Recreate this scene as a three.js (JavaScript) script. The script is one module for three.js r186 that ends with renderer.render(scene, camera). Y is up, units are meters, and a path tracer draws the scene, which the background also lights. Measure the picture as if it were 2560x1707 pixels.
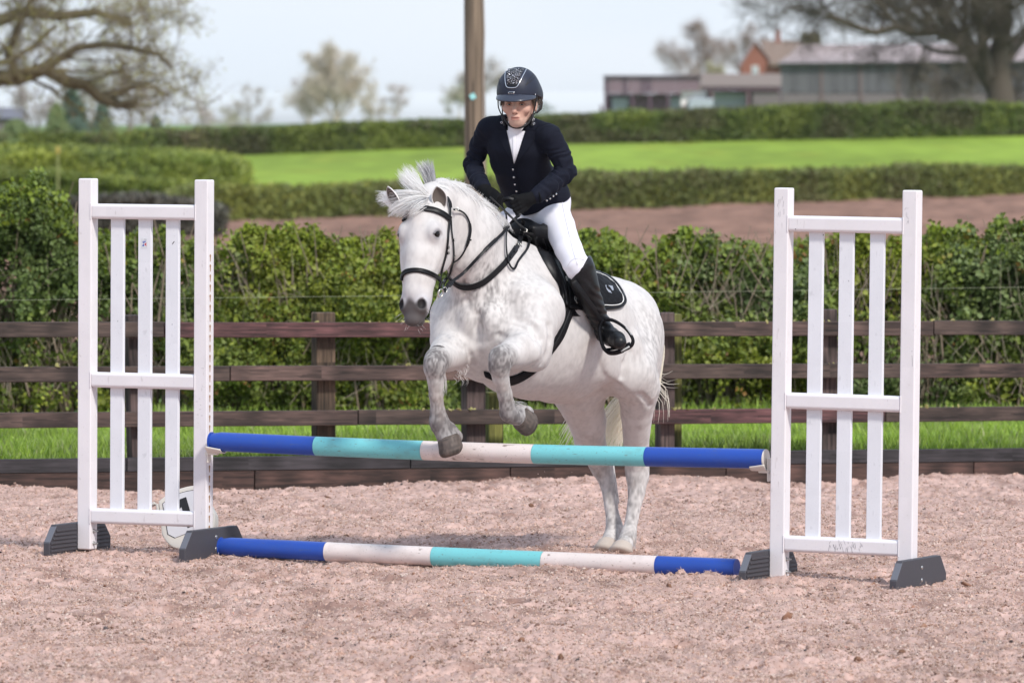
import * as THREE from 'three';
import { mergeGeometries, mergeVertices } from 'three/addons/utils/BufferGeometryUtils.js';
import { RoundedBoxGeometry } from 'three/addons/geometries/RoundedBoxGeometry.js';
import { FontLoader } from 'three/addons/loaders/FontLoader.js';
import { TextGeometry } from 'three/addons/geometries/TextGeometry.js';

// ---------------------------------------------------------------- camera, sky, sun, exposure
const scene = new THREE.Scene();
const FOCAL = 16800, EYE = 2.13, DIST = 32;          // focal length in photo pixels, eye height and distance to the jump in metres
const PITCH = Math.atan((853.5 - 300) / FOCAL);
const camera = new THREE.PerspectiveCamera(2 * Math.atan(853.5 / FOCAL) * 180 / Math.PI, 1024 / 682, 1, 4000);
camera.position.set(0, EYE, DIST);
camera.rotation.x = -PITCH;
camera.focus = 32.0;
camera.userData.fStop = 6.6;
scene.add(camera);

const SUN_DIR = new THREE.Vector3(0.42, 0.68, 0.60).normalize();
const sun = new THREE.DirectionalLight(new THREE.Color(1.0, 0.955, 0.885), 3.0);
sun.position.copy(SUN_DIR).multiplyScalar(60);
sun.castShadow = true; sun.shadow.radius = 14; sun.shadow.mapSize.set(2048, 2048);
Object.assign(sun.shadow.camera, { left: -12, right: 12, top: 12, bottom: -12, near: 1, far: 160 });
scene.add(sun); scene.add(sun.target);

const renderer = new THREE.WebGLRenderer({ antialias: true });
renderer.setSize(1024, 682);
renderer.toneMapping = THREE.LinearToneMapping;
renderer.toneMappingExposure = 1.08;
renderer.shadowMap.enabled = true;
scene.fog = new THREE.FogExp2(new THREE.Color(0.95, 0.97, 1.0), 0.00006);        // thin spring haze

// ---------------------------------------------------------------- random numbers and noise
let seed = 12345;
function R() { seed = (seed + 0x6D2B79F5) | 0; let t = Math.imul(seed ^ (seed >>> 15), 1 | seed); t = (t + Math.imul(t ^ (t >>> 7), 61 | t)) ^ t; return ((t ^ (t >>> 14)) >>> 0) / 4294967296; }
const rr = (a, b) => a + (b - a) * R();
const reseed = (s) => { seed = s; };
const NT = new Float32Array(4096);
{ const keep = seed; seed = 777; for (let i = 0; i < 4096; i++) NT[i] = R() * 2 - 1; seed = keep; }
const hsh = (x, y, z) => NT[(Math.imul(x, 73856093) ^ Math.imul(y, 19349663) ^ Math.imul(z, 83492791)) >>> 5 & 4095];
function noise(x, y = 0, z = 0) {
  const ix = Math.floor(x), iy = Math.floor(y), iz = Math.floor(z); let fx = x - ix, fy = y - iy, fz = z - iz;
  fx = fx * fx * (3 - 2 * fx); fy = fy * fy * (3 - 2 * fy); fz = fz * fz * (3 - 2 * fz);
  const l = (a, b, t) => a + (b - a) * t;
  return l(l(l(hsh(ix, iy, iz), hsh(ix + 1, iy, iz), fx), l(hsh(ix, iy + 1, iz), hsh(ix + 1, iy + 1, iz), fx), fy),
    l(l(hsh(ix, iy, iz + 1), hsh(ix + 1, iy, iz + 1), fx), l(hsh(ix, iy + 1, iz + 1), hsh(ix + 1, iy + 1, iz + 1), fx), fy), fz);
}
function fbm(x, y, z, o = 4) { let s = 0, a = 0.5; for (let i = 0; i < o; i++) { s += a * noise(x, y, z); x = x * 2.03 + 11.3; y = y * 2.03 + 4.7; z = z * 2.03 + 7.9; a *= 0.5; } return s; }
const clamp = THREE.MathUtils.clamp, lerp = THREE.MathUtils.lerp;
const sstep = (a, b, x) => { const t = clamp((x - a) / (b - a), 0, 1); return t * t * (3 - 2 * t); };
const V = (x, y, z) => new THREE.Vector3(x, y, z);

{ // one hazy spring sky: pale near the horizon, light blue above, thin high cloud
  const W = 2048, H = 1024, d = new Float32Array(W * H * 4);
  for (let j = 0; j < H; j++) {
    const el = ((j + 0.5) / H - 0.5) * Math.PI, y = Math.sin(el), e = Math.max(0, y);
    const t = 1 - Math.exp(-e * 5.5), c = Math.cos(el);
    for (let i = 0; i < W; i++) {
      const az = (i + 0.5) / W * 2 * Math.PI, x = Math.cos(az) * c, z = Math.sin(az) * c;
      const wisp = sstep(-0.05, 0.55, fbm(x * 9 + 3, y * 42, z * 9, 5) + 0.08), veil = sstep(-0.3, 0.4, fbm(x * 3, y * 8, z * 3 + 5, 4));
      const m = 0.35 * wisp + 0.35 * veil * t, k = i * 4 + j * W * 4;
      const lit = y < 0 ? 0.5 : 1;
      d[k] = lit * lerp(lerp(0.80, 0.50, t), 0.94, m); d[k + 1] = lit * lerp(lerp(0.875, 0.66, t), 0.95, m); d[k + 2] = lit * lerp(lerp(0.955, 0.90, t), 0.98, m); d[k + 3] = 1;
    }
  }
  const tex = new THREE.DataTexture(d, W, H, THREE.RGBAFormat, THREE.FloatType);
  tex.mapping = THREE.EquirectangularReflectionMapping; tex.magFilter = THREE.LinearFilter; tex.minFilter = THREE.LinearFilter; tex.needsUpdate = true;
  scene.background = tex; scene.environment = tex;
}

// ---------------------------------------------------------------- helpers
// a point seen at photo pixel (px, py) that stands at world depth z
const CP = Math.cos(PITCH), SP = Math.sin(PITCH);
function rayDir(px, py) { const x = (px - 1280) / FOCAL, y = -(py - 853.5) / FOCAL; return V(x, y * CP - SP, -y * SP - CP); }
function at(px, py, z) { const d = rayDir(px, py); return V(0, EYE, DIST).addScaledVector(d, (z - DIST) / d.z); }
const pxm = (z) => FOCAL / (DIST - z);               // photo pixels in a metre at depth z

const used = {};
function numbered(name) { const n = used[name] = (used[name] ?? -1) + 1; return n ? name + '_' + String(n).padStart(3, '0') : name; }
function tag(o, label, category, group, kind) { if (label) o.userData.label = label; if (category) o.userData.category = category; if (group) o.userData.group = group; if (kind) o.userData.kind = kind; return o; }
function thing(name, label, category, pos, group) { const o = new THREE.Group(); o.name = numbered(name); if (pos) o.position.copy(pos); scene.add(o); return tag(o, label, category, group); }
function mesh(name, geo, mat, parent = scene, kind) { const m = new THREE.Mesh(geo, mat); m.name = parent === scene ? numbered(name) : name; m.castShadow = m.receiveShadow = true; if (kind) m.userData.kind = kind; parent.add(m); return m; }
const lin = (r, g, b) => new THREE.Color().setRGB(r, g, b);
function mat(c, roughness = 0.8, o = {}) { return new THREE.MeshPhysicalMaterial({ color: Array.isArray(c) ? lin(...c) : c, roughness, ...o }); }
function place(geo, pos, rot, scl) { const m = new THREE.Matrix4().compose(pos ?? V(0, 0, 0), rot ?? new THREE.Quaternion(), scl ?? V(1, 1, 1)); return geo.applyMatrix4(m); }
function merge(list) { return mergeGeometries(list.map((g) => { const h = g.index ? g.toNonIndexed() : g; for (const k of Object.keys(h.attributes)) if (!['position', 'normal', 'color'].includes(k)) h.deleteAttribute(k); return h; }), false); }
function box(w, h, d, r = 0.004) { return new RoundedBoxGeometry(w, h, d, 1, Math.min(r, w / 2.1, h / 2.1, d / 2.1)); }
function bar(a, b, w, t, r = 0.003, up = V(0, 1, 0)) {   // a board from a to b, w tall along up, t thick
  const x = b.clone().sub(a), L = x.length(); x.normalize(); const z = x.clone().cross(up).normalize(), y = z.clone().cross(x);
  const g = box(L, w, t, r); g.applyMatrix4(new THREE.Matrix4().makeBasis(x, y, z).setPosition(a.clone().add(b).multiplyScalar(0.5))); return g;
}
function tube(points, radius, seg = 32, rad = 8, closed = false) { return new THREE.TubeGeometry(new THREE.CatmullRomCurve3(points, closed), seg, radius, rad, closed); }
function geomFrom(pos, idx, col) {
  const g = new THREE.BufferGeometry(); g.setAttribute('position', new THREE.Float32BufferAttribute(pos, 3));
  if (col) g.setAttribute('color', new THREE.Float32BufferAttribute(col, 3));
  if (idx) g.setIndex(idx); g.computeVertexNormals(); return g;
}
function limb(pts, radii, n = 6) {                   // a tapered bent branch through points
  const pos = [], idx = []; let ref = V(0.3, 0.1, 1).normalize();
  for (let i = 0; i < pts.length; i++) {
    const d = pts[Math.min(i + 1, pts.length - 1)].clone().sub(pts[Math.max(i - 1, 0)]).normalize();
    const u = ref.clone().cross(d).normalize(), v = d.clone().cross(u);
    for (let k = 0; k < n; k++) { const a = k / n * Math.PI * 2; const p = pts[i].clone().addScaledVector(u, Math.cos(a) * radii[i]).addScaledVector(v, Math.sin(a) * radii[i]); pos.push(p.x, p.y, p.z); }
    if (i) for (let k = 0; k < n; k++) { const a = (i - 1) * n + k, b = (i - 1) * n + (k + 1) % n; idx.push(a, b, a + n, b, b + n, a + n); }
  }
  return geomFrom(pos, idx);
}
function scatter(name, geo, material, list, parent, kind = 'stuff') {   // list of {p, q, s, c}
  const im = new THREE.InstancedMesh(geo, material, list.length), m = new THREE.Matrix4(), s = new THREE.Vector3();
  list.forEach((e, i) => { m.compose(e.p, e.q, typeof e.s === 'number' ? s.setScalar(e.s) : e.s); im.setMatrixAt(i, m); if (e.c) im.setColorAt(i, e.c); });
  im.name = parent === scene ? numbered(name) : name; im.castShadow = im.receiveShadow = true; im.userData.kind = kind; parent.add(im); return im;
}
const rq = () => new THREE.Quaternion().setFromEuler(new THREE.Euler(rr(0, 6.28), rr(0, 6.28), rr(0, 6.28)));
function texture(size, fn, srgb) {
  const d = new Uint8Array(size * size * 4);
  for (let j = 0; j < size; j++) for (let i = 0; i < size; i++) { const c = fn(i / size, j / size), k = (j * size + i) * 4; d[k] = clamp(c[0], 0, 1) * 255; d[k + 1] = clamp(c[1], 0, 1) * 255; d[k + 2] = clamp(c[2], 0, 1) * 255; d[k + 3] = 255; }
  const t = new THREE.DataTexture(d, size, size); t.wrapS = t.wrapT = THREE.RepeatWrapping; t.magFilter = THREE.LinearFilter; t.minFilter = THREE.LinearMipmapLinearFilter; t.generateMipmaps = true; if (srgb) t.colorSpace = THREE.SRGBColorSpace; t.needsUpdate = true; return t;
}
// paints vertex colours with fn(x, y, z) -> [r, g, b]
function paint(geo, fn) { const p = geo.attributes.position, c = new Float32Array(p.count * 3); for (let i = 0; i < p.count; i++) { const v = fn(p.getX(i), p.getY(i), p.getZ(i)); c[i * 3] = v[0]; c[i * 3 + 1] = v[1]; c[i * 3 + 2] = v[2]; } geo.setAttribute('color', new THREE.BufferAttribute(c, 3)); return geo; }

// ---------------------------------------------------------------- smooth solids from distance fields
// a solid is a list of primitives {d(p), k, cut}; they are joined with a smooth minimum of radius k
const T1 = new THREE.Vector3(), T2 = new THREE.Vector3();
function cone(a, b, ra, rb, k = 0.03) {
  const ab = b.clone().sub(a), L2 = Math.max(ab.lengthSq(), 1e-9);
  return { k, d: (p) => { const t = clamp(((p.x - a.x) * ab.x + (p.y - a.y) * ab.y + (p.z - a.z) * ab.z) / L2, 0, 1), x = p.x - a.x - ab.x * t, y = p.y - a.y - ab.y * t, z = p.z - a.z - ab.z * t; return Math.sqrt(x * x + y * y + z * z) - (ra + (rb - ra) * t); } };
}
function ell(c, X, Y, Z, rx, ry, rz, k = 0.04) {
  return { k, d: (p) => {
    const x = p.x - c.x, y = p.y - c.y, z = p.z - c.z, a = (x * X.x + y * X.y + z * X.z) / rx, b = (x * Y.x + y * Y.y + z * Y.z) / ry, e = (x * Z.x + y * Z.y + z * Z.z) / rz;
    const k0 = Math.sqrt(a * a + b * b + e * e), k1 = Math.sqrt(a * a / rx / rx + b * b / ry / ry + e * e / rz / rz); return k1 < 1e-6 ? -Math.min(rx, ry, rz) : k0 * (k0 - 1) / k1;
  } };
}
function sweep(nodes, lat, k = 0.05) {               // nodes {p, w, h}: elliptical section, w along lat, h across
  const segs = []; for (let i = 0; i + 1 < nodes.length; i++) { const a = nodes[i], b = nodes[i + 1], ab = b.p.clone().sub(a.p), L2 = ab.lengthSq(), ax = ab.clone().normalize(), X = lat.clone().addScaledVector(ax, -lat.dot(ax)).normalize(), Y = ax.clone().cross(X); segs.push({ a, b, ab, L2, ax, X, Y }); }
  return { k, d: (p) => {
    let best = 1e9;
    for (const { a, b, ab, L2, ax, X, Y } of segs) {
      const t = clamp(((p.x - a.p.x) * ab.x + (p.y - a.p.y) * ab.y + (p.z - a.p.z) * ab.z) / L2, 0, 1), x = p.x - a.p.x - ab.x * t, y = p.y - a.p.y - ab.y * t, z = p.z - a.p.z - ab.z * t;
      const w = a.w + (b.w - a.w) * t, h = a.h + (b.h - a.h) * t, r = Math.min(w, h), u = (x * X.x + y * X.y + z * X.z) / w, v = (x * Y.x + y * Y.y + z * Y.z) / h, e = (x * ax.x + y * ax.y + z * ax.z) / r;
      const k0 = Math.sqrt(u * u + v * v + e * e), k1 = Math.sqrt(u * u / w / w + v * v / h / h + e * e / r / r), d = k1 < 1e-6 ? -r : k0 * (k0 - 1) / k1;
      const kk = 0.03, hh = Math.max(kk - Math.abs(best - d), 0) / kk; best = best > 1e8 ? d : Math.min(best, d) - hh * hh * kk * 0.25;
    }
    return best;
  } };
}
const cut = (prim, k = 0.01) => ({ k, cut: true, d: prim.d });
function field(prims) {
  return (p) => {
    let d = 1e3;
    for (const q of prims) {
      const e = q.d(p);
      if (q.cut) { const h = Math.max(q.k - Math.abs(d + e), 0) / q.k; d = Math.max(d, -e) + h * h * q.k * 0.25; }
      else { const h = Math.max(q.k - Math.abs(d - e), 0) / q.k; d = Math.min(d, e) - h * h * q.k * 0.25; }
    }
    return d;
  };
}
function normalOf(f, p, e = 0.003, out = new THREE.Vector3()) {
  const q = T2.copy(p), x0 = p.x, y0 = p.y, z0 = p.z;
  q.x = x0 + e; const ax = f(q); q.x = x0 - e; const bx = f(q); q.x = x0; q.y = y0 + e; const ay = f(q); q.y = y0 - e; const by = f(q); q.y = y0; q.z = z0 + e; const az = f(q); q.z = z0 - e; const bz = f(q);
  return out.set(ax - bx, ay - by, az - bz).normalize();
}
function solid(prims, lo, hi, h, { warp, color, margin = 0.04 } = {}) {   // surface nets over blocks that the surface may cross
  const n = [0, 1, 2].map((i) => Math.ceil((hi.getComponent(i) - lo.getComponent(i)) / h) + 2), [nx, ny, nz] = n, val = new Float32Array(nx * ny * nz).fill(1), B = 8, p = new THREE.Vector3();
  const all = field(prims), full = warp ? (q) => all(q) + warp(q) : all;
  for (let bz = 0; bz < nz; bz += B) for (let by = 0; by < ny; by += B) for (let bx = 0; bx < nx; bx += B) {
    p.set(lo.x + (bx + B / 2) * h, lo.y + (by + B / 2) * h, lo.z + (bz + B / 2) * h); const rad = B * h * 0.87 + margin, dc = all(p);
    if (Math.abs(dc) > rad * 1.6 + 0.03) { if (dc < 0) { for (let z = bz; z < Math.min(bz + B, nz); z++) for (let y = by; y < Math.min(by + B, ny); y++) for (let x = bx; x < Math.min(bx + B, nx); x++) val[x + nx * (y + ny * z)] = -1; } continue; }
    const near = field(prims.filter((q) => q.d(p) < rad * 1.7 + q.k + 0.05));
    for (let z = bz; z < Math.min(bz + B, nz); z++) for (let y = by; y < Math.min(by + B, ny); y++) for (let x = bx; x < Math.min(bx + B, nx); x++) { p.set(lo.x + x * h, lo.y + y * h, lo.z + z * h); val[x + nx * (y + ny * z)] = near(p) + (warp ? warp(p) : 0); }
  }
  const id = new Int32Array(nx * ny * nz).fill(-1), pos = [], idx = [], E = [[0, 1], [2, 3], [4, 5], [6, 7], [0, 2], [1, 3], [4, 6], [5, 7], [0, 4], [1, 5], [2, 6], [3, 7]], c = new Float32Array(8);
  for (let z = 0; z < nz - 1; z++) for (let y = 0; y < ny - 1; y++) for (let x = 0; x < nx - 1; x++) {
    let s = 0; const o = x + nx * (y + ny * z);
    for (let i = 0; i < 8; i++) { c[i] = val[o + (i & 1) + nx * ((i >> 1 & 1) + ny * (i >> 2))]; if (c[i] < 0) s++; }
    if (s === 0 || s === 8) continue;
    let ax = 0, ay = 0, az = 0, m = 0;
    for (const [a, b] of E) if ((c[a] < 0) !== (c[b] < 0)) { const t = c[a] / (c[a] - c[b]); ax += lerp(a & 1, b & 1, t); ay += lerp(a >> 1 & 1, b >> 1 & 1, t); az += lerp(a >> 2, b >> 2, t); m++; }
    id[o] = pos.length / 3; pos.push(lo.x + (x + ax / m) * h, lo.y + (y + ay / m) * h, lo.z + (z + az / m) * h);
  }
  const sy = nx, sz = nx * ny, quad = (a, b, cc, d, flip) => { const A = id[a], Bq = id[b], C = id[cc], D = id[d]; if (A < 0 || Bq < 0 || C < 0 || D < 0) return; flip ? idx.push(A, C, Bq, A, D, C) : idx.push(A, Bq, C, A, C, D); };
  for (let z = 1; z < nz - 1; z++) for (let y = 1; y < ny - 1; y++) for (let x = 1; x < nx - 1; x++) {
    const o = x + nx * (y + ny * z), a = val[o] < 0;
    if (a !== val[o + 1] < 0) quad(o - sy - sz, o - sz, o, o - sy, !a);
    if (a !== val[o + sy] < 0) quad(o - 1 - sz, o - 1, o, o - sz, !a);
    if (a !== val[o + sz] < 0) quad(o - 1 - sy, o - sy, o, o - 1, !a);
  }
  const nrm = new Float32Array(pos.length), nv = new THREE.Vector3(), col = color ? new Float32Array(pos.length) : null;
  for (let i = 0; i < pos.length; i += 3) { p.set(pos[i], pos[i + 1], pos[i + 2]); normalOf(full, p, h * 0.5, nv); nrm[i] = nv.x; nrm[i + 1] = nv.y; nrm[i + 2] = nv.z; if (col) { const v = color(p, nv); col[i] = v[0]; col[i + 1] = v[1]; col[i + 2] = v[2]; } }
  const g = new THREE.BufferGeometry(); g.setAttribute('position', new THREE.Float32BufferAttribute(pos, 3)); g.setAttribute('normal', new THREE.BufferAttribute(nrm, 3)); if (col) g.setAttribute('color', new THREE.BufferAttribute(col, 3)); g.setIndex(idx); return g;
}
// where a line of sight first meets a solid: used once, to lay tack and cloth on the body's own surface
function hit(f, px, py, zStart = 1.2) {
  const d = rayDir(px, py).normalize(), p = at(px, py, zStart); let dist = 0, best = 1e9, bp = p.clone();
  for (let i = 0; i < 160 && dist < 4; i++) { const e = f(p); if (e < best) { best = e; bp.copy(p); } if (e < 0.0008) break; const st = Math.max(e * 0.7, 0.001); p.addScaledVector(d, st); dist += st; }
  return { p: bp, n: normalOf(f, bp, 0.006) };
}
function spline(pts, n) { const c = new THREE.CatmullRomCurve3(pts.map((q) => V(q[0], q[1], q[2] ?? 0)), false, 'centripetal'), out = []; for (let i = 0; i <= n; i++) { const v = c.getPoint(i / n); out.push([v.x, v.y, v.z]); } return out; }
function ribbon(P, N, width, thick, rnd = 0.6) {      // a flat strap with rounded edges through points P, facing N
  const pos = [], idx = [], m = P.length, sec = [[-1, -rnd * 0.6], [-1, rnd * 0.2], [-0.72, 1], [0.72, 1], [1, rnd * 0.2], [1, -rnd * 0.6], [0.72, -1], [-0.72, -1]], S = sec.length;
  for (let i = 0; i < m; i++) {
    const t = P[Math.min(i + 1, m - 1)].clone().sub(P[Math.max(i - 1, 0)]).normalize(), n = N[i].clone().addScaledVector(t, -N[i].dot(t)).normalize(), b = t.clone().cross(n), w = typeof width === 'function' ? width(i / (m - 1)) : width;
    for (const [u, v] of sec) { const q = P[i].clone().addScaledVector(b, u * w / 2).addScaledVector(n, v * thick / 2); pos.push(q.x, q.y, q.z); }
    if (i) for (let k = 0; k < S; k++) { const a = (i - 1) * S + k, b2 = (i - 1) * S + (k + 1) % S; idx.push(a, b2, a + S, b2, b2 + S, a + S); }
  }
  for (const [o, f] of [[0, 1], [(m - 1) * S, 0]]) for (let k = 1; k < S - 1; k++) f ? idx.push(o, o + k + 1, o + k) : idx.push(o, o + k, o + k + 1);
  const g = geomFrom(pos, idx); return g;
}
function strapOn(f, pts, width, thick, off = 0.004, n = 40) { const P = [], N = []; for (const [x, y] of spline(pts, n)) { const h = hit(f, x, y); P.push(h.p.addScaledVector(h.n, off + thick / 2)); N.push(h.n.clone()); } for (let k = 0; k < 2; k++) { for (let i = 1; i < n; i++) { P[i].addScaledVector(P[i - 1].clone().add(P[i + 1]).multiplyScalar(0.5).sub(P[i]), 0.4); N[i].add(N[i - 1]).add(N[i + 1]).normalize(); } } return ribbon(P, N, width, thick); }
function sheet(P, nu, nv, N, thick) {                 // a padded sheet over a (nu+1) x (nv+1) grid of points with normals
  const pos = [], idx = [], W = nu + 1, tot = W * (nv + 1), th = (u, v) => (typeof thick === 'function' ? thick(u, v) : thick);
  for (let s = 0; s < 2; s++) for (let j = 0; j <= nv; j++) for (let i = 0; i <= nu; i++) { const k = j * W + i, q = P[k].clone(); if (!s) q.addScaledVector(N[k], th(i / nu, j / nv)); pos.push(q.x, q.y, q.z); }
  for (let j = 0; j < nv; j++) for (let i = 0; i < nu; i++) { const a = j * W + i, b = a + 1, c = a + W, d = c + 1; idx.push(a, c, b, b, c, d, tot + a, tot + b, tot + c, tot + b, tot + d, tot + c); }
  const edge = []; for (let i = 0; i < nu; i++) edge.push(i); for (let j = 0; j < nv; j++) edge.push(j * W + nu); for (let i = nu; i > 0; i--) edge.push(nv * W + i); for (let j = nv; j > 0; j--) edge.push(j * W);
  edge.forEach((a, i) => { const b = edge[(i + 1) % edge.length]; idx.push(a, b, tot + a, b, tot + b, tot + a); });
  return geomFrom(pos, idx);
}
function gridOn(f, A, B, nu, nv, off, relax = 2) {    // points of the surface between two edge curves given in photo pixels
  const a = spline(A, nv), b = spline(B, nv), P = [], N = [], W = nu + 1;
  for (let j = 0; j <= nv; j++) for (let i = 0; i <= nu; i++) { const h = hit(f, lerp(a[j][0], b[j][0], i / nu), lerp(a[j][1], b[j][1], i / nu)); P.push(h.p.addScaledVector(h.n, off)); N.push(h.n.clone()); }
  for (let r = 0; r < relax; r++) for (let j = 1; j < nv; j++) for (let i = 1; i < nu; i++) { const k = j * W + i, m = P[k - 1].clone().add(P[k + 1]).add(P[k - W]).add(P[k + W]).multiplyScalar(0.25); P[k].lerp(m, 0.35); N[k].add(N[k - 1]).add(N[k + 1]).normalize(); }
  return { P, N };
}
function patchOn(f, A, B, nu, nv, off, thick, relax = 2) { const { P, N } = gridOn(f, A, B, nu, nv, off, relax); return sheet(P, nu, nv, N, thick); }

// ================================================================ THE SETTING
// ground heights: the arena is level, falls a little to the fence, the fields beyond rise gently to the right
const FL = at(0, 1238, 32 - 38.5), FR = at(2560, 1203, 32 - 41.8);         // foot of the fence at the two sides of the view
const fenceDir = FR.clone().sub(FL).setY(0).normalize();
const fenceAt = (s) => FL.clone().lerp(FR, s);                               // s runs 0..1 across the view
const fenceT = (x, z) => { const nx = -fenceDir.z, nz = fenceDir.x; return (x - FL.x) * nx + (z - FL.z) * nz; };   // metres in front of the fence (towards the arena)
function baseHeight(x, z) {
  const t = clamp((-z - 1.2) / 7, 0, 1), s = clamp((x + 2.93) / 6.1, -0.6, 1.6);
  return lerp(0.0, lerp(-0.02, -0.117, s), t * t);
}
const DENTS = []; { reseed(99); for (let i = 0; i < 70; i++) { const z = -8 + 14.5 * Math.pow(R(), 0.8), x = rr(-1, 1) * 1280 * (32 - z) / FOCAL; DENTS.push([x, z, rr(0.05, 0.085), rr(0.012, 0.03)]); } }   // old hoof prints
function sandHeight(x, z) {
  let y = baseHeight(x, z);
  for (const [dx, dz, r, h] of DENTS) { const a = Math.abs(x - dx), b = Math.abs(z - dz); if (a < r * 2.4 && b < r * 3) { const q = Math.hypot(a, b * 0.8) / r; y += h * (0.75 * Math.exp(-((q - 1.25) ** 2) * 7) - Math.exp(-q * q * 2.2)); } }
  y += 0.024 * fbm(x * 1.3, 3.1, z * 1.3, 3) + 0.03 * fbm(x * 4.5, 7.7, z * 3.6, 2);
  const rough = 0.45 + 0.6 * sstep(-0.25, 0.35, fbm(x * 2.1, 15, z * 1.5, 2));
  y += rough * (0.03 * Math.abs(fbm(x * 11, 1.7, z * 8.5, 3)) - 0.008 + 0.014 * noise(x * 24, 9.2, z * 17) + 0.010 * noise(x * 47, 5, z * 30));
  const b = -fenceT(x, z); if (b > -1.4) y += 0.05 * sstep(-1.4, -0.1, b) * (0.7 + 0.9 * noise(x * 1.1, 4, 2));
  y += 0.035 * Math.exp(-(((x + 2.1) / 0.8) ** 2 + ((z + 0.8) / 0.8) ** 2));
  return y;
}
const sandCol = (x, z) => { const a = fbm(x * 2.2, 1, z * 1.6, 4), b = noise(x * 60, 3, z * 40), c = noise(x * 21, 8, z * 15), m = 1 + 0.18 * a + 0.26 * b + 0.16 * c, d = sstep(0.06, 0.5, fbm(x * 7, 22, z * 5, 3) + 0.25 * b) * 0.42; return [0.515 * m * (1 - d), 0.35 * m * (1 - d * 1.12), 0.302 * m * (1 - d * 1.18)]; };
const sandMat = mat([1, 1, 1], 0.95, { vertexColors: true, specularIntensity: 0.25 });
{
  const xs = [], zs = [];
  for (let x = -22; x < -3.45; x += 0.3) xs.push(x); for (let x = -3.4; x <= 3.4; x += 0.0105) xs.push(x); for (let x = 3.5; x <= 22; x += 0.3) xs.push(x);
  for (let z = -22; z < -10.2; z += 0.2) zs.push(z); for (let z = -10.2; z <= 7.4; z += 0.021) zs.push(z); for (let z = 7.5; z <= 40; z += 0.5) zs.push(z);
  const pos = [], col = [], idx = [], W = xs.length;
  for (const z of zs) for (const x of xs) {
    let zz = z, y = sandHeight(x, z); const b = -fenceT(x, z); if (b > 0.05) y = baseHeight(x, z) - 0.12;   // beyond the boards the sand stops under the verge
    pos.push(x + 0.004 * noise(x * 90, 1, z * 70), y, zz); col.push(...sandCol(x, z));
  }
  for (let j = 0; j + 1 < zs.length; j++) for (let i = 0; i + 1 < W; i++) { const a = j * W + i; idx.push(a, a + W, a + 1, a + 1, a + W, a + W + 1); }
  mesh('arena_ground', geomFrom(pos, idx, col), sandMat, scene, 'structure');
  scene.children.at(-1).userData.label = 'pinkish tan fibre sand surface of the riding arena';
}
if (!globalThis.FASTDEV) { // loose clods and fibres on the sand
  reseed(5);
  const g = new THREE.IcosahedronGeometry(1, 1), p = g.attributes.position; for (let i = 0; i < p.count; i++) { const k = 0.75 + 0.35 * noise(p.getX(i) * 2, p.getY(i) * 2, p.getZ(i) * 2); p.setXYZ(i, p.getX(i) * k, p.getY(i) * k * 0.8, p.getZ(i) * k); } g.computeVertexNormals(); { const m = mergeVertices(g.clone().deleteAttribute('normal').deleteAttribute('uv')); m.computeVertexNormals(); g.copy(m); }
  const list = [];
  while (list.length < 120000) {
    const z = -9.8 + 17 * Math.pow(R(), 0.8), D = 32 - z, x = rr(-1, 1) * 1330 * D / FOCAL; if (-fenceT(x, z) > -0.03) continue;
    const cl = fbm(x * 4.2, 5, z * 3, 3), s = 0.003 + 0.006 * Math.pow(R(), 4) + 0.005 * Math.max(0, cl) * R() + (R() < 0.00022 ? rr(0.01, 0.02) : 0), v = rr(0.7, 1.22) * (1 - 0.3 * sstep(0.05, 0.4, cl)), t = R();
    const c = s > 0.014 ? lin(0.28 * v, 0.16 * v, 0.11 * v) : t < 0.012 ? lin(0.10, 0.085, 0.085) : t < 0.05 ? lin(0.36 * v, 0.2 * v, 0.14 * v) : t < 0.12 ? lin(0.34 * v, 0.22 * v, 0.18 * v) : t < 0.26 ? lin(0.62, 0.49, 0.43) : lin(0.54 * v, 0.37 * v, 0.30 * v);
    list.push({ p: V(x, sandHeight(x, z) + s * rr(-0.3, 0.4), z), q: rq(), s: V(s * rr(0.8, 1.9), s * rr(0.5, 1), s * rr(0.8, 1.6)), c });
  }
  tag(scatter('sand_clods', g, mat([1, 1, 1], 0.95, { specularIntensity: 0.25 }), list, scene), 'loose clods and crumbs scattered over the arena sand', 'sand');
  const f = new THREE.BufferGeometry(); f.setAttribute('position', new THREE.Float32BufferAttribute([-1, 0, -0.09, 1, 0, -0.07, 1, 0, 0.07, -1, 0, 0.09, 0, 0.35, 0.05, 0, 0.35, -0.05], 3)); f.setIndex([0, 4, 3, 0, 5, 4, 5, 1, 4, 1, 2, 4]); f.computeVertexNormals();
  const fl = [];
  while (fl.length < 160000) { const z = rr(-6, 7.2), D = 32 - z, x = rr(-1, 1) * 1330 * D / FOCAL; if (-fenceT(x, z) > -0.03) continue; const s = rr(0.005, 0.016), v = rr(0.75, 1.25), t = R(); fl.push({ p: V(x, sandHeight(x, z) + rr(0.001, 0.008), z), q: new THREE.Quaternion().setFromEuler(new THREE.Euler(rr(-0.7, 0.7), rr(0, 6.28), rr(-0.8, 0.8))), s: V(s, s * 0.5, s * 0.7), c: t < 0.06 ? lin(0.10, 0.085, 0.085) : t < 0.28 ? lin(0.25 * v, 0.155 * v, 0.12 * v) : t < 0.284 ? lin(0.5, 0.12, 0.1) : lin(0.62 * v, 0.46 * v, 0.385 * v) }); }
  tag(scatter('sand_fibres', f, mat([1, 1, 1], 0.9, { side: THREE.DoubleSide }), fl, scene), 'pale fibre strands mixed into the arena sand', 'sand');
}
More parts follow.
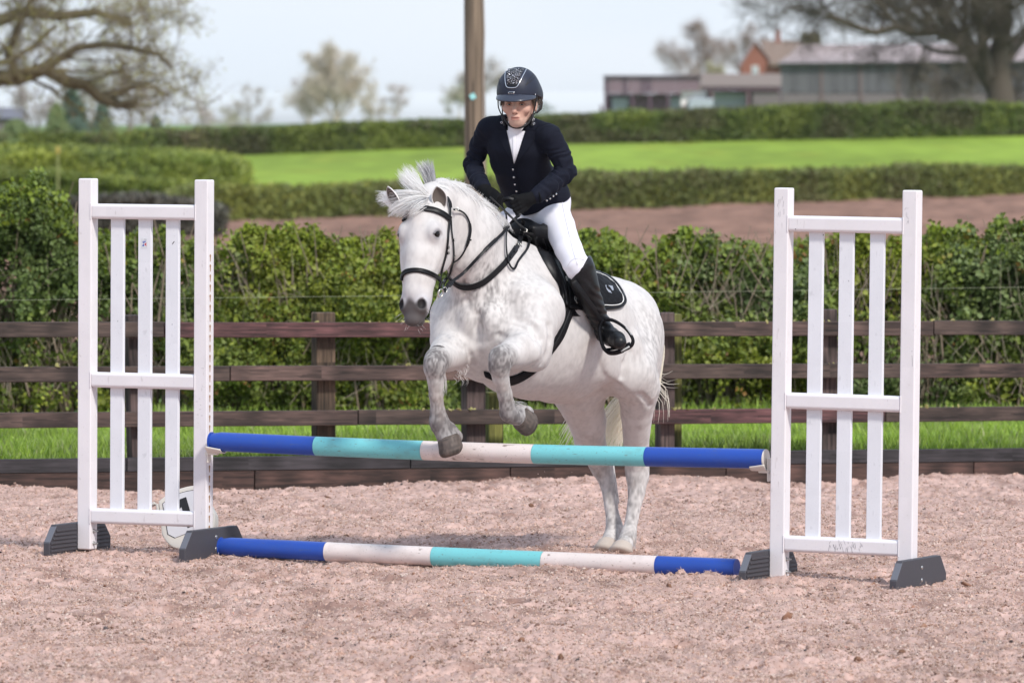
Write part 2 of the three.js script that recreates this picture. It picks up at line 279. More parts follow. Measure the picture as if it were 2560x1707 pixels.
// terrain beyond the fence: rows of (distance, photo row at left / middle / right)
const ROWS = [[39.5, 1150, 1150, 1135], [46, 1078, 1076, 1073], [52, 1020, 1020, 1020], [75, 800, 800, 800], [120, 650, 640, 640], [160, 576, 556, 545], [185, 556, 530, 512], [230, 508, 480, 458], [300, 410, 362, 338], [420, 362, 305, 285], [620, 340, 292, 272], [1200, 330, 300, 285], [2600, 315, 305, 298]];
const rowH = ROWS.map(([D, a, b, c]) => [D, EYE - (a - 300) * D / FOCAL, EYE - (b - 300) * D / FOCAL, EYE - (c - 300) * D / FOCAL]);
function landHeight(x, D) {
  let i = 0; while (i < rowH.length - 2 && D > rowH[i + 1][0]) i++;
  const a = rowH[i], b = rowH[i + 1], t = clamp((D - a[0]) / (b[0] - a[0]), 0, 1), u = clamp(x * FOCAL / D / 2560 + 0.5, -0.8, 1.8);
  const at3 = (r) => u < 0.5 ? lerp(r[1], r[2], u * 2) : lerp(r[2], r[3], u * 2 - 1);
  return lerp(at3(a), at3(b), t);
}
function land(name, D0, D1, nD, colour, rough, bump, extra = 2.6) {   // a sheet of ground between two distances (each a function of the photo column)
  const nx = 400, pos = [], col = [], idx = [];
  for (let j = 0; j <= nD; j++) for (let i = 0; i <= nx; i++) {
    const u = (i / nx - 0.5) * 2 * extra, px = 1280 + u * 1280, t = j / nD, D = lerp(D0(px), D1(px), t), x = u * 1280 * D / FOCAL, z = 32 - D;
    const y = landHeight(x, D) + bump(x, D); pos.push(x, y, z); col.push(...colour(x, z, D));
  }
  const W = nx + 1; for (let j = 0; j < nD; j++) for (let i = 0; i < nx; i++) { const a = j * W + i; idx.push(a, a + 1, a + W, a + 1, a + W + 1, a + W); }
  const m = mesh(name, geomFrom(pos, idx, col), mat([1, 1, 1], rough, { vertexColors: true, specularIntensity: 0.2 }), scene, 'structure'); return m;
}
const fenceD = (px) => { const u = px / 2560; return lerp(38.5, 41.8, u); };
const hedge2D = (px) => lerp(165, 205, px / 2560), hedge3D = (px) => 300;
const grassC = (v) => [0.17 * v, 0.33 * v, 0.05 * v];
{ // verge between the fence and the hedge
  const pos = [], col = [], idx = [], nx = 480, nz = 90, W = nx + 1;
  for (let j = 0; j <= nz; j++) for (let i = 0; i <= nx; i++) {
    const px = lerp(-2000, 4560, i / nx), D0 = fenceD(px) + 0.06, D = lerp(D0, 60, j / nz), x = (px - 1280) * D / FOCAL, z = 32 - D;
    const y0 = lerp(FL.y, FR.y, px / 2560) + 0.14, t = clamp((D - D0) / 9, 0, 1), y = lerp(y0, landHeight(x, 49.5), t) + 0.03 * fbm(x * 2, 1, z * 2, 3);
    pos.push(x, y, z); const v = 0.8 + 0.5 * fbm(x * 1.5, 4, z * 1.5, 3); col.push(0.16 * v, 0.25 * v, 0.04 * v);
  }
  for (let j = 0; j < nz; j++) for (let i = 0; i < nx; i++) { const a = j * W + i; idx.push(a, a + 1, a + W, a + 1, a + W + 1, a + W); }
  mesh('grass_verge_ground', geomFrom(pos, idx, col), mat([1, 1, 1], 0.95, { vertexColors: true }), scene, 'structure').userData.label = 'bright green grass verge between fence and hedge';
  // blades
  reseed(21);
  const bl = new THREE.BufferGeometry(); bl.setAttribute('position', new THREE.Float32BufferAttribute([-0.035, 0, 0, 0.035, 0, 0, 0.028, 0.55, 0.08, -0.028, 0.55, 0.08, 0, 1, 0.3], 3)); bl.setIndex([0, 1, 2, 0, 2, 3, 3, 2, 4]); bl.computeVertexNormals();
  const list = [];
  for (let i = 0; i < 112000; i++) {
    const px = rr(-500, 3060), D0 = fenceD(px) + 0.12, D = D0 + 9.5 * Math.pow(R(), 1.4), x = (px - 1280) * D / FOCAL, z = 32 - D, y0 = lerp(FL.y, FR.y, px / 2560) + 0.14, t = clamp((D - D0) / 9, 0, 1);
    const y = lerp(y0, landHeight(x, 49.5), t) + 0.03 * fbm(x * 2, 1, z * 2, 3), h = rr(0.05, 0.13) * (1 + 0.6 * noise(x * 1.2, 3, z * 1.2)), v = rr(0.7, 1.35) * (1 + 0.3 * noise(x * 0.9, 8, z * 1.5)), dry = R() < 0.06;
    list.push({ p: V(x, y - 0.01, z), q: new THREE.Quaternion().setFromEuler(new THREE.Euler(rr(-0.35, 0.35), rr(0, 6.28), rr(-0.35, 0.35))), s: V(h * 1.5, h, h), c: dry ? lin(0.42 * v, 0.42 * v, 0.2 * v) : lin(0.34 * v, 0.47 * v, 0.055 * v) });
  }
  tag(scatter('verge_grass', bl, mat([1, 1, 1], 0.7, { side: THREE.DoubleSide, transmission: 0.5 }), list, scene), 'short bright green grass growing behind the fence boards', 'grass');
}
land('ploughed_field_ground', () => 58, (px) => hedge2D(px) + 1.5, 170, (x, z, D) => { const v = 1 + 0.45 * fbm(x * 1.2, 2, z * 0.5, 4) + 0.3 * noise(x * 3, 5, z * 1.2); return [0.265 * v, 0.15 * v, 0.108 * v]; }, 0.95, (x, D) => (D > 62 ? 0.07 * fbm(x * 1.5, 1, D * 0.7, 3) + 0.05 * noise(x * 4, 2, D * 1.5) : -0.1)).userData.label = 'ploughed reddish brown field behind the hedge';
land('green_field_ground', (px) => hedge2D(px) + 1.5, () => 301, 60, (x, z, D) => { const v = 1 + 0.3 * fbm(x * 0.22, 2, z * 0.06, 4) + 0.14 * noise(x * 1.5, 5, z * 0.3), w = sstep(0.1, 0.5, fbm(x * 0.5, 31, z * 0.12, 3)); return [lerp(0.235, 0.27, w) * v, 0.325 * v, 0.045 * v]; }, 0.95, (x, D) => 0.03 * fbm(x * 0.8, 1, D * 0.3, 2)).userData.label = 'bright green crop field between two far hedges';
land('far_field_ground', () => 301, () => 2600, 60, (x, z, D) => { const v = 1 + 0.2 * fbm(x * 0.05, 2, z * 0.02, 3); return [0.15 * v, 0.24 * v, 0.06 * v]; }, 0.95, () => -0.02, 3).userData.label = 'far pasture running to the horizon';

{ const g = new THREE.PlaneGeometry(7000, 7000, 8, 8).rotateX(-Math.PI / 2).translate(0, -1.7, -1500); mesh('ground', g, mat([0.16, 0.25, 0.06], 0.95), scene, 'structure').userData.label = 'low lying pasture that reaches to the horizon'; }
// ---------------------------------------------------------------- post and rail fence
const woodBase = (r, g, b, seedv) => { reseed(seedv); return texture(256, (u, v) => { const gr = noise(u * 6 + 0, v * 120, seedv) * 0.5 + noise(u * 24, v * 240, seedv + 2) * 0.35, st = noise(u * 9, v * 7, seedv + 5), m = (1 + 0.42 * gr + 0.34 * st) * (noise(u * 3, v * 90, seedv + 9) > 0.55 ? 0.72 : 1); return [r * m, g * m, b * m]; }, true); };
function uvBoard(geo, L, axis) { // uv in metres along the board
  const p = geo.attributes.position, n = geo.attributes.normal, uv = new Float32Array(p.count * 2);
  for (let i = 0; i < p.count; i++) { const x = p.getX(i), y = p.getY(i), z = p.getZ(i); const al = x * fenceDir.x + z * fenceDir.z; uv[i * 2] = (axis === 'y' ? y : al) / 1.2 + L; uv[i * 2 + 1] = (axis === 'y' ? x + z * 0.7 : y + al * 0.018 + (Math.abs(n.getY(i)) > 0.7 ? z : 0)) / 1.2 + L * 0.37; }
  geo.setAttribute('uv', new THREE.BufferAttribute(uv, 2)); return geo;
}
const railMats = [woodBase(0.31, 0.25, 0.23, 31), woodBase(0.33, 0.225, 0.225, 32), woodBase(0.27, 0.225, 0.205, 33)].map((t) => { return mat(0xffffff, 0.85, { map: t, bumpMap: t, bumpScale: 0.004 }); });
const postMats = [woodBase(0.33, 0.27, 0.22, 41), woodBase(0.30, 0.25, 0.24, 42), woodBase(0.36, 0.36, 0.19, 43)].map((t) => mat(0xffffff, 0.9, { map: t, bumpMap: t, bumpScale: 0.005 }));
const boardDark = (() => { const t = woodBase(0.20, 0.185, 0.195, 51); return mat(0xffffff, 0.8, { map: t, bumpMap: t, bumpScale: 0.003 }); })();
const boardBrown = (() => { const t = woodBase(0.275, 0.205, 0.185, 52); return mat(0xffffff, 0.85, { map: t, bumpMap: t, bumpScale: 0.004 }); })();
const lichen = mat([0.34, 0.31, 0.12], 0.95);
{
  const fence = thing('post_and_rail_fence', 'dark brown timber post and rail fence with three rails around the arena', 'fence');
  reseed(77);
  const up = V(0, 1, 0), nrm = V(-fenceDir.z, 0, fenceDir.x);           // nrm points to the arena
  const S = (px) => { // parameter along the fence of a photo column
    let lo = -3, hi = 4; for (let i = 0; i < 40; i++) { const m = (lo + hi) / 2, p = fenceAt(m), q = 1280 + p.x * FOCAL / (32 - p.z); q < px ? lo = m : hi = m; } return (lo + hi) / 2; };
  const rowsY = [0.977, 0.715, 0.452];                                   // tops of the rails above the fence foot at the left edge
  const cuts = [[-2000, -900, 396, 1392, 2320, 3400, 4560], [-2000, -760, 560, 1500, 2260, 3400, 4560], [-2000, -500, 880, 1445, 2200, 3400, 4560]];
  rowsY.forEach((hy, r) => {
    for (let k = 0; k + 1 < cuts[r].length; k++) {
      const a = fenceAt(S(cuts[r][k])), b = fenceAt(S(cuts[r][k + 1])), e = b.clone().sub(a).normalize();
      a.y += hy + 0.02 - 0.0435 + rr(-0.006, 0.006); b.y += hy + 0.02 - 0.0435 + rr(-0.006, 0.006); a.addScaledVector(e, 0.003); b.addScaledVector(e, -0.003);
      a.addScaledVector(nrm, 0.06); b.addScaledVector(nrm, 0.06);
      const m = r === 0 && (k === 2 || k === 1) ? (k === 2 ? 1 : 2) : r === 2 && k === 3 ? 1 : (k + r) % 2 ? 0 : 2;
      mesh('rail', uvBoard(bar(a, b, 0.089, 0.038, 0.006), k * 3.1 + r * 1.7, 'x'), railMats[m], fence);
      const lm = []; const L = a.distanceTo(b); for (let q = 0; q < L * 10; q++) { const s = R(); if (noise(s * L * 1.5, r * 7, 3) < 0.05) continue; lm.push(place(new THREE.IcosahedronGeometry(rr(0.006, 0.016), 0), a.clone().lerp(b, s).add(V(0, 0.0445, 0)).addScaledVector(nrm, rr(-0.015, 0.018)), rq(), V(1.6, 0.25, 1))); }
      if (lm.length) { const g = mesh('lichen', merge(lm), lichen, fence); g.userData.kind = 'stuff'; }
    }
  });
  // posts behind the rails: photo column, half width, top row, material, distance behind
  for (const [px, w, top, m, back, tilt] of [[-1700, 0.12, 1.03, 1, 0, 0], [-1300, 0.12, 1.03, 0, 0, 0], [-860, 0.12, 1.03, 1, 0, 0], [-420, 0.12, 1.03, 1, 0, 0], [-60, 0.12, 1.03, 0, 0, 0], [345, 0.085, 1.015, 1, 0, 0.03], [816, 0.125, 1.03, 0, 0, 0.0], [1192, 0.13, 1.02, 1, 0, 0.0], [1270, 0.1, 0.55, 2, 0.14, 0.0], [1672, 0.10, 1.03, 1, 0, 0], [1710, 0.09, 1.02, 2, 0.09, 0], [2076, 0.12, 1.05, 1, 0, 0], [2640, 0.12, 1.02, 0, 0, 0], [3050, 0.12, 1.02, 0, 0, 0], [3460, 0.12, 1.02, 0, 0, 0], [3900, 0.12, 1.02, 0, 0, 0], [4300, 0.12, 1.02, 0, 0, 0]]) {
    const p = fenceAt(S(px)).addScaledVector(nrm, -0.005 - 0.04 - back), g = box(w, top + 0.5, 0.08, 0.008);
    uvBoard(g, px * 0.013, 'y'); g.rotateZ(tilt); g.rotateY(-Math.atan2(fenceDir.z, fenceDir.x)); g.translate(p.x, p.y + (top - 0.5) / 2 + 0.02, p.z); mesh('post', g, postMats[m], fence);
  }
  // two rows of kickboards in front of the posts
  for (const [name, y0, h, m, brk] of [['upper_kickboard', 0.112, 0.082, boardDark, [-2000, -900, 300, 1010, 1930, 2700, 3400, 4560]], ['lower_kickboard', 0.0, 0.215, boardBrown, [-2000, -900, 620, 1260, 1800, 2420, 3400, 4560]]])
    for (let k = 0; k + 1 < brk.length; k++) {
      const a = fenceAt(S(brk[k])), b = fenceAt(S(brk[k + 1])), e = b.clone().sub(a).normalize(), up2 = name === 'upper_kickboard';
      for (const p of [a, b]) { p.y += up2 ? 0.17 : 0.02; p.addScaledVector(nrm, up2 ? 0.066 : 0.064); } a.addScaledVector(e, 0.003); b.addScaledVector(e, -0.003);
      mesh(name, uvBoard(bar(a, b, h, up2 ? 0.036 : 0.032, 0.005), k * 2.3 + 0.7, 'x'), m, fence);
    }
}
{ // thin electric wire strung above the top rail, behind it
  const a = at(-1800, 768, 32 - 38.4), b = at(4400, 687, 32 - 46), pts = []; for (let i = 0; i <= 20; i++) { const p = a.clone().lerp(b, i / 20); p.y -= 0.02 * Math.sin(i / 20 * Math.PI); pts.push(p); }
  tag(mesh('fence_wire', tube(pts, 0.0012, 60, 5), mat([0.30, 0.31, 0.2], 0.7)), 'thin pale fence wire stretched in front of the hedge', 'wire');
}

// ---------------------------------------------------------------- hedges
function leafCluster(n, size, cup = 0.25) { // a few leaf blades set at odd angles
  const parts = [];
  for (let i = 0; i < n; i++) {
    const g = new THREE.BufferGeometry(), L = size * rr(0.7, 1.2), w = L * rr(0.32, 0.45);
    g.setAttribute('position', new THREE.Float32BufferAttribute([0, 0, 0, -w, L * 0.45, cup * w, 0, L * 0.5, -cup * w * 0.6, w, L * 0.45, cup * w, 0, L, 0], 3)); g.setIndex([0, 2, 1, 0, 3, 2, 1, 2, 4, 2, 3, 4]); g.computeVertexNormals();
    parts.push(place(g, V(rr(-1, 1), rr(-1, 1), rr(-1, 1)).multiplyScalar(size * 0.7), rq()));
  }
  return merge(parts);
}
const leafMat = (t = 0.3) => mat([1, 1, 1], 0.55, { side: THREE.DoubleSide, transmission: t, specularIntensity: 0.6 });
reseed(301);
{ // the near hedge behind the fence: bramble, hawthorn and elder leaves on bare stems
  const hedge = thing('roadside_hedge', 'tall loose leafy hedge growing right behind the timber fence', 'hedge');
  const topPts = [[-1100, 480], [-500, 470], [-60, 500], [60, 478], [108, 452], [150, 490], [205, 555], [300, 575], [420, 555], [520, 585], [640, 560], [760, 568], [860, 572], [960, 580], [1100, 590], [1300, 580], [1440, 570], [1540, 585], [1600, 615], [1660, 575], [1740, 590], [1850, 575], [1940, 600], [2040, 570], [2120, 560], [2200, 600], [2280, 575], [2380, 570], [2440, 600], [2500, 560], [2560, 548], [2700, 560], [3100, 550], [3600, 560]];
  const topY = (px) => { let i = 0; while (i < topPts.length - 2 && px > topPts[i + 1][0]) i++; const [a, b] = [topPts[i], topPts[i + 1]], t = clamp((px - a[0]) / (b[0] - a[0]), 0, 1); return lerp(a[1], b[1], t); };
  const D0 = 49.3, list = [], list2 = [];
  for (let i = 0; i < 122000; i++) {
    const px = rr(-1000, 3560), x = (px - 1280) * D0 / FOCAL, g = landHeight(x, D0), top = EYE - (topY(px) - 300) * D0 / FOCAL - (px > 240 ? 0.06 : 0.02) + 0.16 * fbm(x * 3.1, 2, 8, 3) + 0.07 * noise(x * 11, 2), H = top - g;
    const v = Math.pow(R(), 0.8), y = g + 0.08 + v * (H - 0.06), lump = 0.62 * fbm(x * 1.9, y * 2.3, 4, 3) + 0.16 * noise(x * 7, y * 7, 2);
    const depth = (0.55 + lump) * Math.sqrt(Math.max(0.12, 1 - Math.pow(Math.max(0, v - 0.45) / 0.57, 2))), z = 32 - D0 + depth * (R() < 0.72 ? rr(0.55, 1) : rr(-0.6, 0.6));
    const bare = noise(x * 1.35 + 8, y * 1.7, 3) + 0.5 * noise(x * 4, y * 4, 7); if (bare < -0.22 + (px > 1500 ? 0.16 : 0.0) && R() < 0.88) continue;
    const kind = noise(x * 1.1 + 20, y * 0.9, 1) + rr(-0.25, 0.25), tip = sstep(0.72, 1.0, v), s = rr(0.8, 1.25) * (px > 1500 && px < 2600 ? 1.1 : 1);
    const b = rr(0.6, 1.35); let c;
    if (R() < 0.05 * tip + 0.008) c = lin(0.30 * b, 0.16 * b, 0.05 * b);
    else if (kind > 0.3) c = lin(0.28 * b, 0.31 * b, 0.045 * b); else if (kind > -0.15) c = lin(0.19 * b, 0.24 * b, 0.045 * b); else c = px > 1500 ? lin(0.18 * b, 0.23 * b, 0.08 * b) : lin(0.14 * b, 0.19 * b, 0.05 * b);
    if (tip > 0.3 && R() < tip * 0.8) c.lerp(lin(0.28, 0.36, 0.03), rr(0.2, 0.8));
    (R() < 0.5 ? list : list2).push({ p: V(x, y, z), q: rq(), s, c });
  }
  scatter('foliage', leafCluster(4, 0.033), leafMat(0.3), list, hedge); scatter('foliage', leafCluster(3, 0.045), leafMat(0.3), list2, hedge);
  const stems = []; for (let i = 0; i < 1800; i++) { const px = rr(-1000, 3560), x = (px - 1280) * D0 / FOCAL, g = landHeight(x, D0), top = EYE - (topY(px) - 300) * D0 / FOCAL, h = (top - g) * rr(0.5, 1.04), z = 32 - D0 + rr(-0.35, 0.42), a = V(x, g - 0.05, z), b = V(x + rr(-0.12, 0.12), g + h * 0.5, z + rr(-0.1, 0.1)), c = V(x + rr(-0.35, 0.35), g + h, z + rr(-0.15, 0.15)), r = rr(0.004, 0.012); stems.push(limb([a, b, c], [r, r * 0.8, r * 0.35], 4)); }
  const st = mesh('stems', merge(stems), mat([0.27, 0.20, 0.15], 0.9), hedge); st.userData.kind = 'stuff';
  const dead = []; for (let i = 0; i < 1300; i++) { const px = rr(-1000, 3560), x = (px - 1280) * D0 / FOCAL, g = landHeight(x, D0), z = 32 - D0 + rr(0.2, 0.62), y = g + rr(0.1, 0.9), a = V(x, y, z), L = rr(0.15, 0.45), th = rr(0, 6.28); dead.push(limb([a, a.clone().add(V(Math.cos(th) * L * 0.5, rr(0, 0.3), rr(-0.05, 0.05))), a.clone().add(V(Math.cos(th) * L * 0.7, rr(-0.15, 0.5), rr(-0.05, 0.05)))], [0.0022, 0.0018, 0.0007], 3)); }
  mesh('dead_stalks', merge(dead), mat([0.42, 0.34, 0.26], 0.9), hedge).userData.kind = 'stuff';
  // leaves deep inside the hedge
  const core = []; for (let i = 0; i < 12500; i++) { const px = rr(-1000, 3560), x = (px - 1280) * D0 / FOCAL, g = landHeight(x, D0), top = EYE - (topY(px) - 300) * D0 / FOCAL; core.push({ p: V(x, lerp(g, top - 0.1, R()), 32 - D0 + rr(-0.5, 0.05)), q: rq(), s: rr(1.1, 1.8), c: lin(0.19, 0.24, 0.045).multiplyScalar(rr(0.7, 1.3)) }); }
  scatter('foliage', leafCluster(5, 0.05), leafMat(0.15), core, hedge);
}
// clipped hedges far away: a lumpy body of leaf sprays round a path; list rows of [photo column, top row, bottom row]
function farHedge(name, label, prof, Dof, thick, n, size, cols, seedv, group) {
  reseed(seedv);
  const hedge = thing(name, label, 'hedge', undefined, group), list = [], px0 = prof[0][0], px1 = prof.at(-1)[0];
  const P = (px, k) => { let i = 0; while (i < prof.length - 2 && px > prof[i + 1][0]) i++; const t = clamp((px - prof[i][0]) / (prof[i + 1][0] - prof[i][0]), 0, 1); return lerp(prof[i][k], prof[i + 1][k], t); };
  for (let i = 0; i < n; i++) {
    const px = rr(px0, px1), D = Dof(px), x = (px - 1280) * D / FOCAL, yt = EYE - (P(px, 1) - 300) * D / FOCAL, yb = EYE - (P(px, 2) - 300) * D / FOCAL, H = yt - yb;
    const lump = 1 + 0.28 * fbm(x * 0.6, seedv, 1, 3), onTop = R() < 0.45, T = thick * lump;
    let y, dz; if (onTop) { const w = rr(-1, 1); dz = w * T * 0.5; y = yb + H * lerp(1, 0.9, w * w) + 0.08 * noise(x * 1.3, dz, 2); } else { const v = R(); y = yb + H * v * 0.97; dz = T * 0.5 * (1 - 0.18 * v * v) + 0.1 * noise(x * 1.5, y * 2, seedv); if (R() < 0.25) dz *= -1; }
    const b = rr(0.7, 1.3) * (1 + 0.35 * fbm(x * 0.35, y * 0.8, seedv, 3)), pick = noise(x * 0.7, y * 0.9, seedv + dz) + rr(-0.35, 0.35), c0 = pick > 0.22 ? cols[0] : pick < -0.3 ? cols[2] : cols[1];
    list.push({ p: V(x, y, 32 - D + dz), q: rq(), s: rr(0.8, 1.3), c: lin(c0[0] * b, c0[1] * b, c0[2] * b) });
  }
  scatter('foliage', leafCluster(6, size), leafMat(0.25), list, hedge);
  // branches and inner leaves through the body of the hedge
  const inner = [], st = []; for (let i = 0; i < n * 0.25; i++) { const px = rr(px0, px1), D = Dof(px), x = (px - 1280) * D / FOCAL, yt = EYE - (P(px, 1) - 300) * D / FOCAL, yb = EYE - (P(px, 2) - 300) * D / FOCAL, b = rr(0.7, 1.3), c0 = cols[Math.floor(R() * 3)]; inner.push({ p: V(x, lerp(yb, yt, 0.9 * R()), 32 - D + rr(-0.4, 0.4) * thick), q: rq(), s: rr(0.9, 1.5), c: lin(c0[0] * b, c0[1] * b, c0[2] * b) }); }
  scatter('foliage', leafCluster(6, size), leafMat(0.25), inner, hedge);
  for (let i = 0; i < 260; i++) { const px = rr(px0, px1), D = Dof(px), x = (px - 1280) * D / FOCAL, yt = EYE - (P(px, 1) - 300) * D / FOCAL, yb = EYE - (P(px, 2) - 300) * D / FOCAL, z = 32 - D + rr(-0.3, 0.45) * thick, q = 0.02 * (yt - yb); st.push(limb([V(x, yb - 0.1, z), V(x + rr(-0.2, 0.2), lerp(yb, yt, 0.5), z), V(x + rr(-0.4, 0.4), lerp(yb, yt, 0.92), z)], [q, q * 0.7, q * 0.3], 4)); }
  mesh('stems', merge(st), mat([0.2, 0.16, 0.11], 0.95), hedge).userData.kind = 'stuff';
  return hedge;
}
const G1 = [[0.24, 0.28, 0.06], [0.15, 0.195, 0.05], [0.16, 0.155, 0.07]], G2 = [[0.28, 0.30, 0.07], [0.19, 0.225, 0.06], [0.2, 0.2, 0.075]];
farHedge('field_hedge', 'clipped hedge between ploughed field and green field', [[360, 505, 562], [480, 478, 562], [620, 474, 560], [900, 470, 556], [1100, 462, 545], [1300, 450, 535], [1450, 443, 528], [1700, 440, 514], [2000, 432, 505], [2300, 425, 498], [2560, 428, 492], [2900, 425, 486], [4200, 415, 470]], hedge2D, 1.3, 40000, 0.1, G2, 401);
farHedge('skyline_hedge', 'long dark clipped hedge on the skyline above the green field', [[-1800, 350, 410], [300, 338, 400], [600, 325, 395], [900, 310, 388], [1100, 305, 372], [1300, 300, 362], [1420, 294, 356], [1560, 284, 352], [1800, 276, 347], [2100, 268, 342], [2300, 262, 340], [2480, 264, 338], [4200, 250, 322]], hedge3D, 1.7, 56000, 0.15, G1, 402);
farHedge('garden_hedge', 'broad clipped hedge with rounded end and bright flat top', [[-900, 385, 480], [0, 378, 480], [200, 380, 476], [400, 386, 474], [520, 392, 470], [570, 398, 468], [600, 412, 464], [612, 435, 462]], (px) => lerp(205, 245, (px + 900) / 1500), 9.0, 42000, 0.13, [[0.31, 0.34, 0.055], [0.23, 0.27, 0.05], [0.19, 0.24, 0.05]], 403);
farHedge('garden_hedge', 'lower clipped hedge in front of the broad rounded one', [[-900, 425, 520], [0, 428, 520], [200, 440, 520], [360, 452, 520], [470, 462, 520], [560, 482, 520]], (px) => 180, 2.2, 25000, 0.1, [[0.30, 0.33, 0.06], [0.21, 0.25, 0.05], [0.18, 0.23, 0.05]], 404);
farHedge('garden_hedge', 'grey brown bare hedge low behind the white wing with sticker', [[-900, 500, 580], [60, 498, 580], [250, 496, 580], [400, 496, 580], [500, 502, 580], [560, 520, 580]], (px) => 140, 1.6, 14500, 0.08, [[0.15, 0.15, 0.11], [0.11, 0.105, 0.08], [0.13, 0.115, 0.09]], 405);

// ---------------------------------------------------------------- trees
const barkDark = mat([0.105, 0.085, 0.066], 0.95), barkGrey = mat([0.2, 0.165, 0.13], 0.95), barkPale = mat([0.34, 0.29, 0.235], 0.95);
// grows a branching crown from a list of starting limbs [{p, d, L, r}]; returns branch geometries, twig tips
function grow(starts, depth, { spread = 0.55, shrink = 0.72, droop = 0, kids = [2, 3], wander = 0.25, minR = 0.01, taper = 0.62, sides = 5 } = {}) {
  const geos = [], tips = [];
  let level = starts.map((s) => ({ ...s, d: s.d.clone().normalize() }));
  for (let k = 0; k <= depth; k++) {
    const next = [];
    for (const s of level) {
      const pts = [s.p.clone()], rad = [s.r], n = k < 2 ? 5 : 3; let d = s.d.clone();
      for (let i = 1; i <= n; i++) { d.add(V(rr(-1, 1), rr(-0.8, 1) - droop, rr(-1, 1)).multiplyScalar(wander)).normalize(); pts.push(pts.at(-1).clone().addScaledVector(d, s.L / n)); rad.push(Math.max(minR, s.r * lerp(1, taper, i / n))); }
      geos.push(limb(pts, rad, k < 2 ? sides + 2 : k < 4 ? sides : 3));
      if (k === depth) { tips.push({ p: pts.at(-1), d }); tips.push({ p: pts[1], d }); continue; }
      const m = kids[0] + Math.floor(R() * (kids[1] - kids[0] + 1));
      for (let c = 0; c < m; c++) { const at = c === 0 ? n : 1 + Math.floor(R() * n), dd = d.clone().add(V(rr(-1, 1), rr(-0.7, 0.9), rr(-1, 1)).multiplyScalar(c === 0 ? spread * 0.6 : spread * 1.5)).normalize(); next.push({ p: pts[at], d: dd, L: s.L * shrink * rr(0.75, 1.15), r: Math.max(minR, rad[at] * (c === 0 ? 0.85 : 0.6)) }); }
    }
    level = next;
  }
  return { geos, tips };
}
// twig sprays: thin forked shoots, used in their hundreds at branch tips
function spray(n, L, r) { const out = []; for (let i = 0; i < n; i++) { const d = V(rr(-1, 1), rr(-0.5, 1), rr(-1, 1)).normalize(), a = V(0, 0, 0).addScaledVector(d, rr(0, L * 0.3)), b = a.clone().addScaledVector(d, L * 0.5).add(V(rr(-1, 1), rr(-1, 1), rr(-1, 1)).multiplyScalar(L * 0.12)), c = b.clone().add(d.clone().add(V(rr(-1, 1), rr(-1, 1), rr(-1, 1)).multiplyScalar(0.6)).normalize().multiplyScalar(L * 0.5)); out.push(limb([a, b, c], [r, r * 0.7, r * 0.3], 3)); } return merge(out); }
function tree(name, label, base, starts, depth, opt, { bark, trunk, tw, leaf, leafN = 0, leafSize = 0.1, leafCol, group, gap = 0 }) {
  const t = thing(name, label, 'tree', undefined, group), { geos, tips } = grow(starts, depth, opt);
  if (trunk) for (const [i, g] of [].concat(trunk).entries()) mesh(i ? 'limb' : 'trunk', g, bark, t);
  mesh('branches', merge(geos), bark, t);
  if (tw) { const list = []; for (const q of tips) if (R() > gap) list.push({ p: q.p, q: rq(), s: rr(0.7, 1.3), c: undefined }); scatter('twigs', spray(tw.n, tw.L, tw.r), tw.mat ?? bark, list, t); }
  if (leafN) { const list = []; for (const q of tips) for (let i = 0; i < leafN; i++) { const b = rr(0.7, 1.3), c = leafCol[Math.floor(R() * leafCol.length)]; list.push({ p: q.p.clone().add(V(rr(-1, 1), rr(-1, 1), rr(-1, 1)).multiplyScalar(tw ? tw.L * 0.8 : 0.4)), q: rq(), s: rr(0.7, 1.4), c: lin(c[0] * b, c[1] * b, c[2] * b) }); } scatter('crown', leafCluster(3, leafSize), leafMat(0.35), list, t); }
  return t;
}
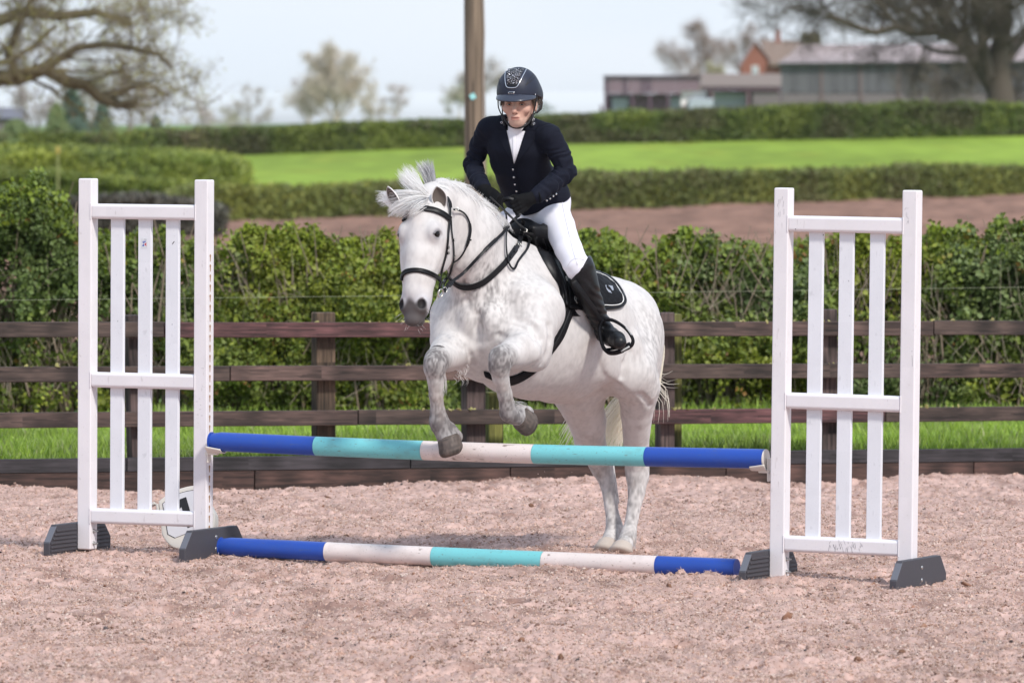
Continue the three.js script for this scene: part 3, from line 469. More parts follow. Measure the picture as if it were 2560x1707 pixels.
{ // bare oak at the right edge, just behind the skyline hedge
  reseed(501); const D = 306, z = 32 - D, P = (x, y, dz = 0) => at(x, y, z + dz);
  const trunk = limb([P(2508, 345), P(2506, 280), P(2500, 215), P(2496, 150), P(2512, 60), P(2505, -40), P(2520, -200)], [0.95, 0.72, 0.62, 0.5, 0.42, 0.36, 0.25], 10);
  const starts = [];
  const L = (pts, r0) => { const p = pts.map((q) => P(...q)), rad = p.map((_, i) => lerp(r0, r0 * 0.55, i / (p.length - 1))); big.push(limb(p, rad, 7)); for (let i = 1; i < p.length; i++) { const d = p[i].clone().sub(p[i - 1]); starts.push({ p: p[i], d: d.clone().add(V(rr(-2, 2), rr(0, 3), rr(-2, 2))), L: 2.6, r: rad[i] * 0.55 }, { p: p[i].clone().lerp(p[i - 1], 0.5), d: V(rr(-1.5, 0.4), rr(-0.2, 1), rr(-1, 1)), L: 2.2, r: rad[i] * 0.4 }); } };
  const big = [];
  L([[2496, 240], [2450, 160], [2400, 95], [2360, 50], [2345, -20], [2335, -120]], 0.42);
  L([[2450, 160, 1], [2410, 112, 1.5], [2350, 80, 2], [2290, 84, 2.5], [2240, 66, 3], [2190, 82, 3.4], [2130, 64, 3.6], [2070, 40, 4]], 0.24);
  L([[2400, 95, -1], [2330, 70, -2], [2270, 30, -3], [2210, 10, -4], [2140, -40, -5]], 0.2);
  L([[2470, 190, 1.6], [2455, 90, 2], [2440, 20, 2.5], [2430, -90, 3]], 0.3);
  L([[2500, 170, -1], [2545, 110, -2], [2590, 60, -3], [2680, 10, -4]], 0.3);
  L([[2345, 0], [2270, -60, 1], [2180, -80, 2], [2080, -60, 3]], 0.22);
  tree('oak_tree', 'large bare oak with dark spreading limbs beside the grey barn', null, starts, 4, { spread: 0.7, shrink: 0.68, droop: 0.12, wander: 0.3, minR: 0.016, kids: [2, 3] }, { bark: barkDark, trunk: [trunk, ...big], tw: { n: 7, L: 0.9, r: 0.012 }, gap: 0.35 });
}
{ // big tree coming into leaf, trunk outside the frame on the left
  reseed(502); const D = 150, z = 32 - D, P = (x, y, dz = 0) => at(x, y, z + dz), big = [], starts = [];
  const trunk = limb([P(-364, 660), P(-360, 520), P(-350, 350), P(-340, 200), P(-350, 40), P(-330, -200)], [0.8, 0.62, 0.5, 0.42, 0.33, 0.2], 10);
  const L = (pts, r0, len) => { const p = pts.map((q) => P(...q)), rad = p.map((_, i) => lerp(r0, r0 * 0.4, i / (p.length - 1))); big.push(limb(p, rad, 7)); for (let i = 1; i < p.length; i++) { const d = p[i].clone().sub(p[i - 1]).normalize(); for (let k = 0; k < 2; k++) starts.push({ p: p[i].clone().lerp(p[i - 1], R()), d: d.clone().multiplyScalar(0.7).add(V(rr(-0.6, 1), rr(-0.5, 1.1), rr(-1, 1))), L: len * rr(0.7, 1.2), r: rad[i] * 0.26 }); } };
  L([[-340, 260], [-200, 200], [-80, 192], [40, 196], [110, 172], [170, 205], [215, 212], [250, 245], [300, 262], [345, 255]], 0.24, 1.0);
  L([[-345, 120], [-180, 60], [-40, 60], [70, 30], [150, 40], [240, 30], [330, 60]], 0.2, 1.1);
  L([[-345, 60], [-150, -30], [10, -30], [130, -60], [280, -40]], 0.2, 1.2);
  L([[110, 172, 1], [190, 120, 1.5], [260, 110, 2], [330, 120, 2.4], [395, 135, 3], [430, 170, 3]], 0.11, 0.8);
  L([[250, 245, -1], [320, 220, -1.5], [380, 215, -2], [425, 240, -2]], 0.08, 0.65);
  L([[40, 196, 1], [20, 130, 1.6], [45, 60, 2], [90, -30, 2]], 0.12, 0.9);
  L([[-80, 192, 1], [-20, 160, 1.6], [30, 150, 2], [90, 110, 2], [140, 60, 2]], 0.1, 0.9);
  tree('spring_tree', 'large tree with olive young leaves reaching in beside the clipped hedges', null, starts, 3, { spread: 0.75, shrink: 0.66, droop: 0.02, wander: 0.32, minR: 0.008, kids: [2, 3] }, { bark: mat([0.15, 0.125, 0.075], 0.95), trunk: [trunk, ...big], tw: { n: 5, L: 0.42, r: 0.005, mat: mat([0.28, 0.23, 0.15], 0.95) }, leafN: 2, leafSize: 0.06, leafCol: [[0.40, 0.39, 0.11], [0.34, 0.33, 0.10], [0.44, 0.44, 0.13], [0.33, 0.27, 0.13]], gap: 0.65 });
}
{ // a hanging twig from the same kind of tree, near the top edge
  reseed(503); const z = 32 - 140, P = (x, y) => at(x, y, z); const t = thing('hanging_twig', 'small budding twig hanging down at the top edge of the sky', 'twig');
  mesh('stem', merge([limb([P(338, -180), P(343, -40), P(345, 5), P(350, 15), P(358, 22)], [0.03, 0.025, 0.02, 0.015, 0.008], 5), limb([P(346, 6), P(347, 15), P(345, 22)], [0.02, 0.013, 0.008], 4)]), mat([0.2, 0.15, 0.09], 0.9), t);
  const list = []; for (let i = 0; i < 14; i++) list.push({ p: P(rr(342, 360), rr(0, 24)), q: rq(), s: rr(0.6, 1), c: lin(0.22, 0.19, 0.07) }); scatter('buds', leafCluster(3, 0.05), leafMat(0.3), list, t);
}
// small bare and budding trees along the skyline: column, base row, top row, half width, distance, tint
function skylineTree(name, label, px, yb, yt, hw, D, tint, leafy, leafCol, seedv, shape = {}) {
  reseed(seedv); const z = 32 - D, b = at(px, yb, z), H = (yb - yt) * D / FOCAL, W = hw * D / FOCAL, starts = [], m = shape.limbs ?? 9;
  const trunk = limb([b.clone().add(V(0, -0.6, 0)), b.clone().add(V(rr(-0.1, 0.1) * W, H * 0.25, 0)), b.clone().add(V(rr(-0.1, 0.1) * W, H * 0.5, 0)), b.clone().add(V(rr(-0.15, 0.15) * W, H * 0.8, 0))], [H * 0.028, H * 0.022, H * 0.015, H * 0.006], 6);
  for (let i = 0; i < m; i++) { const h = 0.02 + 0.7 * Math.pow(R(), 1.5), a = i / m * 6.28 + rr(-0.3, 0.3); starts.push({ p: b.clone().add(V(0, H * h, 0)), d: V(Math.cos(a) * W / H * 1.9, shape.up ?? rr(0.5, 1.1), Math.sin(a) * W / H * 1.5), L: Math.hypot(W * 0.42, H * (0.9 - h) * 0.36), r: H * 0.01 }); }
  return tree(name, label, b, starts, 3, { spread: 0.55, shrink: 0.66, wander: 0.22, droop: shape.droop ?? 0.0, minR: H * 0.0016, kids: [2, 3] }, { bark: mat(tint, 0.95), trunk, tw: { n: 13, L: H * 0.11, r: H * 0.0015 }, leafN: leafy, leafSize: H * 0.018, leafCol, group: 'trees along the skyline', gap: shape.gap ?? 0.15 });
}
const paleBark = [0.6, 0.53, 0.45], rosy = [0.6, 0.52, 0.49], bud = [[0.74, 0.63, 0.48], [0.7, 0.6, 0.48]], green = [[0.36, 0.42, 0.2], [0.42, 0.44, 0.26]];
skylineTree('willow_tree', 'pale fuzzy willow, tallest tree on the skyline beside the telegraph pole', 838, 330, 148, 100, 520, paleBark, 5, bud, 511, { limbs: 22, up: 1.1, droop: -0.05, gap: 0.25 });
skylineTree('ash_tree', 'thin rosy grey bare tree just beside the pale willow', 770, 328, 160, 48, 560, rosy, 1, [[0.42, 0.34, 0.3]], 512, { limbs: 8, gap: 0.3 });
skylineTree('ash_tree', 'low bare bush tree at the foot of the willow', 930, 322, 232, 42, 540, paleBark, 2, bud, 513);
skylineTree('birch_tree', 'small slender bare tree standing between willow and telegraph pole', 990, 322, 208, 38, 560, rosy, 0, bud, 514, { limbs: 7, gap: 0.3 });
skylineTree('ash_tree', 'faint bare tree half hidden behind the telegraph pole', 1205, 310, 135, 72, 700, [0.42, 0.37, 0.34], 2, bud, 515, { gap: 0.25 });
skylineTree('hawthorn_tree', 'small yellow green bush at the foot of the telegraph pole', 1150, 312, 215, 36, 600, paleBark, 6, green, 516);
skylineTree('ash_tree', 'hazy small tree in the gap left of the willow', 620, 338, 225, 62, 620, [0.42, 0.37, 0.34], 2, bud, 517, { gap: 0.2 });
skylineTree('hawthorn_tree', 'pale green bush under the hazy small tree', 575, 340, 280, 48, 560, paleBark, 7, green, 518);
skylineTree('ash_tree', 'tiny bare tree in front of open sky past the garden hedges', 505, 340, 255, 28, 560, rosy, 0, bud, 519);
skylineTree('ash_tree', 'faint low bush beside the rider shoulder on the skyline', 1345, 306, 255, 40, 640, [0.2, 0.26, 0.2], 6, [[0.14, 0.2, 0.14], [0.2, 0.26, 0.16]], 520);
skylineTree('beech_tree', 'rounded rosy bare tree behind the sheds next to the brick house', 1745, 250, 70, 85, 800, [0.36, 0.27, 0.23], 1, [[0.4, 0.28, 0.22]], 521, { limbs: 13, gap: 0.1 });
skylineTree('beech_tree', 'bare tree behind the gable of the brick house', 1865, 240, 72, 62, 840, [0.34, 0.26, 0.23], 1, [[0.4, 0.28, 0.22]], 522, { limbs: 10, gap: 0.25 });
skylineTree('willow_tree', 'small yellow budding bush in front of the rosy tree by the sheds', 1785, 255, 160, 30, 700, paleBark, 8, [[0.5, 0.46, 0.22]], 523);
skylineTree('thorn_tree', 'dark twiggy thorn bush at the foot of the bare oak', 2345, 300, 165, 120, 318, [0.2, 0.165, 0.135], 1, [[0.26, 0.25, 0.13]], 524, { limbs: 18, gap: 0.1 });
skylineTree('thorn_tree', 'green thorn bush just behind the oak trunk at the right edge', 2580, 320, 255, 60, 318, [0.2, 0.2, 0.12], 8, [[0.2, 0.26, 0.06]], 525);
// evergreens and shrubs at the left under the spring tree
function evergreen(name, label, px, yb, yt, hw, D, cols, seedv) {
  reseed(seedv); const z = 32 - D, b = at(px, yb, z), H = (yb - yt) * D / FOCAL, W = hw * D / FOCAL, list = [];
  const t = thing(name, label, 'tree', undefined, 'evergreens and shrubs under the spring tree');
  mesh('trunk', limb([b.clone().add(V(0, -0.4, 0)), b.clone().add(V(0.1, H * 0.5, 0)), b.clone().add(V(0, H * 0.95, 0))], [H * 0.03, H * 0.02, H * 0.004], 6), barkGrey, t);
  for (let i = 0; i < 2600; i++) { const h = Math.pow(R(), 0.9), a = rr(0, 6.28), r = W * Math.pow(1 - h, 0.6) * (0.55 + 0.45 * Math.sqrt(R())) * (0.8 + 0.5 * noise(a * 1.4, h * 6, seedv)), c = cols[Math.floor(R() * cols.length)], v = rr(0.75, 1.25); list.push({ p: b.clone().add(V(Math.cos(a) * r, H * h + rr(-0.04, 0.04) * H, Math.sin(a) * r)), q: rq(), s: rr(0.7, 1.3), c: lin(c[0] * v, c[1] * v, c[2] * v) }); }
  scatter('crown', leafCluster(6, H * 0.05), leafMat(0.2), list, t);
}
const blueG = [[0.16, 0.24, 0.19], [0.13, 0.21, 0.17], [0.2, 0.28, 0.2]], yelG = [[0.3, 0.37, 0.15], [0.26, 0.34, 0.16], [0.34, 0.4, 0.2]];
evergreen('conifer_tree', 'blue green conifer under the overhanging spring branches', 180, 350, 225, 52, 330, blueG, 531);
evergreen('conifer_tree', 'second blue green conifer, narrower, further from the left edge', 255, 350, 258, 38, 350, blueG, 532);
evergreen('conifer_tree', 'small dark conifer standing where the spring branches end', 388, 345, 288, 26, 360, blueG, 533);
evergreen('shrub_tree', 'rounded yellow green shrub between the two conifers', 140, 355, 262, 40, 320, yelG, 534);
evergreen('shrub_tree', 'low yellow green shrub near the left edge of the hedge', 40, 360, 300, 70, 300, yelG, 535);
evergreen('shrub_tree', 'pale green shrub in front of the narrower conifer', 262, 352, 300, 40, 310, yelG, 536);
skylineTree('ash_tree', 'grey bare tree behind the conifers on the left', 320, 345, 190, 60, 480, [0.34, 0.28, 0.26], 1, bud, 537, { gap: 0.2 });
skylineTree('ash_tree', 'rosy bare tree behind the conifers, next to its grey neighbour', 225, 345, 150, 70, 470, [0.38, 0.33, 0.28], 3, green, 538, { gap: 0.2 });
skylineTree('ash_tree', 'mauve bare tree low at the left edge of the view', 90, 345, 210, 60, 460, [0.36, 0.30, 0.28], 1, bud, 539, { gap: 0.2 });

// ---------------------------------------------------------------- farm buildings on the rise
const M_ = {
  brick: mat([0.30, 0.115, 0.08], 0.9), tile: mat([0.36, 0.26, 0.25], 0.9), tile2: mat([0.23, 0.165, 0.13], 0.9), clad: mat([0.125, 0.12, 0.13], 0.9), cladB: mat([0.15, 0.145, 0.155], 0.9), block: mat([0.19, 0.16, 0.16], 0.9),
  roof: mat([0.36, 0.295, 0.29], 0.85), roof2: mat([0.33, 0.26, 0.265], 0.85), purple: mat([0.22, 0.145, 0.17], 0.9), purpleD: mat([0.13, 0.08, 0.105], 0.9), pane: mat([0.42, 0.46, 0.50], 0.5), white: mat([0.7, 0.68, 0.66], 0.8), stone: mat([0.45, 0.38, 0.30], 0.95), ivy: mat([0.2, 0.2, 0.08], 0.9), rust: mat([0.2, 0.13, 0.12], 0.9), frame: mat([0.24, 0.15, 0.17], 0.9),
};
const Dq = (a, b) => a.clone().lerp(b, 0.5);
function slab(px0, y0, px1, y1, z, depth, r = 0.02) { const a = at(px0, y1, z), b = at(px1, y0, z), g = box(b.x - a.x, b.y - a.y, depth, r); g.translate((a.x + b.x) / 2, (a.y + b.y) / 2, z - depth / 2); return g; }
{ // grey clad barn
  const z = 32 - 600, b = thing('farm_barn', 'long grey clad barn with pale pink roof behind the bare oak', 'barn');
  const roofP = (px, y, dz) => at(px, y, z).setZ(z + dz).toArray();
  mesh('wall', slab(1962, 150, 2760, 300, z - 0.3, 9), M_.block, b);
  reseed(61); for (let px = 1953; px < 2745; px += 11.2) { const w = 10.4, j = rr(-1, 1); const g = slab(px, 150 + (px - 1950) * 0.0 , px + w, 232 + j * 2, z, 0.22); mesh('cladding_board', g, R() < 0.5 ? M_.clad : M_.cladB, b); }
  for (const px of [2052, 2150, 2245, 2340]) mesh('stanchion', slab(px, 150, px + 5, 290, z + 0.12, 0.1), M_.rust, b);
  mesh('lower_wall', slab(1955, 234, 2750, 300, z - 0.05, 0.2), M_.block, b);
  const e = [at(1945, 157, z + 0.6), at(2765, 150, z + 0.6), at(2765, 104, z - 5), at(2010, 112, z - 5)], e2 = [at(2765, 150, z - 10.6), at(1945, 157, z - 10.6)];
  const pos = [], idx = []; for (const q of [...e, e2[0].setY(e[1].y), e2[1].setY(e[0].y)]) pos.push(q.x, q.y, q.z); for (const q of [...e, e2[0], e2[1]]) pos.push(q.x, q.y - 0.14, q.z);
  idx.push(0, 1, 2, 0, 2, 3, 3, 2, 4, 3, 4, 5, 6, 8, 7, 6, 9, 8, 9, 10, 8, 9, 11, 10, 0, 6, 1, 1, 6, 7, 0, 3, 6, 3, 9, 6, 3, 5, 9, 5, 11, 9, 1, 7, 2, 2, 7, 8, 2, 8, 4, 4, 8, 10);
  mesh('roof', geomFrom(pos, idx).toNonIndexed(), M_.roof, b).geometry.computeVertexNormals();
  const fl = []; for (let px = 1960; px < 2745; px += 7) fl.push(limb([at(px, 157.5, z + 0.62), at(px + 40 * (1 - (px - 1960) / 800), 112, z - 4.95).add(V(0, 0.03, 0))], [0.07, 0.07], 4)); mesh('roof_ribs', merge(fl), M_.roof, b).userData.kind = 'stuff';
  mesh('gutter', bar(at(1946, 158.5, z + 0.72), at(2764, 151.5, z + 0.72), 0.14, 0.14, 0.03), M_.clad, b);
}
{ // brick farmhouse
  const z = 32 - 720, h = thing('brick_farmhouse', 'red brick farmhouse gable with tiled roof and two chimneys', 'house');
  const g = (px, y, dz = 0) => at(px, y, z).setZ(z + dz);
  const gable = new THREE.Shape([[1853, 300], [1853, 162], [1889, 106], [1940, 165], [1940, 300]].map(([x, y]) => { const p = at(x, y, z); return new THREE.Vector2(p.x, p.y); }));
  const gg = new THREE.ExtrudeGeometry(gable, { depth: 7, bevelEnabled: false }); gg.translate(0, 0, z - 7); mesh('wall', gg, M_.brick, h);
  // each side of the roof as a thin leaning slab
  const slope = (a, b, c, d, t, m, name) => { const pos = []; for (const q of [a, b, c, d]) pos.push(q.x, q.y, q.z); for (const q of [a, b, c, d]) pos.push(q.x, q.y - t, q.z); const i = [0, 1, 2, 0, 2, 3, 4, 6, 5, 4, 7, 6, 0, 4, 1, 1, 4, 5, 1, 5, 2, 2, 5, 6, 2, 6, 3, 3, 6, 7, 3, 7, 0, 0, 7, 4]; const q = geomFrom(pos, i).toNonIndexed(); q.computeVertexNormals(); return mesh(name, q, m, h); };
  slope(g(1890, 101, 0.3), g(1946, 166, 0.3), g(1946, 166, -7.2), g(1890, 101, -7.2), 0.25, M_.tile, 'roof');
  slope(g(1889, 101, 0.3), g(1848, 166, 0.3), g(1848, 166, -7.2), g(1889, 101, -7.2), 0.25, M_.tile, 'roof');
  slope(g(1905, 100, -3.4), g(2030, 100, -3.4), g(2040, 158, 0.8), g(1925, 158, 0.8), 0.25, M_.tile2, 'roof');
  mesh('rear_wing_wall', slab(1940, 156, 2032, 300, z - 0.2, 4), M_.brick, h);
  const ch = mesh('chimney', slab(1940, 76, 1952, 112, z - 3, 1), M_.brick, h); mesh('chimney_pot', slab(1943.5, 64, 1948.5, 76, z - 3.3, 0.3), M_.rust, ch);
  const w = mesh('window', slab(1880, 164, 1897, 190, z + 0.06, 0.12), M_.white, h); mesh('pane', slab(1882.5, 166.5, 1894.5, 187.5, z + 0.09, 0.05), M_.pane, w);
}
{ // stone chimney stack with ivy between house and barn
  const z = 32 - 660, t = thing('stone_chimney_stack', 'pale stone chimney stack overgrown with ivy between house and barn', 'chimney');
  mesh('stack', slab(2003, 112, 2042, 260, z, 1.6, 0.1), M_.stone, t); mesh('shoulder', slab(1990, 132, 2003.5, 260, z, 1.4, 0.1), M_.stone, t); mesh('pot', slab(2026, 74, 2034, 112, z - 0.6, 0.4, 0.05), M_.rust, t);
  reseed(66); const list = []; for (let i = 0; i < 900; i++) list.push({ p: at(rr(2008, 2050), 84 + 60 * Math.pow(R(), 1.2), z).add(V(0, 0, rr(-1.4, 0.35))), q: rq(), s: rr(0.7, 1.3), c: lin(0.24, 0.2, 0.11).multiplyScalar(rr(0.7, 1.3)) });
  scatter('ivy', leafCluster(5, 0.2), leafMat(0.2), list, t);
}
{ // low sheds left of the barn
  const z = 32 - 560, s = thing('lean_to_shed', 'low open shed with pink roof beside the barn', 'shed');
  mesh('roof', slab(1752, 184, 1954, 216, z + 0.3, 5), M_.roof2, s); mesh('eaves_board', slab(1752, 216.3, 1954, 226, z + 0.2, 0.3), M_.purpleD, s); mesh('back_wall', slab(1755, 226.5, 1952, 305, z - 2.6, 0.3), M_.purple, s); mesh('side_wall', slab(1882, 227, 1950, 305, z - 0.1, 1.2), M_.block, s);
  for (const px of [1758, 1778, 1868]) mesh('upright', slab(px, 226.5, px + 6, 305, z + 0.05, 0.25), M_.frame, s);
  mesh('white_panel', slab(1784, 232, 1866, 268, z - 1.4, 0.4), M_.pane, s); mesh('lower_panel', slab(1784, 272, 1866, 300, z - 1.2, 0.4), M_.purple, s);
  const v = thing('open_barn', 'purple brown open fronted barn at the end of the farm', 'barn'), zz = 32 - 540;
  mesh('roof', slab(1510, 188, 1756, 192, zz + 0.3, 6.5), M_.purpleD, v);
  reseed(67); for (let px = 1510; px < 1750; px += 15) mesh('wall_panel', slab(px, 192.3 + rr(0, 1.5), px + 14.4, 234 + rr(-1, 1), zz, 0.2), [M_.purple, M_.purpleD, M_.purple][Math.floor(R() * 3)], v);
  for (const px of [1500, 1511, 1578, 1622, 1668, 1706]) mesh('upright', slab(px, px === 1500 ? 262 : 234.5, px + 7, 310, zz - 0.05, 0.3), M_.purpleD, v);
  for (const [a, b, y0, y1, m] of [[1530, 1572, 244, 300, M_.pane], [1586, 1620, 236, 300, M_.purple], [1630, 1666, 238, 300, M_.purple], [1676, 1704, 242, 300, M_.pane], [1718, 1752, 236, 300, M_.clad]]) mesh('bay_panel', slab(a, y0, b, y1, zz - 1.2, 0.2), m, v);
  mesh('back_wall', slab(1512, 234.6, 1752, 310, zz - 5.8, 0.2), M_.purpleD, v);
  const t = thing('livestock_trailer', 'pale trailer with a curved cover parked in front of the sheds', 'trailer'), zt = 32 - 500;
  mesh('bed', slab(1722, 246, 1784, 290, zt, 1.6, 0.1), M_.pane, t); mesh('cover', new THREE.CylinderGeometry(0.55, 0.55, 1.9, 16, 1, false, 0, Math.PI).rotateZ(Math.PI / 2).rotateX(-Math.PI / 2).translate(at(1736, 246, zt).x, at(1736, 246, zt).y, zt - 0.8), M_.white, t); mesh('drawbar', bar(at(1700, 288, zt - 0.5), at(1730, 240, zt - 0.5), 0.12, 0.12), M_.rust, t);
  for (const px of [1740, 1765]) mesh('wheel', new THREE.CylinderGeometry(0.4, 0.4, 0.2, 20).rotateX(Math.PI / 2).translate(at(px, 290, zt).x, at(px, 290, zt).y, zt + 0.12), M_.purpleD, t);
}
{ // dark barn far left behind the trees
  const z = 32 - 620, s = thing('far_barn', 'low dark slate roofed barn at the left edge under the tree', 'barn'); mesh('wall', slab(-260, 292, 52, 345, z, 6), M_.block, s);
  const a = at(-280, 296, z + 0.5), b = at(60, 296, z + 0.5), c = at(60, 268, z - 3), d = at(-280, 268, z - 3); const g = geomFrom([a.x, a.y, a.z, b.x, b.y, b.z, c.x, c.y, c.z, d.x, d.y, d.z, a.x, a.y, z - 6.5, b.x, b.y, z - 6.5], [0, 1, 2, 0, 2, 3, 3, 2, 5, 3, 5, 4]).toNonIndexed(); g.computeVertexNormals(); mesh('roof', g, mat([0.16, 0.16, 0.19], 0.8), s);
}
{ // telegraph pole
  const z = 32 - 74, t = thing('telegraph_pole', 'weathered round timber telegraph pole rising behind the rider', 'pole');
  const tx = texture(512, (u, v) => { const g = noise(u * 70, v * 5, 1) * 0.5 + noise(u * 160, v * 14, 4) * 0.3, cr = noise(u * 30, v * 2.2, 9) > 0.62 ? 0.7 : 1, m = (1 + 0.25 * g + 0.15 * noise(u * 5, v * 6, 3)) * cr; return [0.485 * m, 0.425 * m, 0.365 * m]; }, true);
  const b = at(1192, 700, z), top = at(1183, -120, z), L = top.y - b.y, g = new THREE.CylinderGeometry(0.105, 0.128, L, 24, 12); g.translate(0, L / 2, 0); const m = mesh('shaft', g, mat(0xffffff, 0.9, { map: tx, bumpMap: tx, bumpScale: 0.006 }), t); m.position.copy(b); m.rotation.z = Math.atan2(b.x - top.x, L);
  const s = at(1182, 241, z); mesh('tag', box(0.062, 0.062, 0.003, 0.001).rotateZ(0.5).translate(s.x, s.y, z + 0.119), mat([0.35, 0.72, 0.72], 0.6), t);
  const w = at(1209, 60, z); mesh('stay_cable', limb([at(1205, -120, z), at(1211, 80, z), at(1209, 180, z), at(1208, 700, z)].map((p) => p.add(V(0, 0, 0.09))), [0.009, 0.009, 0.009, 0.009], 6), mat([0.42, 0.36, 0.32], 0.8), t);
}
{ // orange marker post among the clipped hedges
  const z = 32 - 170, t = thing('marker_post', 'slim post with an orange top among the clipped hedges', 'post'); mesh('post', slab(140, 372, 146, 520, z, 0.06), mat([0.22, 0.24, 0.09], 0.9), t); mesh('cap', slab(138, 366, 148, 384, z + 0.03, 0.1), mat([0.42, 0.33, 0.08], 0.7), t);
}

// ================================================================ THE JUMP
function scuffed(r, g, b, seedv, amount, dirt) { // painted or moulded plastic with fine scratches and specks of dirt
  return texture(512, (u, v) => { let m = 1 + 0.02 * fbm(u * 5, v * 5, seedv, 3); const s1 = noise(u * 70, v * 16, seedv + 3), s2 = noise(u * 19, v * 6, seedv + 8); let k = 0; if (s1 > 0.72 && s2 > 0.05) k = amount * (s1 - 0.72) / 0.28; if (noise(u * 130, v * 90, seedv + 6) > 0.86) k = Math.max(k, amount * 0.7); k += amount * 0.16 * sstep(0.1, 0.6, fbm(u * 9, v * 7, seedv + 1, 3)); k = Math.min(k, 0.85); return [lerp(r * m, dirt[0], k), lerp(g * m, dirt[1], k), lerp(b * m, dirt[2], k)]; }, true);
}
const plastic = (() => { const t = scuffed(0.905, 0.885, 0.895, 12, 0.18, [0.45, 0.4, 0.38]); return mat(0xffffff, 0.42, { map: t, specularIntensity: 0.5 }); })();
const slatPlastic = (() => { const t = scuffed(0.89, 0.89, 0.91, 17, 0.14, [0.4, 0.4, 0.42]); return mat(0xffffff, 0.42, { map: t, specularIntensity: 0.5 }); })();
const rubber = (() => { const t = scuffed(0.265, 0.26, 0.285, 15, 0.2, [0.44, 0.42, 0.43]); return mat(0xffffff, 0.62, { map: t }); })();
const rubberWorn = mat([0.13, 0.135, 0.16], 0.6), steel = mat([0.5, 0.5, 0.5], 0.35, { metalness: 0.9 }), holeBrown = mat([0.36, 0.20, 0.10], 0.9), scuffMark = mat([0.36, 0.34, 0.36], 0.8), darkSpeck = mat([0.06, 0.06, 0.07], 0.8);
function uvMetres(g, s = 0.6, o = 0) { const p = g.attributes.position, n = g.attributes.normal, uv = new Float32Array(p.count * 2); for (let i = 0; i < p.count; i++) { const nx = Math.abs(n.getX(i)), ny = Math.abs(n.getY(i)); uv[i * 2] = ((nx > 0.7 ? p.getZ(i) : p.getX(i)) + o) / s; uv[i * 2 + 1] = ((ny > 0.7 ? p.getZ(i) : p.getY(i)) + o * 1.7) / s; } g.setAttribute('uv', new THREE.BufferAttribute(uv, 2)); return g; }
const POST = 0.074, WING_W = 0.64, WING_H = 1.815;
function makeWing(opts) {
  const w = new THREE.Group(); scene.add(w); const hw = WING_W / 2;
  const post = (x, o, bottom) => mesh('post', uvMetres(box(POST, WING_H - bottom, POST, 0.007).translate(x, bottom + (WING_H - bottom) / 2, 0), 0.6, o), plastic, w);
  const pl = post(-hw, 0.1 + opts.o, 0.0), pr = post(hw, 0.7 + opts.o, 0.0);
  for (const [y, o] of opts.rails) { const L = WING_W - POST + 0.018; mesh('rail', uvMetres(box(L, 0.074, POST * 0.92, 0.016).translate(0.002, y, 0.004), 0.6, o + opts.o), plastic, w); for (const s of [-1, 1]) mesh('weld_collar', box(0.005, 0.08, POST * 0.98, 0.002).translate(s * (L / 2 - 0.004) + 0.002, y, 0.004), plastic, w); }
  for (const [i, x] of opts.slats.entries()) mesh('slat', uvMetres(box(0.072, opts.rails[0][0] - opts.rails[2][0], 0.022, 0.004).translate(x, (opts.rails[0][0] + opts.rails[2][0]) / 2, -0.004), 0.6, i * 0.23 + opts.o), slatPlastic, w);
  // feet: bevelled boards bolted to the outer sides of the posts, ribbed inside
  const prof = new THREE.Shape([[-0.31, -0.03], [-0.31, 0.042], [-0.235, 0.128], [0.235, 0.128], [0.31, 0.042], [0.31, -0.03]].map(([a, b]) => new THREE.Vector2(a, b)));
  for (const s of [-1, 1]) {
    const T = 0.034, g = new THREE.ExtrudeGeometry(prof, { depth: T - 0.006, bevelEnabled: true, bevelSize: 0.003, bevelThickness: 0.003, bevelSegments: 1 }); g.translate(0, 0, -T / 2 + 0.003); g.rotateY(Math.PI / 2);
    const foot = mesh('foot', uvMetres(g, 0.5, s), rubber, w); foot.position.set(s * (hw + POST / 2 + T / 2 + 0.001), s < 0 ? opts.fl : opts.fr, s < 0 ? opts.zl : opts.zr);
    for (let k = 0; k < 6; k++) { const y = 0.004 + k * 0.0195; for (const h of [-1, 1]) { const z1 = y > 0.05 ? 0.30 - (y - 0.042) * 0.87 : 0.302; mesh('rib', box(0.005, 0.011, Math.max(0.05, z1 - 0.045), 0.002).translate(-s * (T / 2 + 0.0025), y, h * (0.045 + (z1 - 0.045) / 2)), rubber, foot); } }
    for (const h of [-1, 1]) { const e = box(0.0335, 0.096, 0.003, 0.001); e.rotateX(-h * Math.atan2(0.075, 0.086)); mesh('bevel_face', e.translate(0, 0.085, h * 0.2725 + h * 0.0022), rubberWorn, foot); }
    for (const y of [0.03, 0.088]) { const b = mesh('bolt', new THREE.SphereGeometry(0.0095, 14, 8, 0, 6.29, 0, 1.57).scale(1, 0.45, 1).rotateZ(-s * Math.PI / 2).translate(s * (T / 2 + 0.0005), y, -foot.position.z), steel, foot); }
  }
  for (const s of [-1, 1]) for (const y of [0.03, 0.09]) { const b = mesh('nut', merge([new THREE.CylinderGeometry(0.011, 0.011, 0.003, 16).rotateZ(Math.PI / 2), new THREE.CylinderGeometry(0.0075, 0.0075, 0.014, 6).rotateZ(Math.PI / 2).translate(0.006 * -s, 0, 0), new THREE.CylinderGeometry(0.0035, 0.0035, 0.03, 8).rotateZ(Math.PI / 2).translate(0.008 * -s, 0, 0)]), steel, w); b.position.set(s * hw - s * (POST / 2 + 0.0015), y, 0.004); }
  return w;
}
function placeWing(w, pxBase, pyBase, z, lean, yaw) { const p = at(pxBase, pyBase, z); w.position.copy(p); w.rotation.set(0, yaw, 0); w.rotateZ(lean); return w; }
const YAW = -25 * Math.PI / 180;                      // right end of the jump stands nearer to the camera
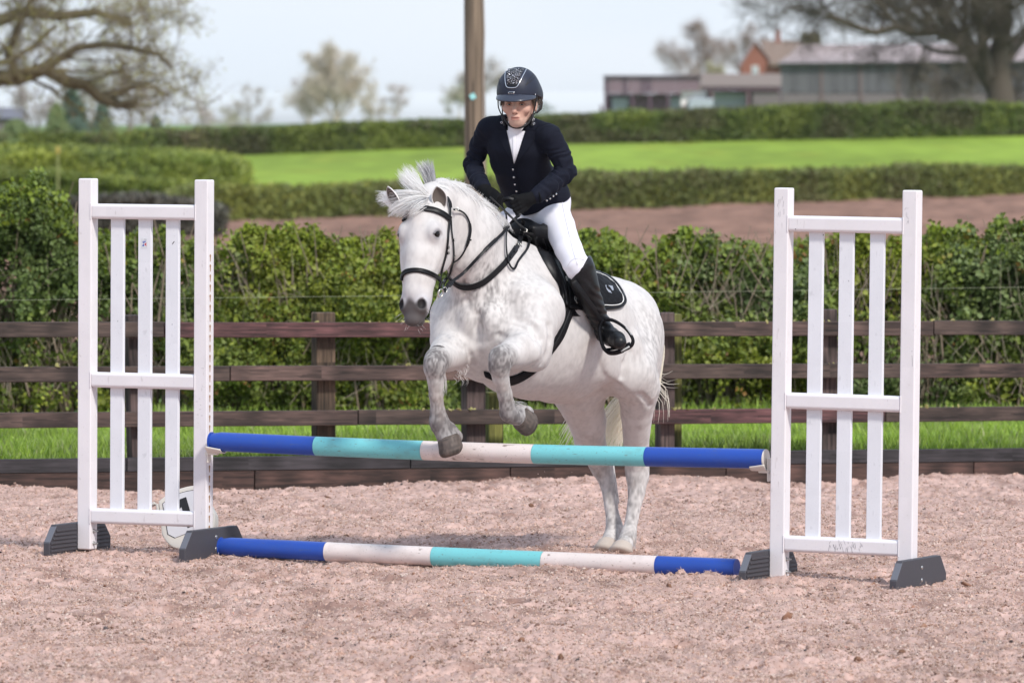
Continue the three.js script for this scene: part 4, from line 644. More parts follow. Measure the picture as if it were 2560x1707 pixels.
const wingA = makeWing({ o: 0, rails: [[1.655, 0.2], [0.832, 0.5], [0.166, 0.9]], slats: [-0.156, -0.004, 0.148], fl: 0, fr: -0.005, zl: 0, zr: 0.01 });
wingA.name = numbered('jump_wing'); tag(wingA, 'white plastic jump wing with a sticker and a keyhole strip', 'jump wing', 'pair of jump wings'); placeWing(wingA, 361, 1378, -0.72, -0.006, YAW);
const wingB = makeWing({ o: 3.3, rails: [[1.650, 0.4], [0.828, 0.7], [0.163, 0.1]], slats: [-0.155, -0.003, 0.15], fl: 0, fr: -0.01, zl: 0, zr: 0.0 });
wingB.name = numbered('jump_wing'); tag(wingB, 'white plastic jump wing with grey scuffs on its bottom rail', 'jump wing', 'pair of jump wings'); placeWing(wingB, 2108, 1452, 0.93, -0.013, YAW);
{ // keyhole strip on the pole side of the left wing, sticker and small marks
  const x = WING_W / 2 + POST / 2, key = (s = 1) => { const sh = new THREE.Shape(); sh.absarc(0, 0.006 * s, 0.0072 * s, -0.9, Math.PI + 0.9, false); sh.lineTo(-0.0028 * s, -0.019 * s); sh.absarc(0, -0.019 * s, 0.0028 * s, Math.PI, 2 * Math.PI, false); return sh; };
  for (let i = 0; i < 28; i++) { const y = 1.44 - i * 0.0487; if (Math.abs(y - 0.55) < 0.035) continue; const g = new THREE.ExtrudeGeometry(key(), { depth: 0.0012, bevelEnabled: false, curveSegments: 8 }); g.rotateY(Math.PI / 2).translate(x - 0.0002, y, 0.006); mesh('keyhole', g, holeBrown, wingA); }
  const st = new THREE.Shape(); st.moveTo(-0.017, -0.024); st.lineTo(0.017, -0.024); st.lineTo(0.017, 0.024); st.lineTo(-0.017, 0.024); const sx = -0.004, sy = 1.502;
  const sticker = mesh('sticker', new THREE.ExtrudeGeometry(st, { depth: 0.001, bevelEnabled: false }).translate(sx, sy, 0.0074), mat([0.68, 0.69, 0.72], 0.5), wingA); sticker.userData.label = 'small square sticker with a blue and red star logo';
  const poly = (p) => new THREE.Shape(p.map(([a, b]) => new THREE.Vector2(a * 0.017, b * 0.024)));
  const blue = mat([0.05, 0.09, 0.42], 0.5), red = mat([0.6, 0.04, 0.06], 0.5), grey = mat([0.3, 0.3, 0.32], 0.5);
  for (const [p, m] of [[[[-0.75, -0.5], [-0.2, -0.1], [-0.05, -0.5], [-0.35, -0.62]], blue], [[[-0.55, 0.35], [-0.35, 0.5], [-0.15, 0.0], [-0.42, 0.0]], blue], [[[-0.1, 0.55], [0.12, 0.45], [0.02, 0.05], [-0.1, 0.1]], blue], [[[0.1, 0.3], [0.5, 0.6], [0.35, 0.15]], blue], [[[0.05, -0.1], [0.4, 0.05], [0.85, 0.1], [0.55, -0.15], [0.75, -0.65], [0.35, -0.35], [0.0, -0.4], [0.2, -0.22]], red], [[[-0.15, 0.72], [0.2, 0.9], [0.7, 0.68], [0.3, 0.78]], grey]]) mesh('print', new THREE.ExtrudeGeometry(poly(p), { depth: 0.0006, bevelEnabled: false }).translate(sx, sy, 0.0085), m, sticker);
  const mark = (w, px, py, ww, hh, rot, z0, m = scuffMark) => mesh('scuff', box(ww, hh, 0.0006, 0.0002).rotateZ(rot).translate(px, py, z0), m, w);
  mark(wingA, 0.155, 1.507, 0.004, 0.018, -0.7, 0.0076, darkSpeck); mark(wingA, -0.15, 1.12, 0.003, 0.004, 0, 0.0076, darkSpeck); mark(wingA, 0.15, 1.11, 0.003, 0.004, 0, 0.0076, darkSpeck);
  reseed(91); for (let i = 0; i < 34; i++) { const c = [-0.06, -0.03, -0.012, 0.006, 0.03, 0.05, 0.075, 0.1][i % 8]; mark(wingB, c + rr(-0.012, 0.012), 0.163 + rr(-0.016, 0.02), rr(0.0012, 0.0026), rr(0.008, 0.03), rr(-0.5, 0.5), 0.0384); }
  for (let i = 0; i < 7; i++) mark(wingB, -0.32 + rr(-0.02, 0.02), 1.72 + rr(-0.04, 0.06), 0.0015, rr(0.01, 0.03), rr(-0.2, 0.2), POST / 2 + 0.0003, scuffMark);
  for (let i = 0; i < 8; i++) mark(wingB, 0.305 + rr(-0.015, 0.015), 1.70 + rr(-0.04, 0.04), 0.0015, rr(0.004, 0.016), rr(-0.8, 0.8), POST / 2 + 0.0003, scuffMark);
  for (let i = 0; i < 9; i++) mark(wingA, 0.322 + rr(-0.02, 0.02), 0.86 + rr(-0.25, 0.06), rr(0.004, 0.014), 0.0014, rr(-0.3, 0.3), POST / 2 + 0.0003, scuffMark);
  mark(wingB, -0.245, 1.625, 0.005, 0.004, 0.3, 0.0384, darkSpeck); mark(wingB, -0.118, 1.60, 0.004, 0.006, 0, 0.0076, darkSpeck); mark(wingB, 0.02, 1.23, 0.003, 0.003, 0, 0.0076, darkSpeck); mark(wingB, 0.012, 1.39, 0.003, 0.004, 0, 0.0076, darkSpeck);
  for (const [a, b, c, d] of [[0.343, 1.105, 0.006, 0.002], [0.345, 1.06, 0.002, 0.05]]) mark(wingB, a, 0.0 + b - 0.03, c, d, 0.05, POST / 2 + 0.0004);
  wingB.userData.label = 'white plastic jump wing with grey scuffs on its bottom rail';
}
// poles
const POLE_R = 0.0462, poleCol = { blue: [0.17, 0.31, 0.66], turquoise: [0.47, 0.77, 0.79], white: [0.88, 0.83, 0.815] };
const poleMats = Object.fromEntries(Object.entries(poleCol).map(([k, c], i) => { const t = scuffed(...c, 60 + i * 7, k === 'blue' ? 0.45 : 0.75, k === 'blue' ? [0.42, 0.38, 0.42] : [0.42, 0.36, 0.33]); return [k, mat(0xffffff, 0.34, { map: t, specularIntensity: 0.6 })]; }));
const capMat = mat([0.72, 0.66, 0.60], 0.6);
function makePole(label, a, b, bands, bend, caps, group) {
  const L = a.distanceTo(b), p = thing('jump_pole', label, 'jump pole', a.clone(), group); p.quaternion.setFromUnitVectors(V(1, 0, 0), b.clone().sub(a).normalize());
  let x = 0; bands.forEach(([c, len], i) => {
    const l = len * L, g = new THREE.CylinderGeometry(POLE_R, POLE_R, l - 0.001, 40, 10, true).rotateZ(-Math.PI / 2).translate(x + l / 2, 0, 0), q = g.attributes.position; for (let k = 0; k < q.count; k++) { const s = q.getX(k) / L; q.setY(k, q.getY(k) - bend * Math.sin(s * Math.PI)); if (s < 0.012) { const f = Math.sqrt(1 - Math.pow(1 - s / 0.012, 2) * 0.35); q.setY(k, q.getY(k) * f); q.setZ(k, q.getZ(k) * f); } }
    const uv = g.attributes.uv; for (let k = 0; k < uv.count; k++) uv.setXY(k, uv.getX(k) * 0.29 / 0.6 + i * 0.3, q.getX(k) / 0.6); const m = mesh('band', g, poleMats[c], p); m.userData.label = c + ' painted band of the pole'; x += l;
  });
  for (const [e, m] of [[0, poleMats[bands[0][0]]], [L, caps]]) mesh('end_cap', new THREE.CylinderGeometry(POLE_R * 0.985, POLE_R * 0.985, 0.006, 40).rotateZ(Math.PI / 2).translate(e ? e + 0.0022 : 0.0025, 0, 0), m, p);
  return p;
}
const topA = at(527, 1103, -0.47), topB = at(1914, 1147, 0.74);
makePole('raised pole with blue ends, turquoise bands and a white middle, resting in the cups', topA, topB, [['blue', 0.196], ['turquoise', 0.197], ['white', 0.2], ['turquoise', 0.2], ['blue', 0.207]], 0.012, capMat, 'striped jump poles');
const lowA = at(550, 1366, -0.60), lowB = at(1840, 1421, 0.52);
makePole('ground pole lying in the sand with blue ends and a turquoise middle', lowA, lowB, [['blue', 0.213], ['white', 0.21], ['turquoise', 0.213], ['white', 0.217], ['blue', 0.147]], 0.004, poleMats.blue, 'striped jump poles');
{ // jump cups that carry the raised pole
  const cream = mat([0.72, 0.66, 0.60], 0.5);
  const cup = (label, pos, dir) => { // dir: unit vector from the post along the pole
    const c = thing('jump_cup', label, 'jump cup', pos, 'pole cups'); c.quaternion.setFromUnitVectors(V(1, 0, 0), dir);
    const nu = 16, nv = 10, P = [], N = []; for (let j = 0; j <= nv; j++) for (let i = 0; i <= nu; i++) { const t = lerp(-1.15, 1.15, i / nu) * (1 - 0.25 * (j / nv)), r = POLE_R + 0.006, x = 0.004 + j / nv * 0.078; P.push(V(x, -Math.cos(t) * r, Math.sin(t) * r)); N.push(V(0, -Math.cos(t), Math.sin(t))); }
    mesh('saddle', sheet(P, nu, nv, N, 0.006), cream, c); mesh('back_plate', box(0.009, 0.11, 0.034, 0.004).translate(-0.0005, -0.05, 0), cream, c); mesh('pin', box(0.016, 0.02, 0.012, 0.003).translate(-0.011, -0.06, 0), cream, c); mesh('web', box(0.05, 0.012, 0.03, 0.004).translate(0.024, -POLE_R - 0.0135, 0), cream, c); return c;
  };
  const d = topB.clone().sub(topA).normalize(); cup('cream plastic cup on the keyholed post holding the raised pole', topA.clone().addScaledVector(d, -0.012), d); cup('cream plastic cup on the other wing under the pole end cap', topB.clone().addScaledVector(d, 0.018), d.clone().negate());
}
{ // number marker lying tilted behind the left wing
  const t = thing('fence_number_marker', 'cream plastic number marker with a black 1, tilted behind the white wing', 'number marker'); const cream = mat([0.70, 0.66, 0.60], 0.55), face = mat([0.66, 0.65, 0.68], 0.5), black = mat([0.012, 0.012, 0.014], 0.5);
  const out = (k) => { const s = new THREE.Shape(); s.moveTo(-0.135 * k, -0.02); s.lineTo(-0.105 * k, 0.185); s.quadraticCurveTo(0, 0.235 * k, 0.105 * k, 0.185); s.lineTo(0.135 * k, -0.02); s.quadraticCurveTo(0.12 * k, -0.13, 0.06 * k, -0.15); s.lineTo(-0.06 * k, -0.15); s.quadraticCurveTo(-0.12 * k, -0.13, -0.135 * k, -0.02); return s; };
  const sh = out(1), hole = new THREE.Path(); hole.absellipse(0, -0.115, 0.05, 0.018, 0, 6.283, true); sh.holes.push(hole);
  mesh('body', new THREE.ExtrudeGeometry(sh, { depth: 0.05, bevelEnabled: true, bevelSize: 0.006, bevelThickness: 0.006, bevelSegments: 2, curveSegments: 16 }).translate(0, 0, -0.06), cream, t);
  const pl = (a, b) => { const s = new THREE.Shape(); s.moveTo(-a * 0.95, -0.035); s.lineTo(-a * 0.8, 0.165 * b); s.quadraticCurveTo(0, 0.21 * b, a * 0.8, 0.165 * b); s.lineTo(a * 0.95, -0.035); s.lineTo(a * 0.7, -0.075 * b); s.lineTo(-a * 0.7, -0.075 * b); return s; };
  mesh('border', new THREE.ExtrudeGeometry(pl(0.118, 1), { depth: 0.0015, bevelEnabled: false, curveSegments: 16 }).translate(0, 0, -0.0035), black, t); mesh('plate', new THREE.ExtrudeGeometry(pl(0.114, 0.98), { depth: 0.0018, bevelEnabled: false, curveSegments: 16 }).translate(0, 0, -0.003), face, t);
  mesh('numeral', new THREE.ExtrudeGeometry(new THREE.Shape([[-0.045, 0.105], [-0.004, 0.148], [0.03, 0.148], [0.03, -0.045], [-0.006, -0.045], [-0.006, 0.098], [-0.03, 0.082]].map(([a, b]) => new THREE.Vector2(a, b))), { depth: 0.0012, bevelEnabled: false }).translate(0, 0, -0.001), black, t);
  mesh('clip', box(0.03, 0.02, 0.03, 0.006).translate(-0.145, 0.19, -0.02), cream, t); mesh('side_rim', box(0.014, 0.1, 0.03, 0.005).rotateZ(-0.15).translate(-0.128, 0.13, -0.02), cream, t);
  t.position.copy(at(466, 1302, -0.98)); t.rotation.set(-0.3, -0.3, 0.3); t.scale.set(1.02, 0.8, 1);
}

// ================================================================ THE HORSE
const HO = at(1525, 810, -1.2), HF = V(-0.5, 0, 0.866), HL = V(0.866, 0, 0.5), UP = V(0, 1, 0);
const Hp = (s, u, l) => HO.clone().addScaledVector(HF, s).addScaledVector(UP, u).addScaledVector(HL, l);
const chain = (nodes, k) => { const out = []; for (let i = 0; i + 1 < nodes.length; i++) out.push(cone(nodes[i][0], nodes[i + 1][0], nodes[i][1], nodes[i + 1][1], i === 0 ? k : 0.012)); return out; };
const J = (px, py, z, r) => [at(px, py, z), r];
// torso
const torso = sweep([
  { p: Hp(-0.22, 0.0, 0), w: 0.11, h: 0.13 }, { p: Hp(-0.11, 0.0, 0), w: 0.2, h: 0.21 }, { p: Hp(0.06, -0.01, 0), w: 0.245, h: 0.245 }, { p: Hp(0.26, -0.045, 0), w: 0.265, h: 0.295 }, { p: Hp(0.5, -0.035, 0), w: 0.3, h: 0.335 },
  { p: Hp(0.74, 0.0, 0), w: 0.295, h: 0.345 }, { p: Hp(0.94, 0.045, 0), w: 0.245, h: 0.365 }, { p: Hp(1.12, 0.06, 0), w: 0.225, h: 0.30 }, { p: Hp(1.24, 0.06, 0), w: 0.18, h: 0.20 }], HL, 0.06);
// head frame
const hTop = at(1066, 500, 0.26), hBot = at(1036, 808, 0.40);
const hA = hBot.clone().sub(hTop).normalize();                    // poll to muzzle
const hN = V(-0.44, 0, 0.90).addScaledVector(hA, -V(-0.44, 0, 0.90).dot(hA)).normalize();   // out of the face
const hR = hN.clone().cross(hA).normalize(); if (hR.x < 0) hR.negate();                      // towards the near (left) cheek
const Hd = (t, n, r) => hTop.clone().addScaledVector(hA, t).addScaledVector(hN, n).addScaledVector(hR, r);
const head = [
  sweep([{ p: Hd(-0.01, -0.05, 0), w: 0.085, h: 0.08 }, { p: Hd(0.08, -0.035, 0), w: 0.108, h: 0.095 }, { p: Hd(0.17, -0.025, 0), w: 0.112, h: 0.105 }, { p: Hd(0.28, -0.01, 0), w: 0.091, h: 0.096 }, { p: Hd(0.38, 0.0, 0), w: 0.072, h: 0.08 }, { p: Hd(0.47, 0.0, 0), w: 0.063, h: 0.07 }, { p: Hd(0.525, 0.0, 0), w: 0.064, h: 0.062 }], hR, 0.05),
  ell(Hd(0.20, -0.095, 0.055), hA, hN, hR, 0.13, 0.10, 0.045, 0.04), ell(Hd(0.20, -0.095, -0.055), hA, hN, hR, 0.13, 0.10, 0.045, 0.04),   // cheeks
  ell(Hd(0.165, 0.045, 0.076), hA, hN, hR, 0.045, 0.035, 0.028, 0.03), ell(Hd(0.165, 0.045, -0.076), hA, hN, hR, 0.045, 0.035, 0.028, 0.03),   // brow bones
  cone(Hd(0.10, 0.055, 0), Hd(0.44, 0.05, 0), 0.03, 0.022, 0.05),                                                                           // nasal bone
  cone(Hd(0.19, -0.005, 0.1), Hd(0.34, 0.02, 0.07), 0.014, 0.008, 0.035), cone(Hd(0.19, -0.005, -0.1), Hd(0.34, 0.02, -0.07), 0.014, 0.008, 0.035), // face crest
  ell(Hd(0.515, 0.03, 0.042), hA, hN, hR, 0.036, 0.03, 0.03, 0.025), ell(Hd(0.515, 0.03, -0.042), hA, hN, hR, 0.036, 0.03, 0.03, 0.025),   // nostril rims
  ell(Hd(0.588, 0.022, 0), hA, hN, hR, 0.03, 0.034, 0.04, 0.03), ell(Hd(0.578, -0.03, 0), hA, hN, hR, 0.03, 0.03, 0.034, 0.012),           // upper and lower lip
];
const headCuts = [
  cut(ell(Hd(0.515, 0.056, 0.056), hA, hN, hR, 0.027, 0.02, 0.016, 0.01), 0.008), cut(ell(Hd(0.515, 0.056, -0.056), hA, hN, hR, 0.027, 0.02, 0.016, 0.01), 0.008),
  cut(ell(Hd(0.178, 0.045, 0.113), hA, hN, hR, 0.014, 0.024, 0.018, 0.01), 0.012), cut(ell(Hd(0.178, 0.045, -0.113), hA, hN, hR, 0.014, 0.024, 0.018, 0.01), 0.012),
];
// neck
const neck = sweep([{ p: Hp(1.0, 0.12, 0), w: 0.20, h: 0.28 }, { p: Hp(1.14, 0.23, -0.01), w: 0.16, h: 0.25 }, { p: at(1176, 602, 0.0), w: 0.12, h: 0.195 }, { p: at(1132, 532, 0.08), w: 0.096, h: 0.15 }, { p: at(1098, 496, 0.17), w: 0.08, h: 0.105 }], HL, 0.09);
const chest = [ell(Hp(1.20, -0.02, 0.0), HF, UP, HL, 0.17, 0.22, 0.225, 0.08), ell(Hp(1.33, 0.03, 0.075), HF, UP, HL, 0.07, 0.10, 0.085, 0.07), ell(Hp(1.33, 0.03, -0.075), HF, UP, HL, 0.07, 0.10, 0.085, 0.07)];
// legs: shoulder, arm and lower leg as tapering chains of joints
const legFR = [...chain([J(1150, 800, -0.22, 0.15), J(1128, 850, -0.10, 0.10)], 0.08), ...chain([J(1150, 868, -0.12, 0.098), J(1118, 884, 0.07, 0.085), J(1094, 900, 0.22, 0.062), J(1087, 912, 0.27, 0.05)], 0.05),
  ...chain([J(1087, 906, 0.262, 0.05), J(1086, 924, 0.262, 0.048), J(1088, 950, 0.25, 0.0375), J(1090, 988, 0.235, 0.032), J(1094, 1028, 0.215, 0.034), J(1097, 1052, 0.205, 0.045), J(1101, 1064, 0.202, 0.045), J(1110, 1086, 0.205, 0.039), J(1117, 1104, 0.21, 0.043)], 0.02), cone(at(1126, 1072, 0.17), at(1136, 1092, 0.165), 0.03, 0.04, 0.03)];
const legFL = [...chain([J(1330, 780, -0.12, 0.16), J(1322, 838, 0.0, 0.115)], 0.08), ...chain([J(1322, 872, -0.02, 0.105), J(1296, 878, 0.12, 0.082), J(1262, 890, 0.28, 0.058), J(1250, 898, 0.33, 0.05)], 0.05),
  ...chain([J(1250, 890, 0.325, 0.05), J(1249, 916, 0.322, 0.051), J(1252, 946, 0.30, 0.038), J(1262, 986, 0.265, 0.034), J(1268, 1014, 0.24, 0.037), J(1272, 1032, 0.225, 0.043), J(1286, 1040, 0.20, 0.039), J(1300, 1044, 0.17, 0.043)], 0.02), cone(at(1298, 1024, 0.15), at(1316, 1032, 0.13), 0.028, 0.036, 0.03), cone(at(1330, 885, 0.02), at(1345, 898, -0.03), 0.05, 0.04, 0.06)];
const legHR = [cone(Hp(0.0, -0.02, -0.12), at(1452, 960, -0.95), 0.18, 0.13, 0.07), ...chain([J(1446, 985, -1.0, 0.125), J(1468, 1050, -1.12, 0.093), J(1476, 1106, -1.22, 0.076), J(1500, 1158, -1.31, 0.055), J(1506, 1172, -1.32, 0.053), J(1519, 1208, -1.32, 0.038), J(1528, 1265, -1.30, 0.0325), J(1534, 1304, -1.28, 0.036), J(1537, 1322, -1.27, 0.043), J(1528, 1345, -1.23, 0.039), J(1522, 1358, -1.2, 0.044)], 0.05), cone(at(1520, 1150, -1.38), at(1540, 1255, -1.35), 0.028, 0.018, 0.02)];
const legHL = [cone(Hp(0.02, -0.04, 0.10), at(1574, 930, -0.85), 0.18, 0.13, 0.07), ...chain([J(1597, 968, -0.92, 0.108), J(1592, 1033, -1.02, 0.078), J(1591, 1112, -1.14, 0.062), J(1593, 1172, -1.2, 0.058), J(1594, 1192, -1.2, 0.056), J(1592, 1232, -1.18, 0.041), J(1580, 1298, -1.14, 0.031), J(1573, 1330, -1.11, 0.036), J(1570, 1346, -1.1, 0.041), J(1562, 1362, -1.05, 0.04), J(1558, 1368, -1.03, 0.044)], 0.05), cone(at(1606, 1150, -1.27), at(1606, 1225, -1.24), 0.03, 0.018, 0.02),
  ell(at(1604, 905, -1.1), HF, UP, HL, 0.15, 0.2, 0.075, 0.08)];
const details = [ell(Hp(0.42, -0.05, 0.27), HF, UP, HL, 0.15, 0.2, 0.04, 0.08), cone(at(1432, 975, -0.95), at(1520, 960, -0.9), 0.045, 0.03, 0.06), ell(Hp(0.14, -0.28, 0), HF, UP, HL, 0.12, 0.07, 0.08, 0.06)];
const baseF = field([torso, neck, ...chest, ...legFR, ...legFL, ...legHR, ...legHL, ...details]);
const crease = (pts, r, k, sink = 0.3) => { const q = pts.map(([x, y]) => { const h = hit(baseF, x, y); return h.p.addScaledVector(h.n, r * (1 - sink * 2)); }), o = []; for (let i = 0; i + 1 < q.length; i++) o.push(cut(cone(q[i], q[i + 1], r, r), k)); return o; };
const creases = [...crease([[1112, 838], [1128, 852], [1146, 864], [1158, 872]], 0.007, 0.022), ...crease([[1168, 868], [1177, 890], [1181, 912]], 0.007, 0.02), ...crease([[1290, 800], [1318, 806], [1338, 822], [1348, 846]], 0.008, 0.03), ...crease([[1282, 812], [1308, 818], [1326, 832]], 0.005, 0.02), ...crease([[1248, 838], [1262, 846]], 0.007, 0.025), ...crease([[1192, 790], [1194, 820], [1196, 850]], 0.012, 0.05, 0.2), ...crease([[1372, 815], [1376, 850], [1366, 890], [1356, 910]], 0.008, 0.03), ...crease([[1572, 880], [1562, 910], [1556, 940]], 0.008, 0.03), ...crease([[1600, 985], [1616, 1000], [1626, 1015]], 0.006, 0.025), ...crease([[1150, 690], [1160, 720], [1166, 750]], 0.008, 0.035, 0.2)];
const muscles = [[1310, 850, 0.03], [1340, 880, 0.026], [1170, 800, 0.04], [1225, 800, 0.045], [1300, 740, 0.05], [1590, 860, 0.05], [1450, 760, 0.05]].map(([x, y, r]) => { const h = hit(baseF, x, y); return ell(h.p.addScaledVector(h.n, -r * 0.55), V(1, 0, 0), UP, V(0, 0, 1), r, r * 1.3, r, 0.05); });
const horsePrims = [torso, neck, ...chest, ...legFR, ...legFL, ...legHR, ...legHL, ...details, ...muscles, ...creases, ...head, ...headCuts];
const horseF = field(horsePrims);

const nearTo = (p, c, r0, r1) => 1 - sstep(r0, r1, p.distanceTo(c));
const kneeR = at(1087, 908, 0.27), kneeL = at(1249, 900, 0.33), fetR = at(1097, 1052, 0.2), fetL = at(1272, 1030, 0.22), muz = Hd(0.55, 0.02, 0), eyeN = Hd(0.178, 0.05, 0.1), eyeF = Hd(0.178, 0.05, -0.1), chestC = at(1200, 740, 0.05), flankC = at(1620, 900, -1), shL = at(1230, 720, 0.1), scar = at(1598, 930, -0.8);
function coat(p, n) {
  const d1 = fbm(p.x * 13, p.y * 13, p.z * 13, 3), d2 = noise(p.x * 120, p.y * 45, p.z * 120), d3 = noise(p.x * 30, p.y * 22, p.z * 30), d4 = fbm(p.x * 5 + 3, p.y * 5, p.z * 5, 3);
  const f1 = noise(p.x * 62, p.y * 34, p.z * 62), f2 = noise(p.x * 130, p.y * 60, p.z * 130), fleck = sstep(-0.55, 0.75, 0.6 * f1 + 0.5 * f2 + 0.3 * d1 + 0.15 * d4);
  let g = 0.05 + 0.16 * fleck + 0.09 * sstep(0.1, 0.5, d4);
  g += (0.5 * nearTo(p, chestC, 0.0, 0.36) + 0.34 * nearTo(p, shL, 0.0, 0.26) + 0.56 * nearTo(p, flankC, 0.0, 0.36)) * fleck * (0.65 + 0.45 * sstep(-0.25, 0.4, d4 + 0.4 * d1));
  for (const k of [kneeR, kneeL]) g += 1.0 * nearTo(p, k, 0.035, 0.12) * clamp(0.78 + 0.35 * f2 + 0.15 * f1, 0.3, 1.1);
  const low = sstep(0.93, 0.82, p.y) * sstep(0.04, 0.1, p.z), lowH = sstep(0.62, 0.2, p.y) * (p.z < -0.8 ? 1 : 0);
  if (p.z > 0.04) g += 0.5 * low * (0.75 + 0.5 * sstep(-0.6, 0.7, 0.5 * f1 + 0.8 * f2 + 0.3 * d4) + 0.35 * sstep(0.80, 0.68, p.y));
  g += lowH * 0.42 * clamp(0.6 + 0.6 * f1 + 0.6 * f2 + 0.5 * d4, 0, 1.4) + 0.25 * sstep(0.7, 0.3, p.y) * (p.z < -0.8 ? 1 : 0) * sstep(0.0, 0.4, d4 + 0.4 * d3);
  for (const k of [fetR, fetL]) g += 0.35 * nearTo(p, k, 0.02, 0.11) * (0.8 + 0.5 * d2);
  g = clamp(g, 0, 1);
  let c = [lerp(0.68, 0.165, g), lerp(0.645, 0.15, g), lerp(0.63, 0.15, g)];
  const mix = (r, gg, b, k) => { k = clamp(k, 0, 1); c = [lerp(c[0], r, k), lerp(c[1], gg, k), lerp(c[2], b, k)]; };
  mix(0.52, 0.40, 0.33, (lowH * 0.5 + 0.25 * low) * sstep(0.05, 0.5, d4 + 0.3 * d3));                          // sandy stains on the legs
  const q = p.clone().sub(hTop), ht = q.dot(hA), hn = q.dot(hN), hr = q.dot(hR);
  if (p.z > 0.15 && ht > -0.2 && ht < 0.66 && hn > -0.25 && Math.abs(hr) < 0.17) {
    mix(0.46, 0.45, 0.49, 0.6 * sstep(0.42, 0.5, ht + 0.03 * d3));
    mix(0.06, 0.048, 0.046, sstep(0.515, 0.56, ht + 0.05 * d1 + 0.05 * sstep(0.05, 0.0, Math.abs(hr - 0.006))) * 0.92);         // dark skin of the muzzle
    for (const sgn of [-1, 1]) { const e = p.distanceTo(Hd(0.515, 0.05, 0.054 * sgn)); mix(0.03, 0.027, 0.028, 1 - sstep(0.02, 0.032, e)); }
    for (const e of [eyeN, eyeF]) { const dd = p.distanceTo(e); mix(0.11, 0.105, 0.12, (1 - sstep(0.018, 0.035, dd)) * 0.9); mix(0.45, 0.43, 0.45, 0.45 * (1 - sstep(0.03, 0.075, dd + 0.012 * d3))); }
    const w = Hd(0.125, 0.09, 0.005), wd = p.distanceTo(w); mix(0.6, 0.5, 0.45, 0.35 * (1 - sstep(0.0, 0.055, wd)) * (0.6 + 0.6 * d2));
  }
  const cx = p.x * FOCAL / (32 - p.z) + 1280;
  if (p.z > 0.08 && p.z < 0.26 && p.y < 0.62 && cx < 1180 && p.distanceTo(kneeR) > 0.3) mix(0.2, 0.17, 0.16, 0.75 * sstep(0.02, 0.10, fetR.distanceTo(p)) * (0.8 + 0.4 * d2));
  if (p.distanceTo(scar) < 0.014) mix(0.25, 0.13, 0.11, 0.9);
  return c;
}
const horse = thing('horse', 'light dapple grey horse jumping over the raised pole, ridden', 'horse', undefined);
const coatMat = mat([1, 1, 1], 0.72, { vertexColors: true, specularIntensity: 0.35, sheen: 0.25, sheenRoughness: 0.6, sheenColor: lin(0.8, 0.8, 0.8) });
mesh('body', solid(horsePrims, V(-1.1, -0.02, -1.85), V(0.95, 1.95, 0.75), 0.0072, { color: coat, warp: (p) => 0.0022 * fbm(p.x * 22, p.y * 14, p.z * 22, 2) }), coatMat, horse);
// hooves
const hoofMat = (() => { const t = texture(128, (u, v) => { const m = 1 + 0.2 * noise(u * 40, v * 9, 2) + 0.2 * noise(u * 6, v * 14, 5); return [0.335 * m, 0.295 * m, 0.275 * m]; }, true); return mat(0xffffff, 0.7, { map: t }); })(), hoofPale = mat([0.5, 0.43, 0.38], 0.8);
function hoof(a, b, r0, r1, toe, m, name = 'hoof') { // a: coronet centre, b: sole centre, toe: forward direction
  const ax = b.clone().sub(a), L = ax.length(); ax.normalize(); const f = toe.clone().addScaledVector(ax, -toe.dot(ax)).normalize(), s = ax.clone().cross(f), pos = [], uvs = [], idx = [], n = 28, rows = [[-0.12, 0.82], [0, 0.98], [0.1, 1.05], [0.45, 1.03 + 0.4 * (r1 / r0 - 1)], [0.72, r1 / r0 * 0.99], [0.9, r1 / r0 * 0.93], [1.02, r1 / r0 * 0.8], [1.08, r1 / r0 * 0.6], [1.09, 0.02]];
  rows.forEach(([t, k], j) => { for (let i = 0; i <= n; i++) { const an = i / n * Math.PI * 2, c = Math.cos(an), heel = c < -0.55 ? 0.86 + 0.1 * Math.abs(Math.sin(an)) : 1, rr_ = r0 * k * heel, q = a.clone().addScaledVector(ax, L * t * (1 - 0.18 * Math.max(0, -c))).addScaledVector(f, c * rr_ * 1.06 + t * 0.014).addScaledVector(s, Math.sin(an) * rr_); pos.push(q.x, q.y, q.z); uvs.push(i / n, t * 0.5); } });
  for (let j = 0; j + 1 < rows.length; j++) for (let i = 0; i < n; i++) { const p0 = j * (n + 1) + i; idx.push(p0, p0 + 1, p0 + n + 1, p0 + 1, p0 + n + 2, p0 + n + 1); }
  const g = geomFrom(pos, idx); g.setAttribute('uv', new THREE.Float32BufferAttribute(uvs, 2)); return mesh(name, g, m, horse);
}
hoof(at(1121, 1094, 0.208), at(1134, 1134, 0.208), 0.052, 0.06, V(-0.5, -0.2, 0.85), hoofMat);
hoof(at(1300, 1042, 0.165), at(1327, 1056, 0.12), 0.054, 0.061, V(-0.3, -0.7, 0.65), hoofMat);
hoof(at(1522, 1354, -1.2), at(1516, 1383, -1.17), 0.047, 0.06, V(-0.5, 0, 0.86), hoofPale);
hoof(at(1558, 1362, -1.03), at(1554, 1387, -1.0), 0.046, 0.06, V(-0.5, 0, 0.86), hoofPale);
